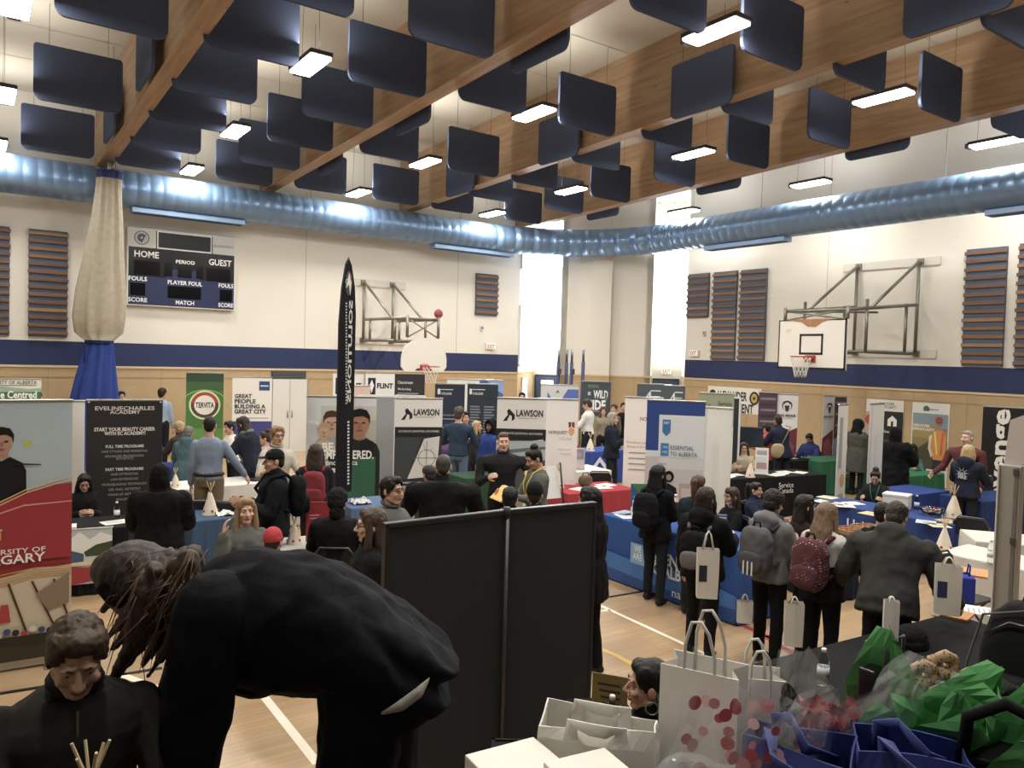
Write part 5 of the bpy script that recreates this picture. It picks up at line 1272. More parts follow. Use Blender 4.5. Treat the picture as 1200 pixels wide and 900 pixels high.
def d_disc1(p):
    p.rect(0, 0, 1, 1, '#e0ded6'); p.text('DISCOVER', .56, .05, .07, '#3e6a48', .4); p.text('OPPORTUNITY', .56, .09, .07, '#3e6a48', .5); p.rect(.0, .16, .46, 1, '#b9a79a'); p.disc(.16, .26, .17, '#c7382f', .15); p.disc(.18, .37, .11, '#c9937a', .13); p.rect(.02, .48, .4, 1, '#9a4a3a')
    p.rect(.46, .14, 1, .5, '#24282b'); p.poly([(.6, .32), (.6, .24), (.72, .19), (.84, .24), (.84, .32)], '#e6e6e0'); p.rect(.69, .26, .75, .32, '#24282b'); p.text('Green House', .73, .39, .07, '#dcdcd6', .46); p.rect(.46, .5, 1, 1, '#7d7a5a')
wallsign('tall poster with red hard hat on right wall behind edge-on banner', 1016, 1060, 467, 560, d_disc1, 'poster')
def d_disc2(p):
    p.rect(0, 0, 1, 1, '#dfded8'); p.poly([(.3, .1), (.3, .055), (.38, .03), (.46, .055), (.46, .1)], '#2f7a4c'); p.text('Green House', .58, .075, .05, '#4a5a50', .24); p.rect(.03, .13, .97, .8, '#8a7a4a'); p.rect(.03, .13, .97, .3, '#7f96a8'); p.poly([(.03, .28), (.5, .25), (.97, .34), (.97, .45), (.03, .42)], '#a08a50'); p.poly([(.03, .62), (.6, .42), (.97, .44), (.97, .8), (.03, .8)], '#4a4a38')
    p.text('DISCOVER', .28, .28, .07, '#e8e4d6', .44, bold=.03); p.text('OPPORTUNITY', .33, .325, .07, '#e8e4d6', .6, bold=.03)
    p.poly([(.5, .5), (.56, .38), (.68, .32), (.86, .33), (.96, .42), (.95, .55), (.86, .7), (.64, .7)], '#d98a3a'); p.poly([(.62, .34), (.66, .34), (.74, .6), (.7, .62)], '#d8e04a'); p.poly([(.84, .35), (.88, .35), (.84, .62), (.8, .62)], '#c9503a'); p.poly([(.5, .4), (.58, .38), (.54, .54), (.62, .62), (.57, .66), (.48, .55)], '#d6d0bc'); p.poly([(.62, .68), (.9, .68), (.94, .8), (.6, .8)], '#2a2f3a'); p.disc(.74, .225, .08, '#b06a4a', .11); p.poly([(.64, .21), (.66, .175), (.74, .155), (.82, .175), (.84, .21)], '#a84630'); p.rect(.67, .222, .81, .232, '#3a2a2a')
    for k in range(3): p.rect(.05 + k * .31, .82, .33 + k * .31, .97, ('#5a6a48', '#8a7a5a', '#6a5a48')[k]); p.disc(.19 + k * .31, .88, .05, '#c09a7c')
wallsign('tall discover poster of worker in orange vest on the right wall', 1070, 1114, 471, 566, d_disc2, 'poster')
def d_ave(p): p.rect(0, 0, 1, 1, '#19191b'); p.text('avenge', .26, .47, .27, '#dedcd8', 1.6, rot=90, bold=.03)
banner('black banner with huge white vertical lettering at right edge', 1158, 1226, 478, 15.0, d_ave, back='#19191b')
# aluminium exhibition frame at the right edge
pc = at(1187, 545, 5.2); loc = V((pc.x, pc.y, 0)); t = thing('display_stand', 'aluminium exhibition post with white slanted panel at right edge', 'display stand', loc, face_rz(loc, -14))
b = MB(); b.box((0, 0, pc.z / 2), (.125, .09, pc.z), mat('#a8a297', .5, .15, .04, 4), bev=.006); b.box((.035, -.047, pc.z / 2), (.022, .012, pc.z - .02), mat('#7d7870', .5, .2)); b.box((-.066, -.02, pc.z / 2), (.008, .1, pc.z), paint('#d9d7d2')); b.build('post', t)
for z in (pc.z - .04, pc.z - .5, pc.z - .95):
    b = MB(); b.box((.035, -.058, z), (.03, .014, .04), paint('#4b4844')); b.build('clip', t)
b = MB(); b.prism([(-.055, pc.z - .04), (.62, pc.z + .26), (.62, pc.z + .62), (-.03, pc.z + .3)], .0, .02, paint('#c4b8b2')); b.build('slanted_panel', t)
b = MB(); b.box((.1, 0, .02), (.5, .5, .04), mat('#a8a297', .5, .15, .04, 4), bev=.01); b.build('base', t)
# cream and blue divider curtain tied up under the first beam
ct = at(128, 200, 17.3); loc = V((ct.x, ct.y, 0)); t = thing('divider_curtain', 'rolled cream and blue gym divider curtain hanging under the first beam', 'curtain', loc, face_rz(loc))
def folds(prof, mtl, nm, amp, n=64, sq=.55):
    b = MB(); vs = []; fs = []
    for z, r, dx in prof:
        for k in range(n):
            q = 2 * math.pi * k / n; rr = r * (1 + amp * math.cos(9 * q + .6 * math.sin(z * 1.3)) + amp * .5 * math.cos(14 * q + z * .7)); vs.append((dx + rr * math.cos(q), rr * sq * math.sin(q), z))
    N = len(prof)
    for i in range(N - 1):
        for k in range(n): fs.append([i * n + k, i * n + (k + 1) % n, (i + 1) * n + (k + 1) % n, (i + 1) * n + k])
    fs += [list(range(n)), [(N - 1) * n + k for k in range(n)][::-1]]
    b.add(vs, fs, mtl, smooth=True); return b.build(nm, t)
k_ = 17.3 / F
zz = lambda y: at(120, y, 17.3).z
folds([(zz(208), 12.5 * k_, 0), (zz(225), 13 * k_, -.01), (zz(260), 16 * k_, -.03), (zz(300), 20 * k_, -.09), (zz(340), 25 * k_, -.13), (zz(372), 26.5 * k_, -.16), (zz(390), 24 * k_, -.17), (zz(399), 15 * k_, -.17)], cloth('#a59c8a', .2), 'cream_mesh', .09)
folds([(zz(200), 13 * k_, 0), (zz(209), 13 * k_, 0)], cloth('#2c3768'), 'blue_heading', .07)
folds([(zz(398), 14 * k_, -.16), (zz(404), 13.5 * k_, -.16), (zz(412), 14.5 * k_, -.17), (zz(440), 18.5 * k_, -.22), (zz(470), 22.5 * k_, -.26), (zz(520), 23 * k_, -.28), (.03, 25 * k_, -.3)], cloth('#27418f', .2), 'blue_skirt', .14)
b = MB(); b.tube([(-.17 + 13.6 * k_ * math.cos(R(a)), 13.6 * k_ * .6 * math.sin(R(a)), zz(402)) for a in range(0, 360, 20)], .03, cloth('#1b2550'), 8, closed=True); b.tube([(-.44, -.1, zz(402)), (-.45, -.12, zz(425))], .012, cloth('#1b2550'), 6); b.build('tie_strap', t)
b = MB(); b.cyl((0, 0, zz(202)), (0, 0, zz(190)), .03, steel()); b.build('hanger', t)
# volleyball posts stored in the corner
for i, (px, yt, D, lb) in enumerate(((655, 410, 21.6, 'leftmost'), (664.5, 410, 21.8, 'second from left'), (670.5, 410, 21.4, 'third from left'), (684, 409, 21.2, 'rightmost'))):
    pc = at(px, yt, D); t = thing('volleyball_post', 'dark blue volleyball post standing before corner pier, %s of four' % lb, 'volleyball post', V((pc.x, pc.y, 0)), 0, 'volleyball posts')
    b = MB(); b.cyl((0, 0, .03), (0, 0, pc.z - .35), .05, paint('#25335c')); b.cyl((0, 0, pc.z - .36), (0, 0, pc.z), .034, steel('#6a7286')); b.build('tube', t)
    b = MB(); b.lathe([(.2, 0), (.2, .03), (.05, .06)], dgrey); b.build('base', t)
    b = MB(); b.box((0, -.06, 1.5 if i % 2 else pc.z - .6), (.07, .09, .16), paint('#3a4256'), bev=.01); b.build('winch', t)
# black two-leaf divider in front
pl = at(450, 613, 4.44); pr = at(697.5, 588, 5.3); zt = (pl.z + pr.z) / 2
mid = pl.lerp(pr, .53) + V((.02, .03, 0)); t = thing('folding_divider', 'tall two-leaf black fabric divider screen in the foreground', 'divider', V((mid.x, mid.y, 0)))
for q0_, q1_ in ((pl, mid), (mid, pr)):
    q0_ = V((q0_.x, q0_.y, 0)); q1_ = V((q1_.x, q1_.y, 0)); Ld = (q1_ - q0_).length; M = frame_M(q0_ - V((mid.x, mid.y, 0)), q1_ - q0_)
    b = MB(); b.box((Ld / 2, 0, zt / 2 + .02), (Ld - .03, .035, zt - .06), cloth('#37383a', .06), M=M); b.build('leaf', t)
    b = MB(); e = paint('#2b2c2f', .4)
    b.box((Ld / 2, 0, zt - .015), (Ld, .05, .035), e, M=M, bev=.008); b.box((Ld / 2, 0, .03), (Ld, .05, .05), e, M=M)
    for x in (.012, Ld - .012): b.box((x, 0, zt / 2), (.024, .05, zt), e, M=M, bev=.005)
    b.build('leaf_frame', t)
b = MB(); b.cyl((0, -.03, .1), (0, -.03, zt - .05), .012, mat('#5a5b5c', .4, .6)); b.build('hinge', t)
b = MB(); b.cyl((0, -.02, zt - .05), (0, -.02, zt + .02), .022, dgrey); b.build('hinge_cap', t)

# ---------- tables under cloths
def table(label, pa, pb, depth, col, draw=None, h=.74, back=False, wave=.012, length=None, name='exhibition_table', dirv=None, bare=False):
    a = onZ(pa[0], pa[1], h); c = onZ(pb[0], pb[1], h)
    u = (c - a).normalized() if dirv is None else V(dirv).normalized()
    L_ = length or (c - a).length; c = a + u * L_
    if dirv is not None and pb[2:]: a = a
    n = V((-u.y, u.x, 0)); m = (a + c) / 2
    if n.dot(m) < 0: n = -n
    ctr = m + n * depth / 2 * (-1 if back else 1)
    fr = -n; rz = math.atan2(fr.y, fr.x) + R(90)
    t = thing(name, label, 'table', V((ctr.x, ctr.y, 0)), rz)
    w, d = L_ / 2, depth / 2
    b = MB(); b.box((0, 0, h - .022), (2 * w - .04, 2 * d - .04, .035), paint('#b9b6ae')); b.build('tabletop', t)
    for sx in (-1, 1):
        b = MB(); x = sx * (w - .16); b.tube([(x, -d + .1, h - .04), (x, -d + .08, .02), (x, -d + .1, .0)], .013, steel('#77777a'), 8); b.tube([(x, d - .1, h - .04), (x, d - .08, .0)], .013, steel('#77777a'), 8); b.cyl((x, -d + .09, .3), (x, d - .09, .3), .01, steel('#77777a'), 8); b.build('leg_frame', t)
    b = MB(); N = 160; per = []
    for k in range(N):
        s_ = k / N * 4
        e = int(s_); f_ = s_ - e
        x, y = ((-w + 2 * w * f_, -d), (w, -d + 2 * d * f_), (w - 2 * w * f_, d), (-w, d - 2 * d * f_))[e]
        per.append((x, y, ((0, -1), (1, 0), (0, 1), (-1, 0))[e]))
    vs = []; fs = []; m_ = cloth(col, .06)
    zs = [(h, 0, 0), (h - .012, .008, 0), (h - .12, .012, .3), (h - .4, .02, .7), (.02, .03, 1.0)]
    rr = random.Random(int(pa[0] * 7 + pa[1]))
    ph = rr.random() * 6
    for z, o, k2 in zs:
        for k, (x, y, nn) in enumerate(per):
            wv = wave * k2 * (math.sin(k * .9 + ph) + .6 * math.sin(k * 1.7 + ph * 2)); q = o + wv
            cx = 1 if abs(abs(x) - w) < 1e-6 else 0; cy = 1 if abs(abs(y) - d) < 1e-6 else 0
            vs.append((x + (math.copysign(q, x) if cx else 0), y + (math.copysign(q, y) if cy else 0), z))
    for i in range(len(zs) - 1):
        for k in range(N): fs.append([i * N + k, (i + 1) * N + k, (i + 1) * N + (k + 1) % N, i * N + (k + 1) % N])
    fs.append(list(range(N))); b.add(vs, fs, m_)
    if draw: draw(Pr(b, 2 * w, h - .02, .02, -d - .045 - wave))
    b.build('tablecloth', t)
    return dict(t=t, ctr=ctr, rz=rz, w=w, d=d, h=h)
TB = {}
TB['cal'] = table('black-clothed table of the seated phone woman, far left', (52, 624), (150, 617), .7, '#18191b')
TB['white'] = table('long white-clothed table behind man in khaki trousers', (196, 575), (352, 562), .75, '#cfcdc8')
TB['blueL'] = table('royal blue table beyond the white-clothed table', (180, 549), (256, 545), .7, '#27408a')
TB['slate'] = table('slate blue table behind strawberry blond girl', (226, 611), (300, 604), .72, '#3c5677')
TB['pal'] = table('white-clothed table with red-tipped teepee behind red-capped person', (318, 646), (385, 640), .55, '#b9b6b0')
TB['blueM'] = table('dusty blue table beside man in grey polo', (412, 596), (476, 590), .7, '#4f688c')
TB['green'] = table('dark green table right of the man in jeans', (546, 561), (590, 558), .7, '#2b4a38')
TB['red'] = table('bright red table in the middle of the hall', (667, 579), (746, 573), .8, '#a32a35')
TB['farblue'] = table('blue table with printed triangle beyond middle white banners', (672, 531), (735, 527), .75, '#2a479a', lambda p: (p.poly([(.25, .6), (.45, .15), (.65, .6), (.57, .6), (.45, .32), (.33, .6)], '#c9d2e6'), p.lines(.3, .65, .72, .8, 1, '#c9d2e6', .3)))
TB['grn2'] = table('white-topped green table right of the middle white banner', (660, 554), (716, 551), .8, '#c7c9c2')
def d_front(p):
    p.poly([(0, .55), (.4, .6), (.7, .5), (1, .62), (1, 1), (0, 1)], '#2f74c0'); p.poly([(0, .8), (.5, .86), (1, .8), (1, 1), (0, 1)], '#1d4f9c')
    p.rect(.27, .3, .38, .62, '#7fb0dc'); p.text('WE', .325, .38, .035, '#eaf2fa', .05); p.text('ARE', .325, .5, .035, '#eaf2fa', .07)
    p.text('ESSENTIAL', .4, .4, .062, '#f0f4fa', .4, 'l', .03); p.text('TO ALBERTA', .4, .58, .062, '#f0f4fa', .42, 'l', .03); p.text('nait.ca', .68, .86, .045, '#dce8f6', .18)
TB['nait'] = table('royal blue institute table with white printed slogan on front', (706, 602), (880, 662), .76, '#27529a', d_front, h=.8, wave=.003, dirv=(0, -1, 0), length=2.2)
TB['serv'] = table('black government service table with white lettering', (852, 562), (968, 556), .75, '#161719', lambda p: (p.text('Service', .56, 0.2, .04, '#d8d8d4', .15, bold=.0), p.text('Canada', .56, .34, .04, '#d8d8d4', .15, bold=.0)))
TB['desk'] = table('black table in front of bear head banners', (914, 541), (953, 538.5), .7, '#161719')
TB['grn'] = table('green table with white house emblem, beside shearling-coat woman\'s table', (961, 541), (1028, 537), .7, '#2b6549', lambda p: (p.poly([(.3, .85), (.3, .4), (.48, .2), (.66, .4), (.66, .85)], '#d5ddd6'), p.rect(.4, .5, .56, .85, '#2b6549'), p.rect(.34, .44, .62, .48, '#23704a')))
TB['grnR'] = table('green table under the discover poster', (1056, 559), (1106, 555), .7, '#257048')
TB['blueB'] = table('navy blue table between green table and navy hoodie woman', (1054, 582), (1112, 575), .7, '#253f86')
TB['blueR'] = table('dark blue table in front of man in maroon shirt', (1150, 588), (1215, 583), .7, '#22386f')
TB['blue'] = table('long royal blue table with box and bowl, right side', (945, 586), (1118, 615), .72, '#28427f', lambda p: p.text('University', .5, .3, .06, '#c9d2ea', .36), wave=.006)
TB['tray'] = table('dark navy table holding wooden trays', (965, 634), (1046, 627), .6, '#1c2333')
TB['wh2'] = table('white table on right side with orange folders', (1099, 646), (1200, 690), .7, '#cfc9bf', dirv=(0, -1, 0), length=2.0)
TB['wh3'] = table('white-clothed table at right edge beside aluminium post', (1144, 634), (1215, 640), .7, '#c2bfb8', length=1.5)
TB['blk'] = table('black table with pen and bottle before charcoal-jacket man', (868, 782), (1030, 740), .75, '#1b1c1f', back=True, length=2.5)
def on(k, fx_, fy_): 
    T = TB[k]; o = Matrix.Rotation(T['rz'], 3, 'Z') @ V((fx_ * T['w'], fy_ * T['d'], 0)); return V((T['ctr'].x + o.x, T['ctr'].y + o.y, T['h'] + .001))
def ontop(px, py, h=.74): p = onZ(px, py, h); p.z = h + .001; return p

# ---------- small things on the tables
def teepee(loc, label, s=1.0, rz=0, colr=('#d9cdb8', '#a83a30')):
    t = thing('model_teepee', label, 'model teepee', loc, rz, 'small teepee centrepieces'); t.scale = (s, s, s)
    b = MB(); vs = []; fs = []; n = 20
    for z, r in ((0, .075), (.06, .058), (.12, .04), (.17, .022), (.2, .012)):
        for k in range(n): vs.append(((r + .002 * math.sin(5 * k)) * math.cos(2 * math.pi * k / n), (r + .002 * math.sin(5 * k)) * math.sin(2 * math.pi * k / n), z))
    for i in range(4):
        for k in range(n): fs.append([i * n + k, i * n + (k + 1) % n, (i + 1) * n + (k + 1) % n, (i + 1) * n + k])
    b.add(vs, fs, mat(colr[0], .9, 0, .15, 20), smooth=True)
    for k in range(0, n, 4): a = 2 * math.pi * k / n; b.ell((.062 * math.cos(a), .062 * math.sin(a), .035), (.012, .012, .014), mat(colr[1], .8))
    b.build('hide_cover', t)
    for k in range(6):
        a = 2 * math.pi * k / 6 + .3; b = MB(); b.cyl((.014 * math.cos(a), .014 * math.sin(a), .17), (-.038 * math.cos(a), -.038 * math.sin(a), .285 + .01 * (k % 3)), .0035, mat('#c9b58c', .7), 6); b.build('pole', t)
    return t
def bottle(loc, label, s=1.0, label_c='#d8dde2', body=None):
    t = thing('water_bottle', label, 'bottle', loc); t.scale = (s, s, s)
    b = MB(); b.lathe([(.028, 0), (.032, .01), (.031, .05), (.0325, .055), (.0325, .11), (.031, .115), (.03, .14), (.02, .17), (.012, .185), (.012, .19)], body or mat('#cfd8dc', .08, 0, 0, 1, kind='clear')); b.build('bottle_body', t)
    b = MB(); b.lathe([(.014, .19), (.014, .207), (.012, .21)], prnt('#e6e8ea')); b.build('cap', t)
    b = MB(); b.lathe([(.0332, .055), (.0332, .11)], prnt(label_c)); b.build('bottle_label', t)
    return t
LEAF = [0]
def sheet(loc, rz, label, col='#e2e1dc', w=.21, h=.28, name='leaflet', th=.004, mark=True, stack=None):
    b = MB(); b.box((0, 0, (stack or th) / 2), (w, h, stack or th), prnt(col))
    if mark:
        for k in range(5): b.add([(-w * .38, h * (.3 - k * .13), (stack or th) + .0006), (w * (.1 + .05 * k), h * (.3 - k * .13), (stack or th) + .0006), (w * (.1 + .05 * k), h * (.34 - k * .13), (stack or th) + .0006), (-w * .38, h * (.34 - k * .13), (stack or th) + .0006)], [[0, 1, 2, 3]], prnt('#8d9096'))
    o = b.build(name, loc=loc, rz=rz); return tag(o, label, 'leaflet', 'printed leaflets on the tables')
# left
teepee(on('white', -.82, -.35), 'small teepee on white table left of khaki-trousered man', .95)
bottle(on('white', -.55, -.5), 'clear water bottle on white table by khaki-trousered man')
b = MB(); b.lathe([(.06, 0), (.075, .01), (.07, .035), (.03, .045)], prnt('#2a2b2d')); tag(b.build('desk_puck', loc=on('white', .35, -.4)), 'round black object lying on the white table', 'gadget')
teepee(on('pal', -.05, -.1), 'red-tipped teepee right of the red-capped person', 1.05, .5, ('#d6c9b2', '#b03030'))
teepee(on('slate', -.25, -.1), 'small teepee with white tissue on slate blue table', 1.35, 1)
def crumple(loc, label, col, s=.1, h=.04, seed=0, name='crumpled_tissue', rough=.8):
    r = random.Random(seed); b = MB(); vs = []; fs = []; N = 14
    for i in range(N):
        for j in range(N):
            x, y = (i / (N - 1) - .5) * 2 * s, (j / (N - 1) - .5) * 2 * s
            z = abs(noise.noise(V((x / s * 2 + seed, y / s * 2, seed)))) * h * 1.6 + r.random() * h * .35
            vs.append((x + r.uniform(-.1, .1) * s, y + r.uniform(-.1, .1) * s, z + .002))
    for i in range(N - 1):
        for j in range(N - 1): fs.append([i * N + j, (i + 1) * N + j, (i + 1) * N + j + 1, i * N + j + 1])
    b.add(vs, fs, mat(col, rough, 0, .1, 20)); return tag(b.build(name, loc=loc), label, 'tissue paper')
crumple(on('slate', .12, -.45), 'crumpled white tissue beside teepee on slate blue table', '#dcdad4', .1, .05, 1)
crumple(on('blueM', -.4, -.2), 'crumpled clear plastic on dusty blue table', '#c9ccd0', .13, .06, 2)
sheet(on('cal', .72, -.2), .2, 'white leaflets at right end of phone woman\'s black table', w=.3, h=.22)
sheet(on('cal', -.55, -.5), -.1, 'white leaflets at left end of phone woman\'s black table', w=.24, h=.2, stack=.02)
bottle(on('cal', .75, .3), 'clear water bottle before the charcoal academy banner')
# phone in the woman's hands
P_ = pp['phone']; hp = P_['M'] @ ((P_['arms'][0][3] + P_['arms'][1][3]) / 2 + V((0, -.07, .01)))
t = thing('mobile_phone', 'mobile phone in hands of the seated black-haired woman', 'phone', hp, P_['rz']); b = MB(); b.box((0, 0, 0), (.14, .01, .072), prnt('#b9b4ac'), bev=.003); b.build('phone_case', t); b = MB(); b.rect(-.06, -.03, .06, .03, mat('#1a1c22', .1), .0055); b.build('screen', t)
# hanging poster at the black table
pc = on('cal', .12, -1.12); t = thing('table_poster', 'poster with mountain photo and red stripe hanging at black table', 'poster', V((pc.x, pc.y, .1)), TB['cal']['rz'])
b = MB(); b.box((0, 0, .35), (.4, .008, .62), prnt('#c9cfd0')); p = Pr(b, .4, .62, .04, -.006); p.rect(0, 0, 1, .5, '#aeb9bf'); p.poly([(0, .15), (.2, .05), (.45, .2), (.7, .08), (1, .16), (1, .5), (0, .5)], '#dfe0de'); p.poly([(.3, .42), (.6, .3), (1, .25), (1, .5), (.35, .5)], '#3a4a30'); p.poly([(0, .38), (.3, .45), (.3, .62), (0, .6)], '#3d5878'); p.poly([(0, .6), (.5, .58), (1, .5), (1, .58), (.5, .66), (0, .66)], '#d6c9a0'); p.poly([(0, .66), (.4, .7), (1, .57), (1, .9), (0, 1)], '#a32a30'); b.build('poster_sheet', t)
b = MB(); b.tube([(-.21, -.01, .66), (.21, -.01, .66)], .006, prnt('#dcdad5')); b.build('poster_rail', t)
# red board, books, leaflets
pc = at(377, 588, 8.4); loc = V((pc.x, pc.y, 0)); t = thing('poster_stand', 'red poster board with white lines behind person in black wrap', 'poster', loc, face_rz(loc))
b = MB(); b.box((0, 0, pc.z - .34), (.32, .012, .68), prnt('#a3262c')); p = Pr(b, .32, .68, pc.z - .68, -.007); p.lines(.1, .45, .2, .3, 2, '#d9938c'); p.lines(.1, .8, .36, .5, 3, '#c9706a'); p.rect(.8, .06, .92, .1, '#e6c0ba'); b.build('poster_sheet', t)
b = MB(); b.cyl((0, .02, .03), (0, .02, pc.z - .3), .012, alu); b.build('stand_pole', t); b = MB(); b.lathe([(.16, 0), (.16, .02), (.02, .04)], dgrey); b.build('stand_base', t)
# yellow folder held by woman with bun
P_ = pp['bunw']; hp = P_['M'] @ ((P_['arms'][0][3] + P_['arms'][1][3]) / 2 + V((0, -.1, .02)))
t = thing('folder', 'yellow folder held by woman with bun', 'folder', hp, P_['rz']); b = MB(); b.box((0, 0, 0), (.3, .012, .22), prnt('#d8a838'), M=Matrix.Rotation(R(-50), 4, 'X')); b.build('cover', t); b = MB(); b.box((.01, .0, .004), (.28, .006, .23), WHITE, M=Matrix.Rotation(R(-50), 4, 'X') @ Matrix.Translation((0, .008, .004))); b.build('papers', t)
# white easel
pc = at(642, 548, 10.4); loc = V((pc.x, pc.y, 0)); t = thing('easel', 'white board on black easel right of woman with bun', 'easel', loc, face_rz(loc, 35))
b = MB(); b.box((0, 0, 0), (.36, .02, .44), prnt('#d6d8d4'), M=Matrix.Translation((0, 0, pc.z - .2)) @ Matrix.Rotation(R(-18), 4, 'X')); b.build('board', t)
for sx in (-1, 1): b = MB(); b.tube([(sx * .2, .0, pc.z + .06), (sx * .2, -.1, pc.z - .45), (sx * .24, -.16, 0)], .014, dgrey, 8); b.build('leg', t)
b = MB(); b.tube([(0, .06, pc.z), (0, .4, 0)], .014, dgrey, 8); b.build('leg', t)
# middle
teepee(on('red', -.75, .35), 'small teepee at left end of the red table', 1.3, 2)
sheet(on('red', -.35, -.3), .3, 'white leaflets at left of the red table', w=.3, h=.3); sheet(on('red', .25, -.2), -.2, 'white leaflets at the centre of red table', w=.34, h=.26); sheet(on('red', .6, .2), .1, 'white leaflets at right of the red table', w=.3, h=.24)
teepee(on('farblue', -.2, -.5), 'small teepee on the far blue table with triangle print', 1.35, 0); t_ = crumple(on('farblue', -.65, -.2), 'heap of red material on far blue table', '#8a2a30', .16, .1, 4, 'red_cloth')
pc = at(694, 536, 12.6); loc = on('grn2', -.1, -.4); t = thing('brochure_stand', 'tall grey brochure stand on the white-topped table', 'brochure stand', loc, face_rz(loc)); b = MB(); b.box((0, 0, .2), (.24, .03, .4), prnt('#b9b4b8'), bev=.004); p = Pr(b, .24, .4, 0, -.017); p.rect(.08, .05, .92, .5, '#8f8694'); p.rect(.08, .55, .92, .95, '#c9b9bc'); p.disc(.5, .3, .2, '#a99aa8'); b.build('display_face', t); b = MB(); b.box((0, .05, .005), (.24, .14, .01), prnt('#9a979a')); b.build('foot', t)
q = on('red', .0, .25); t = thing('handbag', 'rounded brown bag standing on the red table', 'bag', q); b = Blob(); b.sbox((0, 0, .09), (.26, .14, .18), e=2.6); vs, fs = b.fuse(.014, 2, .006, 20); m = MB(); m.add(vs, fs, mat('#5a4331', .6, 0, .25, 15), smooth=True); m.build('bag_body', t); m = MB(); m.tube([(-.07, 0, .16), (-.05, 0, .22), (.05, 0, .22), (.07, 0, .16)], .008, mat('#46331f', .6), 6); m.build('handle', t)
# institute table: magazine sign, leaflets, bottles
nl = ontop(750, 606, .8); t = thing('magazine_sign', 'blue and green magazine sign on institute table', 'sign', nl, face_rz(nl, 10))
b = MB(); b.box((0, 0, .21), (.24, .02, .42), prnt('#24507a'), M=Matrix.Rotation(R(-8), 4, 'X')); p = Pr(b, .24, .42, 0, -.06); b.build('sign_back', t)
b = MB(); T8 = Matrix.Rotation(R(-8), 4, 'X')
b.rect(-.12, .0, .12, .13, prnt('#d9d9d6'), -.0125, T8); b.rect(-.12, .13, .12, .42, prnt('#2a5a8a'), -.0125, T8); b.poly([(-.12, .42), (-.02, .3), (.05, .36), (.12, .27), (.12, .42)], prnt('#3f7a4a'), -.014, T8); b.text('TAKE YOUR', 0, .25, .03, WHITE, -.0155, T8, width=.18); b.text('NAIT', 0, .175, .075, WHITE, -.0155, T8, width=.2, bold=.04); b.build('sign_face', t)
sheet(on('nait', -.9, -.2), .2, 'blue leaflets at near-left corner of institute table', '#7fa0c4', .3, .24); sheet(on('nait', -.75, -.55), -.3, 'pale leaflets at the left front of institute table', '#c3d0dc', .24, .3)
bottle(at(822, 563, 9.1) if 0 else on('nait', -.62, .8), 'grey drinking bottle with dark lid on institute table', 1.3, '#9aa5a0', prnt('#a9b5a8')); bottle(on('nait', -.45, .85), 'pale pink drinking bottle on institute table', 1.4, '#d9a9a4', prnt('#d8a8a2'))
t = thing('display_tablet', 'small upright purple display box on institute table', 'display box', on('nait', .45, .1), face_rz(on('nait', .45, .1), 8)); b = MB(); b.box((0, 0, .12), (.1, .06, .24), prnt('#4a4a7c'), bev=.004); b.build('box_body', t); b = MB(); b.rect(-.04, .14, .04, .22, prnt('#d8d6e0'), -.031); b.build('box_label', t)
# service table
br_ = on('serv', -.02, .1); t = thing('brochure_rack', 'white tiered brochure rack on black government table', 'brochure rack', br_, face_rz(br_))
for k in range(3):
    b = MB(); b.box((0, .12 - k * .1, .3 - k * .1), (.24, .02, .34 - k * .06), prnt('#d6d6d2'), bev=.003); b.rect(-.09, .22 - k * .06, .09, .42 - k * .1, prnt(('#9aa0a6', '#c8ccd0', '#b08a92')[k]), .108 - k * .1); b.build('rack_tier', t)
b = MB(); b.box((0, .03, .01), (.25, .3, .02), prnt('#cfcfcb')); b.build('rack_base', t)
for k, (a, c, s_) in enumerate(((-.8, -.3, .3), (-.55, .1, -.2), (.3, -.2, .2), (.5, .2, -.1), (.72, -.15, .3), (.1, -.5, 0))): sheet(on('serv', a, c), s_, 'white leaflet on the black government table', w=.3, h=.22)
teepee(ontop(879, 559), 'red and white teepee in front of the shearling-coat woman', 1.25, 0, ('#d3c3b0', '#b02a2a'))
sheet(on('desk', -.3, -.2), .2, 'white paper before the royal blue hoodie person', w=.3, h=.22); sheet(on('desk', .4, 0), -.2, 'brownish leaflets at right end of far black table', '#b9ad8c')
t = thing('monitor', 'dark flat screen standing beyond the shearling-coat woman', 'monitor', V((at(876, 512, 16).x, at(876, 512, 16).y, 0)), face_rz(at(876, 512, 16))); zc = at(876, 512, 16).z
b = MB(); b.box((0, 0, zc), (.62, .05, .42), dgrey, bev=.01); b.build('casing', t); b = MB(); b.rect(-.28, zc - .18, .28, zc + .18, mat('#26323c', .1), -.027); b.build('screen', t); b = MB(); b.cyl((0, .02, .03), (0, .02, zc - .15), .03, dgrey); b.lathe([(.25, 0), (.25, .02), (.04, .04)], dgrey); b.build('stand', t)
# right blue table
bx_ = ontop(1049, 597); t = thing('cardboard_box', 'white lidded box on the long royal blue table', 'box', bx_, TB['blue']['rz'] + .2); b = MB(); b.box((0, .1, .1), (.34, .26, .2), prnt('#cfccc4'), bev=.004); b.rect(-.1, .06, .06, .085, prnt('#8a8680'), -.0325); b.build('carton', t); b = MB(); b.box((0, .1, .205), (.355, .275, .03), prnt('#dad7d0'), bev=.004); b.build('lid', t)
bottle(ontop(1074, 598), 'clear water bottle between white box and candy bowl', 1.05)
cb = ontop(1092, 604); t = thing('glass_bowl', 'glass bowl of wrapped candies on royal blue table', 'bowl', cb); b = MB(); b.lathe([(.07, 0), (.12, .03), (.16, .09), (.165, .1), (.155, .09), (.115, .035), (.05, .012)], mat('#d6dde0', .06, 0, 0, 1, kind='clear'), n=28); b.build('bowl_glass', t)
b = MB(); r = random.Random(5)
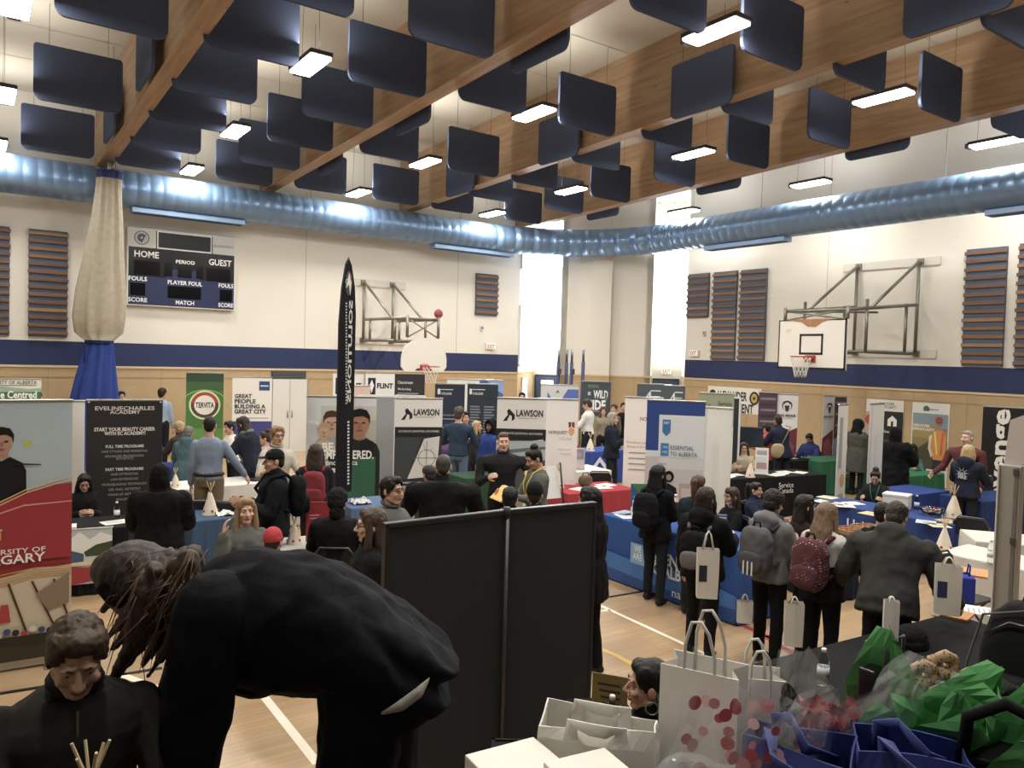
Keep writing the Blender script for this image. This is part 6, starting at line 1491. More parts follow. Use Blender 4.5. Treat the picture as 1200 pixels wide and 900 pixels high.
for k in range(70): a, q = r.random() * 6.3, r.random() ** .5 * .12; b.ell((q * math.cos(a), q * math.sin(a), .05 + r.random() * .04), (.016, .012, .01), prnt(('#b9a48c', '#c7625a', '#d8d2c4', '#8a5a48')[k % 4]), nu=7, nv=5)
o = b.build('candies', loc=cb); tag(o, 'heap of wrapped candies in the glass bowl', 'candy'); o['kind'] = 'stuff'
teepee(ontop(1117, 606), 'small teepee beside candy bowl on the royal blue table', 1.5, 1, ('#d6c7b0', '#b09a7c')); teepee(ontop(1106, 645, .7), 'small teepee with fanned poles behind charcoal jacket man', 1.3, 2)
for k, (x, y, c) in enumerate(((965, 588, '#d9d3b4'), (978, 590, '#dcdad6'), (990, 593, '#cfd2d8'), (1000, 590, '#dcdad6'), (1020, 602, '#d8c27a'), (1085, 612, '#b9c4cc'), (1100, 616, '#c9c29a'), (1112, 611, '#c9a84a'), (970, 583, '#d4cf9a'))):
    sheet(ontop(x, y), k * .4, ('cream booklet', 'white leaflet', 'pale blue leaflet', 'white folded flyer', 'yellow flyer', 'blue grey flyer', 'olive flyer', 'golden folder', 'lime booklet')[k] + ' on the long royal blue table' + (' near its left end' if k < 4 or k == 8 else ' near its right end' if k > 4 else ''), c, .24, .26)
# trays
for k, (x, y) in enumerate(((995, 624), (1018, 621))):
    q = ontop(x, y); t = thing('wooden_tray', ('left' if k == 0 else 'right') + ' wooden tray of brown samples on dark navy table', 'tray', q, TB['tray']['rz'], 'wooden trays'); w_ = mat('#a8783c', .6, 0, .25, 12)
    b = MB(); b.box((0, 0, .006), (.3, .3, .012), w_)
    for sx in (-1, 1): b.box((sx * .15, 0, .025), (.012, .31, .05), w_); b.box((0, sx * .15, .025), (.31, .012, .05), w_)
    b.build('tray_frame', t)
    for i in range(9): b = MB(); b.ell(((i % 3 - 1) * .09, (i // 3 - 1) * .09, .028), (.035, .035, .018), mat('#8a5a30', .7, 0, .3, 20), nu=10, nv=6); b.build('sample', t)
# white table on the right
q = ontop(1140, 672); sheet(q, .4, 'orange folder on the white table, right side', '#d08a3a', .34, .26, 'folder', stack=.02); bottle(ontop(1161, 660), 'clear water bottle on white table near aluminium post', 1.2)
# bags etc on the floor and black table
b = MB(); tb = thing('gift_bag', 'royal blue gift bag on chair beside white table', 'bag', ontop(1130, 704, .5), 0.6); b.box((0, 0, .13), (.26, .14, .26), cloth('#23399c', .2), bev=.015); b.build('bag_body', tb); b = MB(); b.tube([(-.06, -.02, .25), (-.04, -.03, .36), (.04, -.03, .36), (.06, -.02, .25)], .008, cloth('#23399c'), 6); b.build('handle', tb)
chair(V((ontop(1130, 700, .45).x, ontop(1130, 700, .45).y, 0)), face_rz(ontop(1130, 700, .45), 60), 'folding chair with blue gift bag, by white table')
pen = onZ(1024, 751, .748); t = thing('pen', 'white pen lying on the black table', 'pen', pen, R(-20)); b = MB(); b.cyl((-.07, 0, .006), (.07, 0, .006), .005, WHITE, 8); b.build('barrel', t); b = MB(); b.cyl((.03, 0, .006), (.072, 0, .006), .0058, BLACK, 8); b.build('grip', t)
bottle(onZ(964, 803, .742), 'clear water bottle on black table behind the cellophane', 1.15)
# held bags
def held_bag(pxy, D, label, col, w=.24, h=.3, d=.1, name='carrier_bag', mark=None, drop=.16, z=None):
    wr = at(*pxy, D); drop_ = drop; off = (0, 0)
    if z is not None: h = wr.z - z
    wr = wr + V((0, 0, drop))
    t = thing(name, label, 'bag', V((wr.x + off[0], wr.y + off[1], wr.z - drop - h)), face_rz(wr, 8))
    b = MB(); vs = []
    for z, k in ((0, .94), (h * .5, 1.0), (h, 1.0)):
        for x, y in ((-1, -1), (0, -1.15), (1, -1), (1.0, 0), (1, 1), (0, 1.1), (-1, 1), (-1.0, 0)): vs.append((x * w / 2 * k, y * d / 2, z))
    fs = [[j * 8 + k, j * 8 + (k + 1) % 8, (j + 1) * 8 + (k + 1) % 8, (j + 1) * 8 + k] for j in range(2) for k in range(8)] + [list(range(8))[::-1]]
    b.add(vs, fs, mat(col, .6, 0, .08, 8))
    if mark: b.rect(-w * .42, h * .35, -w * .05, h * .68, prnt(mark), -d * .58)
    b.build('bag_body', t)
    for y in (-d / 2, d / 2): b = MB(); b.tube([(-w * .25, y, h - .02), (-w * .1, y * .4, h + drop * .8), (0, 0, h + drop), (w * .1, y * .4, h + drop * .8), (w * .25, y, h - .02)], .006, mat(col, .6), 6); b.build('handle', t)
    return t
held_bag((830, 643), 6.95, 'white carrier bag held by girl in black parka', '#d3cfc7', .19, .44, .09, mark='#2a2f3a')
held_bag((873, 704), 7.1, 'white paper bag low beside the hoodie student', '#d6d3cc', .14, .2, .06, drop=.06)
held_bag((931, 706), 6.55, 'white paper bag beside the maroon backpack girl', '#cdc8bc', .15, .36, .1, drop=.05)
held_bag((1112, 662), 5.95, 'white tote with navy print held by man in charcoal jacket', '#d3cfc6', .18, .38, .08, mark='#2a3262', drop=.06)
held_bag((1045, 704), 5.6, 'slim white paper bag standing on black table before charcoal-jacket man', '#cfccc4', .1, .36, .07, drop=.03, z=.742)
P_ = pp['navyb']; wr = P_['M'] @ P_['up']((.2, .1, .98)); t = thing('shoulder_bag', 'tan shoulder bag on person in navy jacket', 'bag', wr, P_['rz']); b = Blob(); b.sbox((0, 0, 0), (.3, .14, .3), e=3); vs, fs = b.fuse(.018, 2, .006, 9); m = MB(); m.add(vs, fs, cloth('#a3906c', .2), smooth=True); m.build('bag_body', t); m = MB(); m.tube([(-.1, 0, .12), (-.3, .02, .5), (-.32, -.15, .5)], .012, cloth('#8a7858'), 6); m.build('strap', t)
# emblem on navy hoodie
P_ = pp['navyh']; t = P_['root']; b = MB(); p = Pr(b, .26, .26, -.13, 0); 
for k in range(9): a = R(40 * k); p.poly([(.5 + .14 * math.cos(a - .15), .45 + .14 * math.sin(a - .15)), (.5 + .46 * math.cos(a), .45 + .42 * math.sin(a)), (.5 + .14 * math.cos(a + .15), .45 + .14 * math.sin(a + .15))], '#b9bcc4')
p.text('NAT', .5, .5, .2, '#c3c6cc', .46, bold=.03); p.text('FIRE', .52, .72, .18, '#c3c6cc', .5, bold=.03)
o = b.build('back_print', t); o.matrix_local = Matrix.Translation(P_['up']((0, .205, 1.27))) @ P_['RL'].to_4x4() @ Matrix.Rotation(R(180), 4, 'Z')
# red ball resting on the left hoop frame
bt, xs, zm, zl, rch = lt
c = bt.matrix_world.translation + V(((xs[1]) + .02, -rch + .05, zm + .14)); b = MB(); b.ell((0, 0, 0), (.12, .12, .12), mat('#9c3a34', .6, 0, .15, 20)); b.tube([(.1215 * math.cos(R(a)), 0, .1215 * math.sin(R(a))) for a in range(0, 360, 15)], .003, BLACK, 5, closed=True); b.tube([(0, .1215 * math.cos(R(a)), .1215 * math.sin(R(a))) for a in range(0, 360, 15)], .003, BLACK, 5, closed=True); tag(b.build('ball', loc=c), 'dull red ball stuck on left hoop frame', 'ball')
# chairs standing about
for k, (x, y, tr, lb) in enumerate(((233, 583, 170, 'black folding chair left of teepee behind slate blue table'), (270, 584, 165, 'black folding chair right of teepee behind slate blue table'), (306, 586, 150, 'black folding chair behind the strawberry blond girl'), (706, 556, 10, 'black folding chair at white-topped table'), (1143, 604, 170, 'black folding chair behind navy hoodie woman'))):
    q = onZ(x, y, .85); chair(V((q.x, q.y, 0)), face_rz(q, tr), lb)
# ================= FOREGROUND =================
right_ = CM.to_3x3() @ V((1, 0, 0)); right_.z = 0; right_.normalize(); fw = V((math.sin(R(TH)), math.cos(R(TH)), 0))
def headmesh(m, HM, sk): 
    hv, hf, lips = head_proto(); m.add(hv, hf, sk, HM, True)
# man seated at the teepee table, nearest the camera
FM = person('man with short brown hair in dark grey quarter-zip sweater looking down, nearest camera', 92, 733, 2.16, 4, pose='sit', z0=STG, skin='l', hair='short', hc='#4a3a2c', top='#2b2a27', tstyle='sweater', bot='#1d1e22', arms=('table', 'table'), nod=24, collar='#24231f', vox=.009, bulk=1.35, lean=4)
P_ = FM; m = MB(); m.cyl(P_['up']((0, -.112, 1.45)), P_['up']((0, -.139, 1.3)), .004, steel('#77736c'), 6); m.build('zip', P_['root'])
chair(P_['loc'] + Matrix.Rotation(P_['rz'], 3, 'Z') @ V((0, -.12, 0)), P_['rz'], 'black folding chair under the nearest seated man')
# woman bending over, back to the right, dark navy jacket
DB = 2.52
def W(px, py, dd=0.): return at(px, py, DB + dd)
base = W(440, 760); root = thing('person', 'person with frizzy brown hair in black jacket bending forward across the foreground', 'person', V((base.x, base.y, STG)))
inv = Matrix.Translation(-V((base.x, base.y, STG)))
def L_(p): return inv @ p
k = DB / F
dirv = (V((base.x, base.y, 0))).normalized(); upv = V((0, 0, 1))
def ringl(px, py, rv, rd, slope=0):          # cross-section of the trunk: rv px high, rd m deep
    c = L_(W(px, py)); t = V((CM.to_3x3() @ V((math.cos(R(slope)), math.sin(R(slope)), 0)))); n = t.cross(dirv).normalized()
    return (c, n * rv * k, dirv * rd)
JR = [(214, 706, 40, .12, -18), (238, 712, 52, .17, -12), (275, 720, 74, .22, -4), (320, 724, 80, .23, 4), (370, 728, 79, .25, 10), (420, 742, 80, .275, 18), (462, 762, 76, .27, 28), (488, 776, 58, .22, 36), (500, 784, 46, .19, 40)]
legs = ((-.1, (428, 790), (412, 955), (418, 1130)), (.1, (448, 790), (440, 955), (455, 1130)))
armsB = ((-.2, (246, 712), (232, 838), (210, 945)), (.2, (250, 712), (222, 812), (190, 905)))
hc_ = L_(W(168, 688)); HMb = Matrix.Translation(hc_) @ Matrix.Rotation(R(-TH), 4, 'Z') @ Matrix.Rotation(R(-90), 4, 'Z') @ Matrix.Rotation(R(62), 4, 'X')
b = Blob(); b.rings([ringl(x, y, rv - 14, rd - .04, s_) for x, y, rv, rd, s_ in JR[:-2]], 18); b.cap(L_(W(225, 706)), L_(W(180, 692)), .06, .058); b.ell(HMb @ V((0, .01, .01)), (.066, .08, .09))
for dd, a, c, e in legs: b.cap(L_(W(*a, dd)), L_(W(*c, dd)), .105, .062); b.cap(L_(W(*c, dd)), L_(W(*e, dd)), .062, .042); b.cap(L_(W(*e, dd)), L_(W(e[0] - 40, e[1] + 12, dd)), .04, .032)
for dd, a, c, e in armsB: b.cap(L_(W(*a, dd)), L_(W(*c, dd)), .058, .047); b.cap(L_(W(*c, dd)), L_(W(*e, dd)), .045, .03)
vs, fs = b.fuse(.012, 2); m = MB(); sk = skinm(SKN['l']); m.add(vs, fs, sk, smooth=True); headmesh(m, HMb, sk)
pv, pf = hand_proto()
for dd, a, c, e in armsB:
    z = -(L_(W(*e, dd)) - L_(W(*c, dd))).normalized(); x = (dirv * (1 if dd < 0 else -1)); x = (x - z * x.dot(z)).normalized(); y = z.cross(x); wr = L_(W(*e, dd))
    Mh = Matrix(((x.x, y.x, z.x, wr.x), (x.y, y.y, z.y, wr.y), (x.z, y.z, z.z, wr.z), (0, 0, 0, 1))); m.add(pv, pf, sk, Mh, True)
m.build('body', root)
b = Blob(); b.rings([ringl(*q) for q in JR], 24, 2.2)
for dd, a, c, e in armsB: p0, p1, p2 = L_(W(*a, dd)), L_(W(*c, dd)), L_(W(*e, dd)); b.cap(p0, p1, .108, .098); b.cap(p1, p1.lerp(p2, .94), .098, .075)
b.cap(L_(W(208, 700)), L_(W(232, 706)), .095, .11)
# hanging front of the jacket and flared hem
b.chain([L_(W(262, 772)), L_(W(300, 778)), L_(W(345, 768)), L_(W(400, 790))], [.1, .1, .09, .09])
b.rings([ringl(425, 728, 60, .235, 20), ringl(470, 742, 58, .225, 32), ringl(498, 751, 46, .2, 42), ringl(514, 757, 32, .175, 46)], 18)
vs, fs = b.fuse(.0105, 3, .017, 6.5, (1, 1, .8)); m = MB(); m.add(vs, fs, cloth('#101118', .2), smooth=True); m.build('jacket', root)
b = Blob(); b.ell(L_(W(458, 778)), (.16, .18, .15))
for dd, a, c, e in legs: b.cap(L_(W(*a, dd)), L_(W(*c, dd)), .135, .12); b.cap(L_(W(*c, dd)), L_(W(*e, dd)), .12, .085)
b.ell(L_(W(456, 805, -.02)), (.15, .17, .15))
vs, fs = b.fuse(.012, 3, .012, 7); m = MB(); m.add(vs, fs, cloth('#0e0f13', .15), smooth=True); m.build('trousers', root)
b = Blob(); b.chain([L_(W(448, 836, -.27)), L_(W(470, 827, -.285)), L_(W(490, 812, -.275)), L_(W(503, 795, -.25))], [.006, .016, .016, .004], 10)
vs, fs = b.fuse(.005, 2); m = MB(); m.add(vs, fs, cloth('#8d8a80'), smooth=True); m.build('shirt_hem', root)
for dd, a, c, e in legs:
    p = L_(W(*e, dd)); b = Blob(); q = V((p.x, p.y, .05)); f_ = L_(W(e[0] - 60, e[1], dd)) - p; f_.z = 0; f_.normalize(); b.cap(q - f_ * .04, q + f_ * .16, .05, .036); b.cap(q, q + V((0, 0, .06)), .05, .05); vs, fs = b.fuse(.012, 2); m = MB(); m.add([(v[0], v[1], max(v[2], .004)) for v in vs], fs, mat('#151515', .5), smooth=True); m.build('shoe', root)
# hair: smooth crown, dark headband, loose frizzy fall
b = Blob(); b.ell(hc_ + V((0, 0, .012)), (.118, .118, .112)); b.ell(L_(W(140, 668)), (.085, .1, .07)); b.ell(L_(W(185, 672)), (.09, .1, .08))
b.ell(hc_ + V((0, 0, .05)) - right_ * .03, (.115, .11, .1)); vs, fs = b.fuse(.0065, 3, .004, 34, (1, 1, .4)); m = MB(); m.add(vs, fs, mat('#2a2018', .6, 0, .4, 40, .2), smooth=True); m.build('hair', root)
b = Blob()
rr = random.Random(11)
for i in range(26):
    x0_, y0_ = rr.uniform(165, 238), rr.uniform(650, 700); x1_ = x0_ - rr.uniform(5, 55); y1_ = y0_ + rr.uniform(50, 112); dd = rr.uniform(-.14, .1)
    b.chain([L_(W(x0_, y0_, dd)), L_(W((x0_ + x1_) / 2 + rr.uniform(4, 16), (y0_ + y1_) / 2, dd)), L_(W(x1_, y1_, dd + rr.uniform(-.03, .03)))], [.03, .026, .006], 8)
vs, fs = b.fuse(.0065, 1, .008, 30, (1, 1, .4)); m = MB(); m.add(vs, fs, mat('#3e2e23', .6, 0, .45, 45, .2), smooth=True)
for i in range(90):
    x0_, y0_ = rr.uniform(150, 245), rr.uniform(642, 720); x1_ = x0_ - rr.uniform(-6, 60); y1_ = y0_ + rr.uniform(20, 100); dd = rr.uniform(-.2, -.08); q = rr.uniform(-14, 14)
    m.tube([L_(W(x0_, y0_, dd)), L_(W((x0_ + x1_) / 2 + q, (y0_ + y1_) / 2 - 6, dd - .02)), L_(W(x1_, y1_, dd))], [.0018, .0016, .0008], mat('#6a4e38', .5), 4)
m.build('hair_fall', root)
b = Blob()
for i in range(12): 
    a = R(i * 15 - 20); b.ell(L_(W(128 + i * 5.5, 690 + 10 * math.sin(i * .5), -.11 + .03 * abs(i - 5) / 5)), (.03, .03, .036))
vs, fs = b.fuse(.006, 1, .006, 40, (1, 1, 1)); m = MB(); m.add(vs, fs, cloth('#121214'), smooth=True); m.build('headband', root)
# teepee table
def ftable(label, pcx, D0, w, d, col='#1a1b1d'):
    c = at(pcx, 430, D0); loc = V((c.x, c.y, STG)); t = thing('stage_table', label, 'table', loc, R(-TH))
    h = .74; b = MB(); b.box((0, 0, h - .02), (w, d, .03), cloth(col), bev=.005); b.build('tabletop', t)
    for sx in (-1, 1):
        for sy in (-1, 1): b = MB(); b.cyl((sx * (w / 2 - .06), sy * (d / 2 - .06), 0), (sx * (w / 2 - .06), sy * (d / 2 - .06), h - .03), .018, steel('#6a6a6c')); b.build('leg', t)
    b = MB(); N = 2
    for (x0_, y0_, x1_, y1_) in ((-w / 2, -d / 2, w / 2, -d / 2), (-w / 2, d / 2, w / 2, d / 2), (-w / 2, -d / 2, -w / 2, d / 2), (w / 2, -d / 2, w / 2, d / 2)):
        b.box(((x0_ + x1_) / 2, (y0_ + y1_) / 2, h - .12), (abs(x1_ - x0_) + .01, abs(y1_ - y0_) + .01, .24), cloth(col))
    b.build('cloth_drop', t); return t
TZ = STG + .741
ftable('black table with a teepee in front of the nearest seated man', 60, 1.72, .9, .42)
q = at(106, 900, 1.8); q.z = TZ - .01; teepee(V((q.x, q.y, TZ)), 'small teepee with bare stick poles in front of nearest seated man', 1.05, .4, ('#c9b893', '#b3a27e'))
ftable('black table piled with gift bags in the right foreground', 1010, 2.05, 1.9, .85)
def ft(px, py, D): p = at(px, py, D); return V((p.x, p.y, TZ)), p.z
# girl in profile below the stage, gold sign, bottle
P('prof2', 'woman in profile facing left, black hair tied back, large hoop earring, behind white tote', 762, 775, 3.75, -84, pose='sit', fem=True, skin='m', hair='lowpony', hc='#131214', top='#17181b', tstyle='jacket', arms=('table', 'table'), vox=.011)
P_ = pp['prof2']; m = MB()
for sx in (-1, 1): c = P_['HM'] @ V((sx * .09, .012, -.075)); m.tube([c + V((0, .03 * math.cos(R(a)), .03 * math.sin(R(a)))) for a in range(0, 360, 20)], .004, mat('#8fa39c', .3, .8), 6, closed=True)
m.build('hoop_earrings', P_['root']); chair_for(P_, 'black folding chair under profile woman with hoop earring')
t1 = table('small black table behind the divider with gold sign', (690, 872), (765, 868), .55, '#1b1c1f')
q = onZ(712, 858, .741); t = thing('gold_sign', 'gold card sign with dark lettering right of divider edge', 'sign', V((q.x, q.y, .741)), face_rz(q, -12))
b = MB(); b.box((0, 0, .16), (.2, .006, .3), mat('#84703a', .45, .3, .1, 5), M=Matrix.Rotation(R(-6), 4, 'X')); b.build('card', t)
b = MB(); T6 = Matrix.Rotation(R(-6), 4, 'X'); 
for i in range(4): b.rect(-.07 + .01 * i, .25 - i * .035, .06, .262 - i * .035, prnt('#3a3018'), -.0042, T6)
b.build('lettering', t)
b = MB(); b.prism([(-.09, 0), (.09, 0), (.09, .02), (-.09, .02)], -.03, .08, mat('#84703a', .5)); b.build('foot', t)
q = onZ(716, 866, .741); bottle(V((q.x, q.y, .742)), 'clear water bottle before the gold card sign', 1.15, '#c9a8b0')
# white tote with binder clips
def tote(label, px, ptop, D, w, h, d, col, rz=0, name='tote_bag', strap_col=None, z=TZ, handles='fold', sag=.012, floor=None):
    p = at(px, ptop, D); loc = V((p.x, p.y, z)); t = thing(name, label, 'bag', loc, face_rz(loc, rz)); h = h or (p.z - z)
    m_ = mat(col, .75, 0, .08, 30, .1); b = MB(); N = 40; vs = []; fs = []
    def per(i, zf):
        s_ = i / N * 4; e = int(s_); f_ = s_ - e; W_, D_ = w / 2 * (1 - .06 * zf), d / 2 * (1 - .25 * zf)
        x, y = ((-W_ + 2 * W_ * f_, -D_), (W_, -D_ + 2 * D_ * f_), (W_ - 2 * W_ * f_, D_), (-W_, D_ - 2 * D_ * f_))[e]
        bul = sag * math.sin(math.pi * f_) * (1 if zf < .9 else -.3)
        y += (-bul if e == 0 else bul if e == 2 else 0); x += (bul * .6 if e == 1 else -bul * .6 if e == 3 else 0)
        return x, y
    lv = [(0, 0), (.03, .0), (.3, .2), (.6, .5), (.85, .8), (1, 1)]
    for zf, k_ in lv:
        for i in range(N):
            x, y = per(i, k_); q = noise.noise(V((x * 9 + px, y * 9, zf * 4))) * .006
            vs.append((x, y + q, zf * h + (.012 * math.sin(i * .31 + px) if zf == 1 else 0)))
    n0 = len(vs)
    for zf, k_ in ((1, 1), (.15, .15)):
        for i in range(N): x, y = per(i, k_); vs.append((x * .97, y * .93, zf * h + (.012 * math.sin(i * .31 + px) if zf == 1 else 0)))
    for j in range(len(lv) - 1):
        for i in range(N): fs.append([j * N + i, j * N + (i + 1) % N, (j + 1) * N + (i + 1) % N, (j + 1) * N + i])
    for i in range(N): fs.append([5 * N + i, 5 * N + (i + 1) % N, n0 + (i + 1) % N, n0 + i]); fs.append([n0 + i, n0 + (i + 1) % N, n0 + N + (i + 1) % N, n0 + N + i])
    fs.append(list(range(N))[::-1]); fs.append([n0 + N + i for i in range(N)]); b.add(vs, fs, m_, smooth=False); b.build('bag_body', t)
    sm_ = mat(strap_col or col, .7, 0, .08, 30, .1)
    for sy in (-1, 1):
        b = MB(); vs = []; fs = []; y0_ = sy * d / 2 * .74
        if handles == 'fold': path_ = [(-w * .2, y0_ - .006, h * .25), (-w * .2, y0_ - .008, h * .9), (-w * .19, y0_ - .012, h * 1.04), (-w * .05, y0_ - .04, h * 1.06), (w * .1, y0_ - .04, h * 1.05), (w * .2, y0_ - .012, h * 1.03), (w * .2, y0_ - .008, h * .9), (w * .2, y0_ - .006, h * .25)]
        else: path_ = [(-w * .22, y0_, h * .8), (-w * .24, y0_ - .03 * sy, h * 1.08), (-w * .1, y0_ - .1 + .05 * sy, h * 1.12), (w * .08, y0_ - .14, h * 1.02), (w * .2, y0_ - .1, h * .96), (w * .24, y0_, h * .8)]
        pts = [V(p_) for p_ in path_]
        for i, p_ in enumerate(pts):
            tg = (pts[min(i + 1, len(pts) - 1)] - pts[max(i - 1, 0)]).normalized(); sd = tg.cross(V((0, 1, .25))).normalized() * .019; vs += [p_ + sd + V((0, -.002, 0)), p_ - sd + V((0, -.002, 0)), p_ + sd + V((0, .002, .001)), p_ - sd + V((0, .002, .001))]
        for i in range(len(pts) - 1):
            a = i * 4; c = a + 4; fs += [[a, a + 1, c + 1, c], [a + 2, c + 2, c + 3, a + 3], [a, c, c + 2, a + 2], [a + 1, a + 3, c + 3, c + 1]]
        b.add(vs, fs, sm_, smooth=True); b.build('handle', t)
    return t, h
tt, th_ = tote('white fabric tote bag with two black binder clips', 702, 842, 2.12, .33, None, .17, '#dcd9d0', -6)
for i, x in enumerate((-.1, .015)):
    t = thing('binder_clip', 'black binder clip on white tote, ' + ('left' if i == 0 else 'right') + ' one', 'clip', tt.matrix_world.translation, tt.rotation_euler.z, 'binder clips'); b = MB(); T_ = Matrix.Translation((x, -.075, th_ - .012)); b.prism([(-.017, 0), (.017, 0), (.017, .026), (-.017, .026)], -.006, .012, mat('#131315', .4), T_); b.build('clip_body', t)
    b = MB(); b.tube([(x - .008, -.085, th_ - .012), (x - .01, -.087, th_ - .05), (x + .01, -.087, th_ - .05), (x + .008, -.085, th_ - .012)], .0016, steel(), 6); b.build('wire_handle', t)
def carton(label, px, py, D, w, d, rz, col='#d8d4c8', h=None):
    p = at(px, py, D); loc = V((p.x, p.y, TZ)); h = h or p.z - TZ; t = thing('cardboard_box', label, 'box', loc, face_rz(loc, rz)); b = MB(); b.box((0, 0, h / 2 - .004), (w, d, h - .01), mat(col, .7, 0, .05, 10), bev=.003); b.rect(-w * .42, h * .2, w * .42, h * .7, mat('#2c2d30', .4), -d / 2 - .001); b.build('carton', t); b = MB(); b.box((0, 0, h - .02), (w + .008, d + .008, .04), mat('#e0dcd2', .7, 0, .05, 10), bev=.003); b.build('lid', t)
carton('white lidded box left of the white tote', 612, 897, 1.95, .2, .22, 32); carton('white lidded box in front of the white tote', 700, 908, 1.84, .17, .2, 34)
# paper gift bags with twisted handles
def paperbag(label, px, ptop, D, w, d, col, rz, hh=.1, dots=None):
    p = at(px, ptop, D); loc = V((p.x, p.y, TZ)); h = p.z - TZ; t = thing('paper_gift_bag', label, 'bag', loc, face_rz(loc, rz)); m_ = mat(col, .6, 0, .05, 10)
    b = MB(); b.box((0, -d / 2, h / 2), (w, .003, h), m_); b.box((0, d / 2, h / 2), (w, .003, h), m_); b.box((0, 0, .002), (w, d, .004), m_)
    for sx in (-1, 1): b.add([(sx * w / 2, -d / 2, 0), (sx * (w / 2), d / 2, 0), (sx * w / 2, d / 2, h), (sx * (w / 2 - .03), 0, h), (sx * w / 2, -d / 2, h), (sx * (w / 2 - .02), 0, h * .3)], [[0, 1, 5], [1, 2, 3, 5], [0, 5, 3, 4]], m_)
    b.build('bag_body', t)
    for sy in (-1, 1): b = MB(); y = sy * d / 2 * .95; b.tube([(-w * .2, y, h - .05), (-w * .19, y, h + hh * .5), (-w * .1, y - .012, h + hh), (w * .02, y - .015, h + hh * 1.05), (w * .12, y - .01, h + hh * .8), (w * .19, y, h + hh * .3), (w * .2, y, h - .05)], .0045, mat('#cfccc4', .7, 0, .15, 60), 8); b.build('handle', t)
    return t, loc, h
paperbag('white paper gift bag with tall twisted handle, left of pair', 826, 778, 2.12, .21, .12, '#e6e3dc', -14, .13)
paperbag('white paper gift bag with twisted handle, right of pair', 888, 788, 2.2, .14, .1, '#dedbd3', 10, .08)
film = mat('#eef2f2', .06, 0, 0, 1, kind='film'); 
def leaf_sheet(b, p, d, n_, L, w, m, seed, amp=.02, tip=.15, N=9, curl=.15):
    """a crumpled pointed sheet rising from p along d"""
    d = V(d).normalized(); s_ = d.cross(V(n_)).normalized(); nn = s_.cross(d); vs = []; fs = []; rr = random.Random(seed)
    for i in range(N):
        f_ = i / (N - 1); ww = w * (1 - (1 - tip) * f_ ** 1.6)
        for j in range(N):
            g = j / (N - 1) - .5; q = noise.noise(V((g * 4 + seed, f_ * 4, seed * 1.7))) * amp + abs(noise.noise(V((g * 7, f_ * 6 + seed, 3)))) * amp * .8
            vs.append(V(p) + d * L * f_ + s_ * ww * g * (1 + .1 * rr.uniform(-1, 1)) + nn * (q + curl * L * f_ * f_ - abs(g) * w * .35))
    for i in range(N - 1):
        for j in range(N - 1): a = i * N + j; fs.append([a, a + 1, a + N + 1, a + N])
    b.add(vs, fs, m)
def dv(x, z, f_=0.): return right_ * x + V((0, 0, z)) + fw * f_
# clear bag with pink and red dots
c, zt = ft(846, 800, 1.98); t = thing('dotted_gift_wrap', 'clear gift wrap with pink and red dots before paper bags', 'gift wrap', c)
b = MB(); b.box((0, 0, .09), (.2, .14, .18), mat('#8d8580', .7), M=Matrix.Rotation(R(-TH), 4, 'Z'), bev=.006); b.build('gift_box', t)
b = MB()
for i, (x0_, dx, dz, df, L, w) in enumerate(((-.07, -.12, 1, .1, .42, .2), (.0, .1, 1, .0, .44, .22), (-.03, -.02, 1, -.12, .36, .26), (.1, .3, 1, .1, .38, .2))): leaf_sheet(b, dv(x0_, .02, .02 * i - .1), dv(dx, dz, df), -fw, L, w, film, 20 + i, .03, .6, 11)
rr = random.Random(9)
for i in range(60):
    x, z = rr.uniform(-.13, .14), rr.uniform(.14, .43); x *= 1 - .3 * max(0, z - .3) / .13; y = rr.uniform(-.13, -.09); c_ = dv(x, z, y); r_ = rr.uniform(.011, .018); N = 14; n1 = (right_ * rr.uniform(.6, 1) + fw * rr.uniform(-.5, .5)).normalized(); n2 = V((0, 0, 1))
    b.add([c_ + n1 * r_ * math.cos(2 * math.pi * q / N) + n2 * r_ * math.sin(2 * math.pi * q / N) for q in range(N)], [list(range(N))], mat(('#e3b6ba', '#c65264', '#dc98a2', '#bf4656')[i % 4], .5))
b.build('dotted_film', t)
# black cushion in shiny film
c, zt = ft(826, 900, 1.86); t = thing('wrapped_parcel', 'black item wrapped in shiny clear film, bottom edge of photo', 'parcel', c, face_rz(c, -25))
b = Blob(); b.sbox((0, 0, .13), (.24, .16, .25), e=3); vs, fs = b.fuse(.012, 2, .012, 9); m = MB(); m.add(vs, fs, mat('#1a1b1c', .5)); m.build('parcel_body', t)
b = Blob(); b.sbox((0, 0, .135), (.265, .185, .27), e=3); vs, fs = b.fuse(.013, 1, .02, 12); m = MB(); m.add(vs, fs, film); m.build('film', t)
# red tissue gift in cellophane
red_m = mat('#a3232f', .7, 0, .25, 14, .1); grn_m = mat('#3f9448', .75, 0, .22, 9, .1); olv = mat('#6f8a3a', .7, 0, .2, 9)
c, zt = ft(968, 850, 2.16); t = thing('red_tissue_gift', 'gift of crumpled red tissue under clear cellophane', 'gift', c)
b = MB(); b.box((0, 0, .08), (.3, .18, .16), mat('#26201c', .6), M=Matrix.Rotation(R(-TH), 4, 'Z'), bev=.006); b.build('gift_box', t)
b = MB(); rr = random.Random(4)
for i in range(13): leaf_sheet(b, dv(rr.uniform(-.13, .12), rr.uniform(.12, .19), rr.uniform(-.08, .06)), dv(rr.uniform(-.6, .6), 1, rr.uniform(-.6, .2)), -fw, rr.uniform(.1, .17), rr.uniform(.12, .2), red_m, 40 + i, .03, .35)
b.build('red_tissue', t)
b = MB(); leaf_sheet(b, dv(-.15, .2, -.11), dv(-.5, .5, -.3), -fw, .12, .08, olv, 60); leaf_sheet(b, dv(-.1, .27, -.02), dv(-.2, .8, 0), -fw, .1, .07, mat('#4a5a3a', .7), 61); b.build('green_tissue', t)
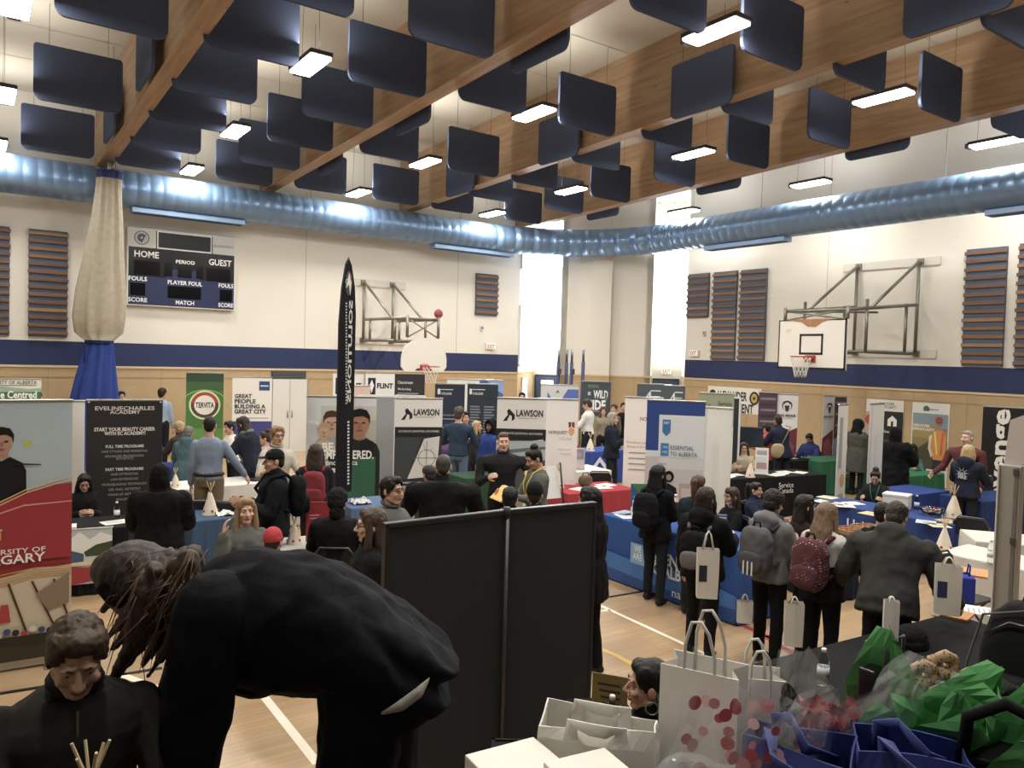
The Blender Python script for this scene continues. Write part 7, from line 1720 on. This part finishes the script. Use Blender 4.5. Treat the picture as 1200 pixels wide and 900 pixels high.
b = MB()
for i, (x, dx, df, L, w) in enumerate(((-.1, .1, -.1, .36, .26), (.03, .25, -.2, .4, .3), (.1, .35, .1, .4, .22), (-.02, -.15, .2, .36, .3))): leaf_sheet(b, dv(x, .08, -.12 + .04 * i), dv(dx, 1, df), -fw, L, w, film, 70 + i, .03, .3, 12)
b.build('cellophane', t)
# green tissue paper bags
def green_bag(label, px, py, D, leaves, w, d, h, seed, col='#151517', arc=True):
    c, zt = ft(px, py, D); t = thing('green_tissue_gift_bag', label, 'gift bag', c, 0)
    M = Matrix.Rotation(face_rz(c), 4, 'Z'); b = MB(); b.box((0, 0, h / 2), (w, d, h), mat(col, .5, 0, .1, 9), M=M, bev=.01); b.build('bag_body', t)
    b = MB()
    for i, (x, f_, dx, df, L, ww) in enumerate(leaves): leaf_sheet(b, dv(x, h - .1, f_), dv(dx, 1, df), -fw, L, ww, grn_m, seed + i, .016, .12, 7, .12)
    b.build('green_tissue', t)
    if arc:
        b = MB(); b.tube([M @ V((-w * .35, -d / 2 - .02, h - .05)), M @ V((-w * .3, -d / 2 - .05, h + .12)), M @ V((0, -d / 2 - .07, h + .18)), M @ V((w * .35, -d / 2 - .05, h + .14)), M @ V((w * .45, -d / 2 - .02, h - .05))], .016, cloth('#141416'), 8); b.build('handle', t)
    return t
green_bag('black gift bag overflowing with green tissue, beside the red tissue gift', 1082, 850, 2.22, ((-.08, .02, -.1, 0, .36, .3), (.02, -.1, .25, -.3, .28, .36), (-.1, -.1, -.4, -.35, .24, .36), (.1, .0, .4, 0, .28, .32), (.0, -.14, -.05, -.7, .26, .4), (.14, -.1, .6, -.5, .26, .3), (.16, -.02, .9, .0, .24, .26)), .34, .2, .24, 100, arc=False)
green_bag('black gift bag with green tissue and arched black handle, right edge', 1178, 850, 2.0, ((-.08, .0, -.2, 0, .26, .2), (.06, .02, .2, .1, .3, .22), (.0, -.08, .0, -.4, .22, .24), (.13, -.05, .4, -.2, .24, .2)), .26, .18, .26, 130)
# upright black bag edge between the two gifts
c, zt = ft(1036, 800, 2.26); t = thing('black_gift_bag', 'slim black glossy gift bag between red and green tissue', 'gift bag', c, face_rz(c, 62)); b = MB(); b.box((0, 0, (zt + .06 - TZ) / 2), (.2, .05, zt + .06 - TZ), mat('#131314', .3), bev=.006); b.build('bag_body', t); b = MB(); b.tube([(-.05, -.025, zt - TZ), (-.04, -.03, zt - TZ + .14), (.04, -.03, zt - TZ + .14), (.05, -.025, zt - TZ)], .006, mat('#1a1a1b', .5), 8); b.build('handle', t)
# patterned scrunchies
c, zt = ft(1102, 778, 2.36); t = thing('scrunchie_bundle', 'bundle of tan speckled fabric rolls in clear film', 'fabric bundle', V((c.x, c.y, TZ)))
b = Blob(); b.sbox((0, 0, (zt - TZ - .06) / 2), (.2, .14, zt - TZ - .06), e=3); vs, fs = b.fuse(.012, 2); m = MB(); m.add(vs, fs, mat('#1c1b1a', .6), smooth=True); m.build('carton', t)
sp = bpy.data.materials.new('speckled_tan_fabric'); sp.use_nodes = True; n = sp.node_tree.nodes; Ln = sp.node_tree.links; tc = n.new('ShaderNodeTexCoord'); vo = n.new('ShaderNodeTexVoronoi'); vo.inputs['Scale'].default_value = 90; Ln.new(tc.outputs['Object'], vo.inputs['Vector']); cr = n.new('ShaderNodeValToRGB'); cr.color_ramp.elements[0].position = .25; cr.color_ramp.elements[0].color = (*lin('#3a2a20'), 1); cr.color_ramp.elements[1].position = .4; cr.color_ramp.elements[1].color = (*lin('#b3946a'), 1); Ln.new(vo.outputs['Distance'], cr.inputs['Fac']); Ln.new(cr.outputs['Color'], n['Principled BSDF'].inputs['Base Color']); n['Principled BSDF'].inputs['Roughness'].default_value = .8
for i, (x, z, y) in enumerate(((-.05, .0, 0), (.03, .02, .03), (.09, -.02, 0), (-.01, -.04, -.06), (.06, -.06, -.05))):
    m = MB(); c_ = dv(x, zt - TZ - .03 + z, y); m.tube([c_ + dv(.028 * math.cos(R(a)), .026 * math.sin(R(a)) , .012 * math.cos(R(a * 2))) for a in range(0, 360, 24)], [.018 + .005 * math.sin(a * 1.9) for a in range(15)], sp, 8, closed=True); m.build('fabric_roll', t)
b = MB()
for i in range(3): leaf_sheet(b, dv(-.06 + .06 * i, zt - TZ - .16, -.09), dv(-.2 + .3 * i, 1, -.1), -fw, .18, .16, film, 160 + i, .03, .5)
b.build('film', t)
# royal blue totes along the bottom edge
tote('royal blue tote bag with pale straps, left one at bottom edge', 938, 866, 1.98, .27, None, .2, '#1f2f78', -8, strap_col='#3a4a96', handles='flop')
tote('royal blue tote bag with pale straps, right one at bottom edge', 1068, 874, 1.92, .27, None, .2, '#203280', 10, strap_col='#34458f', handles='flop')
# black backpack on the table at the right edge
c, zt = ft(1222, 708, 2.3); t = thing('backpack', 'black backpack with grey piping standing at right edge of table', 'backpack', V((c.x, c.y, TZ)), face_rz(c, -20)); hb_ = zt - TZ
b = Blob(); b.sbox((0, 0, hb_ / 2), (.32, .2, hb_), e=3); vs, fs = b.fuse(.014, 2, .006, 9); m = MB(); m.add(vs, fs, cloth('#1b1c1e', .25), smooth=True); m.build('pack_body', t)
b = Blob(); b.sbox((0, -.11, hb_ * .36), (.27, .09, hb_ * .55), e=3); vs, fs = b.fuse(.012, 2, .005, 9); m = MB(); m.add(vs, fs, cloth('#242527', .25), smooth=True); m.build('front_pocket', t)
m = MB(); m.tube([(-.165, -.06, .05), (-.172, -.07, hb_ * .6), (-.13, -.075, hb_ * .9), (0, -.075, hb_ * .985), (.13, -.075, hb_ * .9), (.172, -.07, hb_ * .6), (.165, -.06, .05)], .004, cloth('#5c5d5e'), 8); m.build('piping', t)
m = MB(); m.tube([(-.05, .02, hb_ - .01), (-.04, .02, hb_ + .04), (.04, .02, hb_ + .04), (.05, .02, hb_ - .01)], .012, cloth('#141415'), 8); m.build('grab_handle', t)
m = MB(); m.tube([(-.12, -.08, hb_ * .8), (-.05, -.09, hb_ * .9), (.06, -.09, hb_ * .9)], .004, steel('#55565a'), 6); m.build('zip', t)
# dark knit hat and papers on the black table below
q = onZ(1067, 757, .742); b = Blob(); b.ell((0, 0, .07), (.12, .11, .09)); b.rings([((0, 0, .0), (.125, 0, 0), (0, .115, 0)), ((0, 0, .05), (.125, 0, 0), (0, .115, 0))]); vs, fs = b.fuse(.01, 2, .006, 40); m = MB(); m.add([(v[0], v[1], max(0, v[2])) for v in vs], fs, cloth('#1a1b1d', .3), smooth=True); tag(m.build('knit_hat', loc=V((q.x, q.y, .742))), 'dark knitted hat on black table behind green tissue', 'hat')
q = onZ(1150, 716, .742); sheet(V((q.x, q.y, .742)), .5, 'white paper by orange folder at right end of the black table', w=.26, h=.3); q = onZ(1122, 722, .742); sheet(V((q.x, q.y, .742)), .2, 'orange folder at the right end of black table', '#b9762f', .26, .2, 'folder', stack=.02, mark=False)
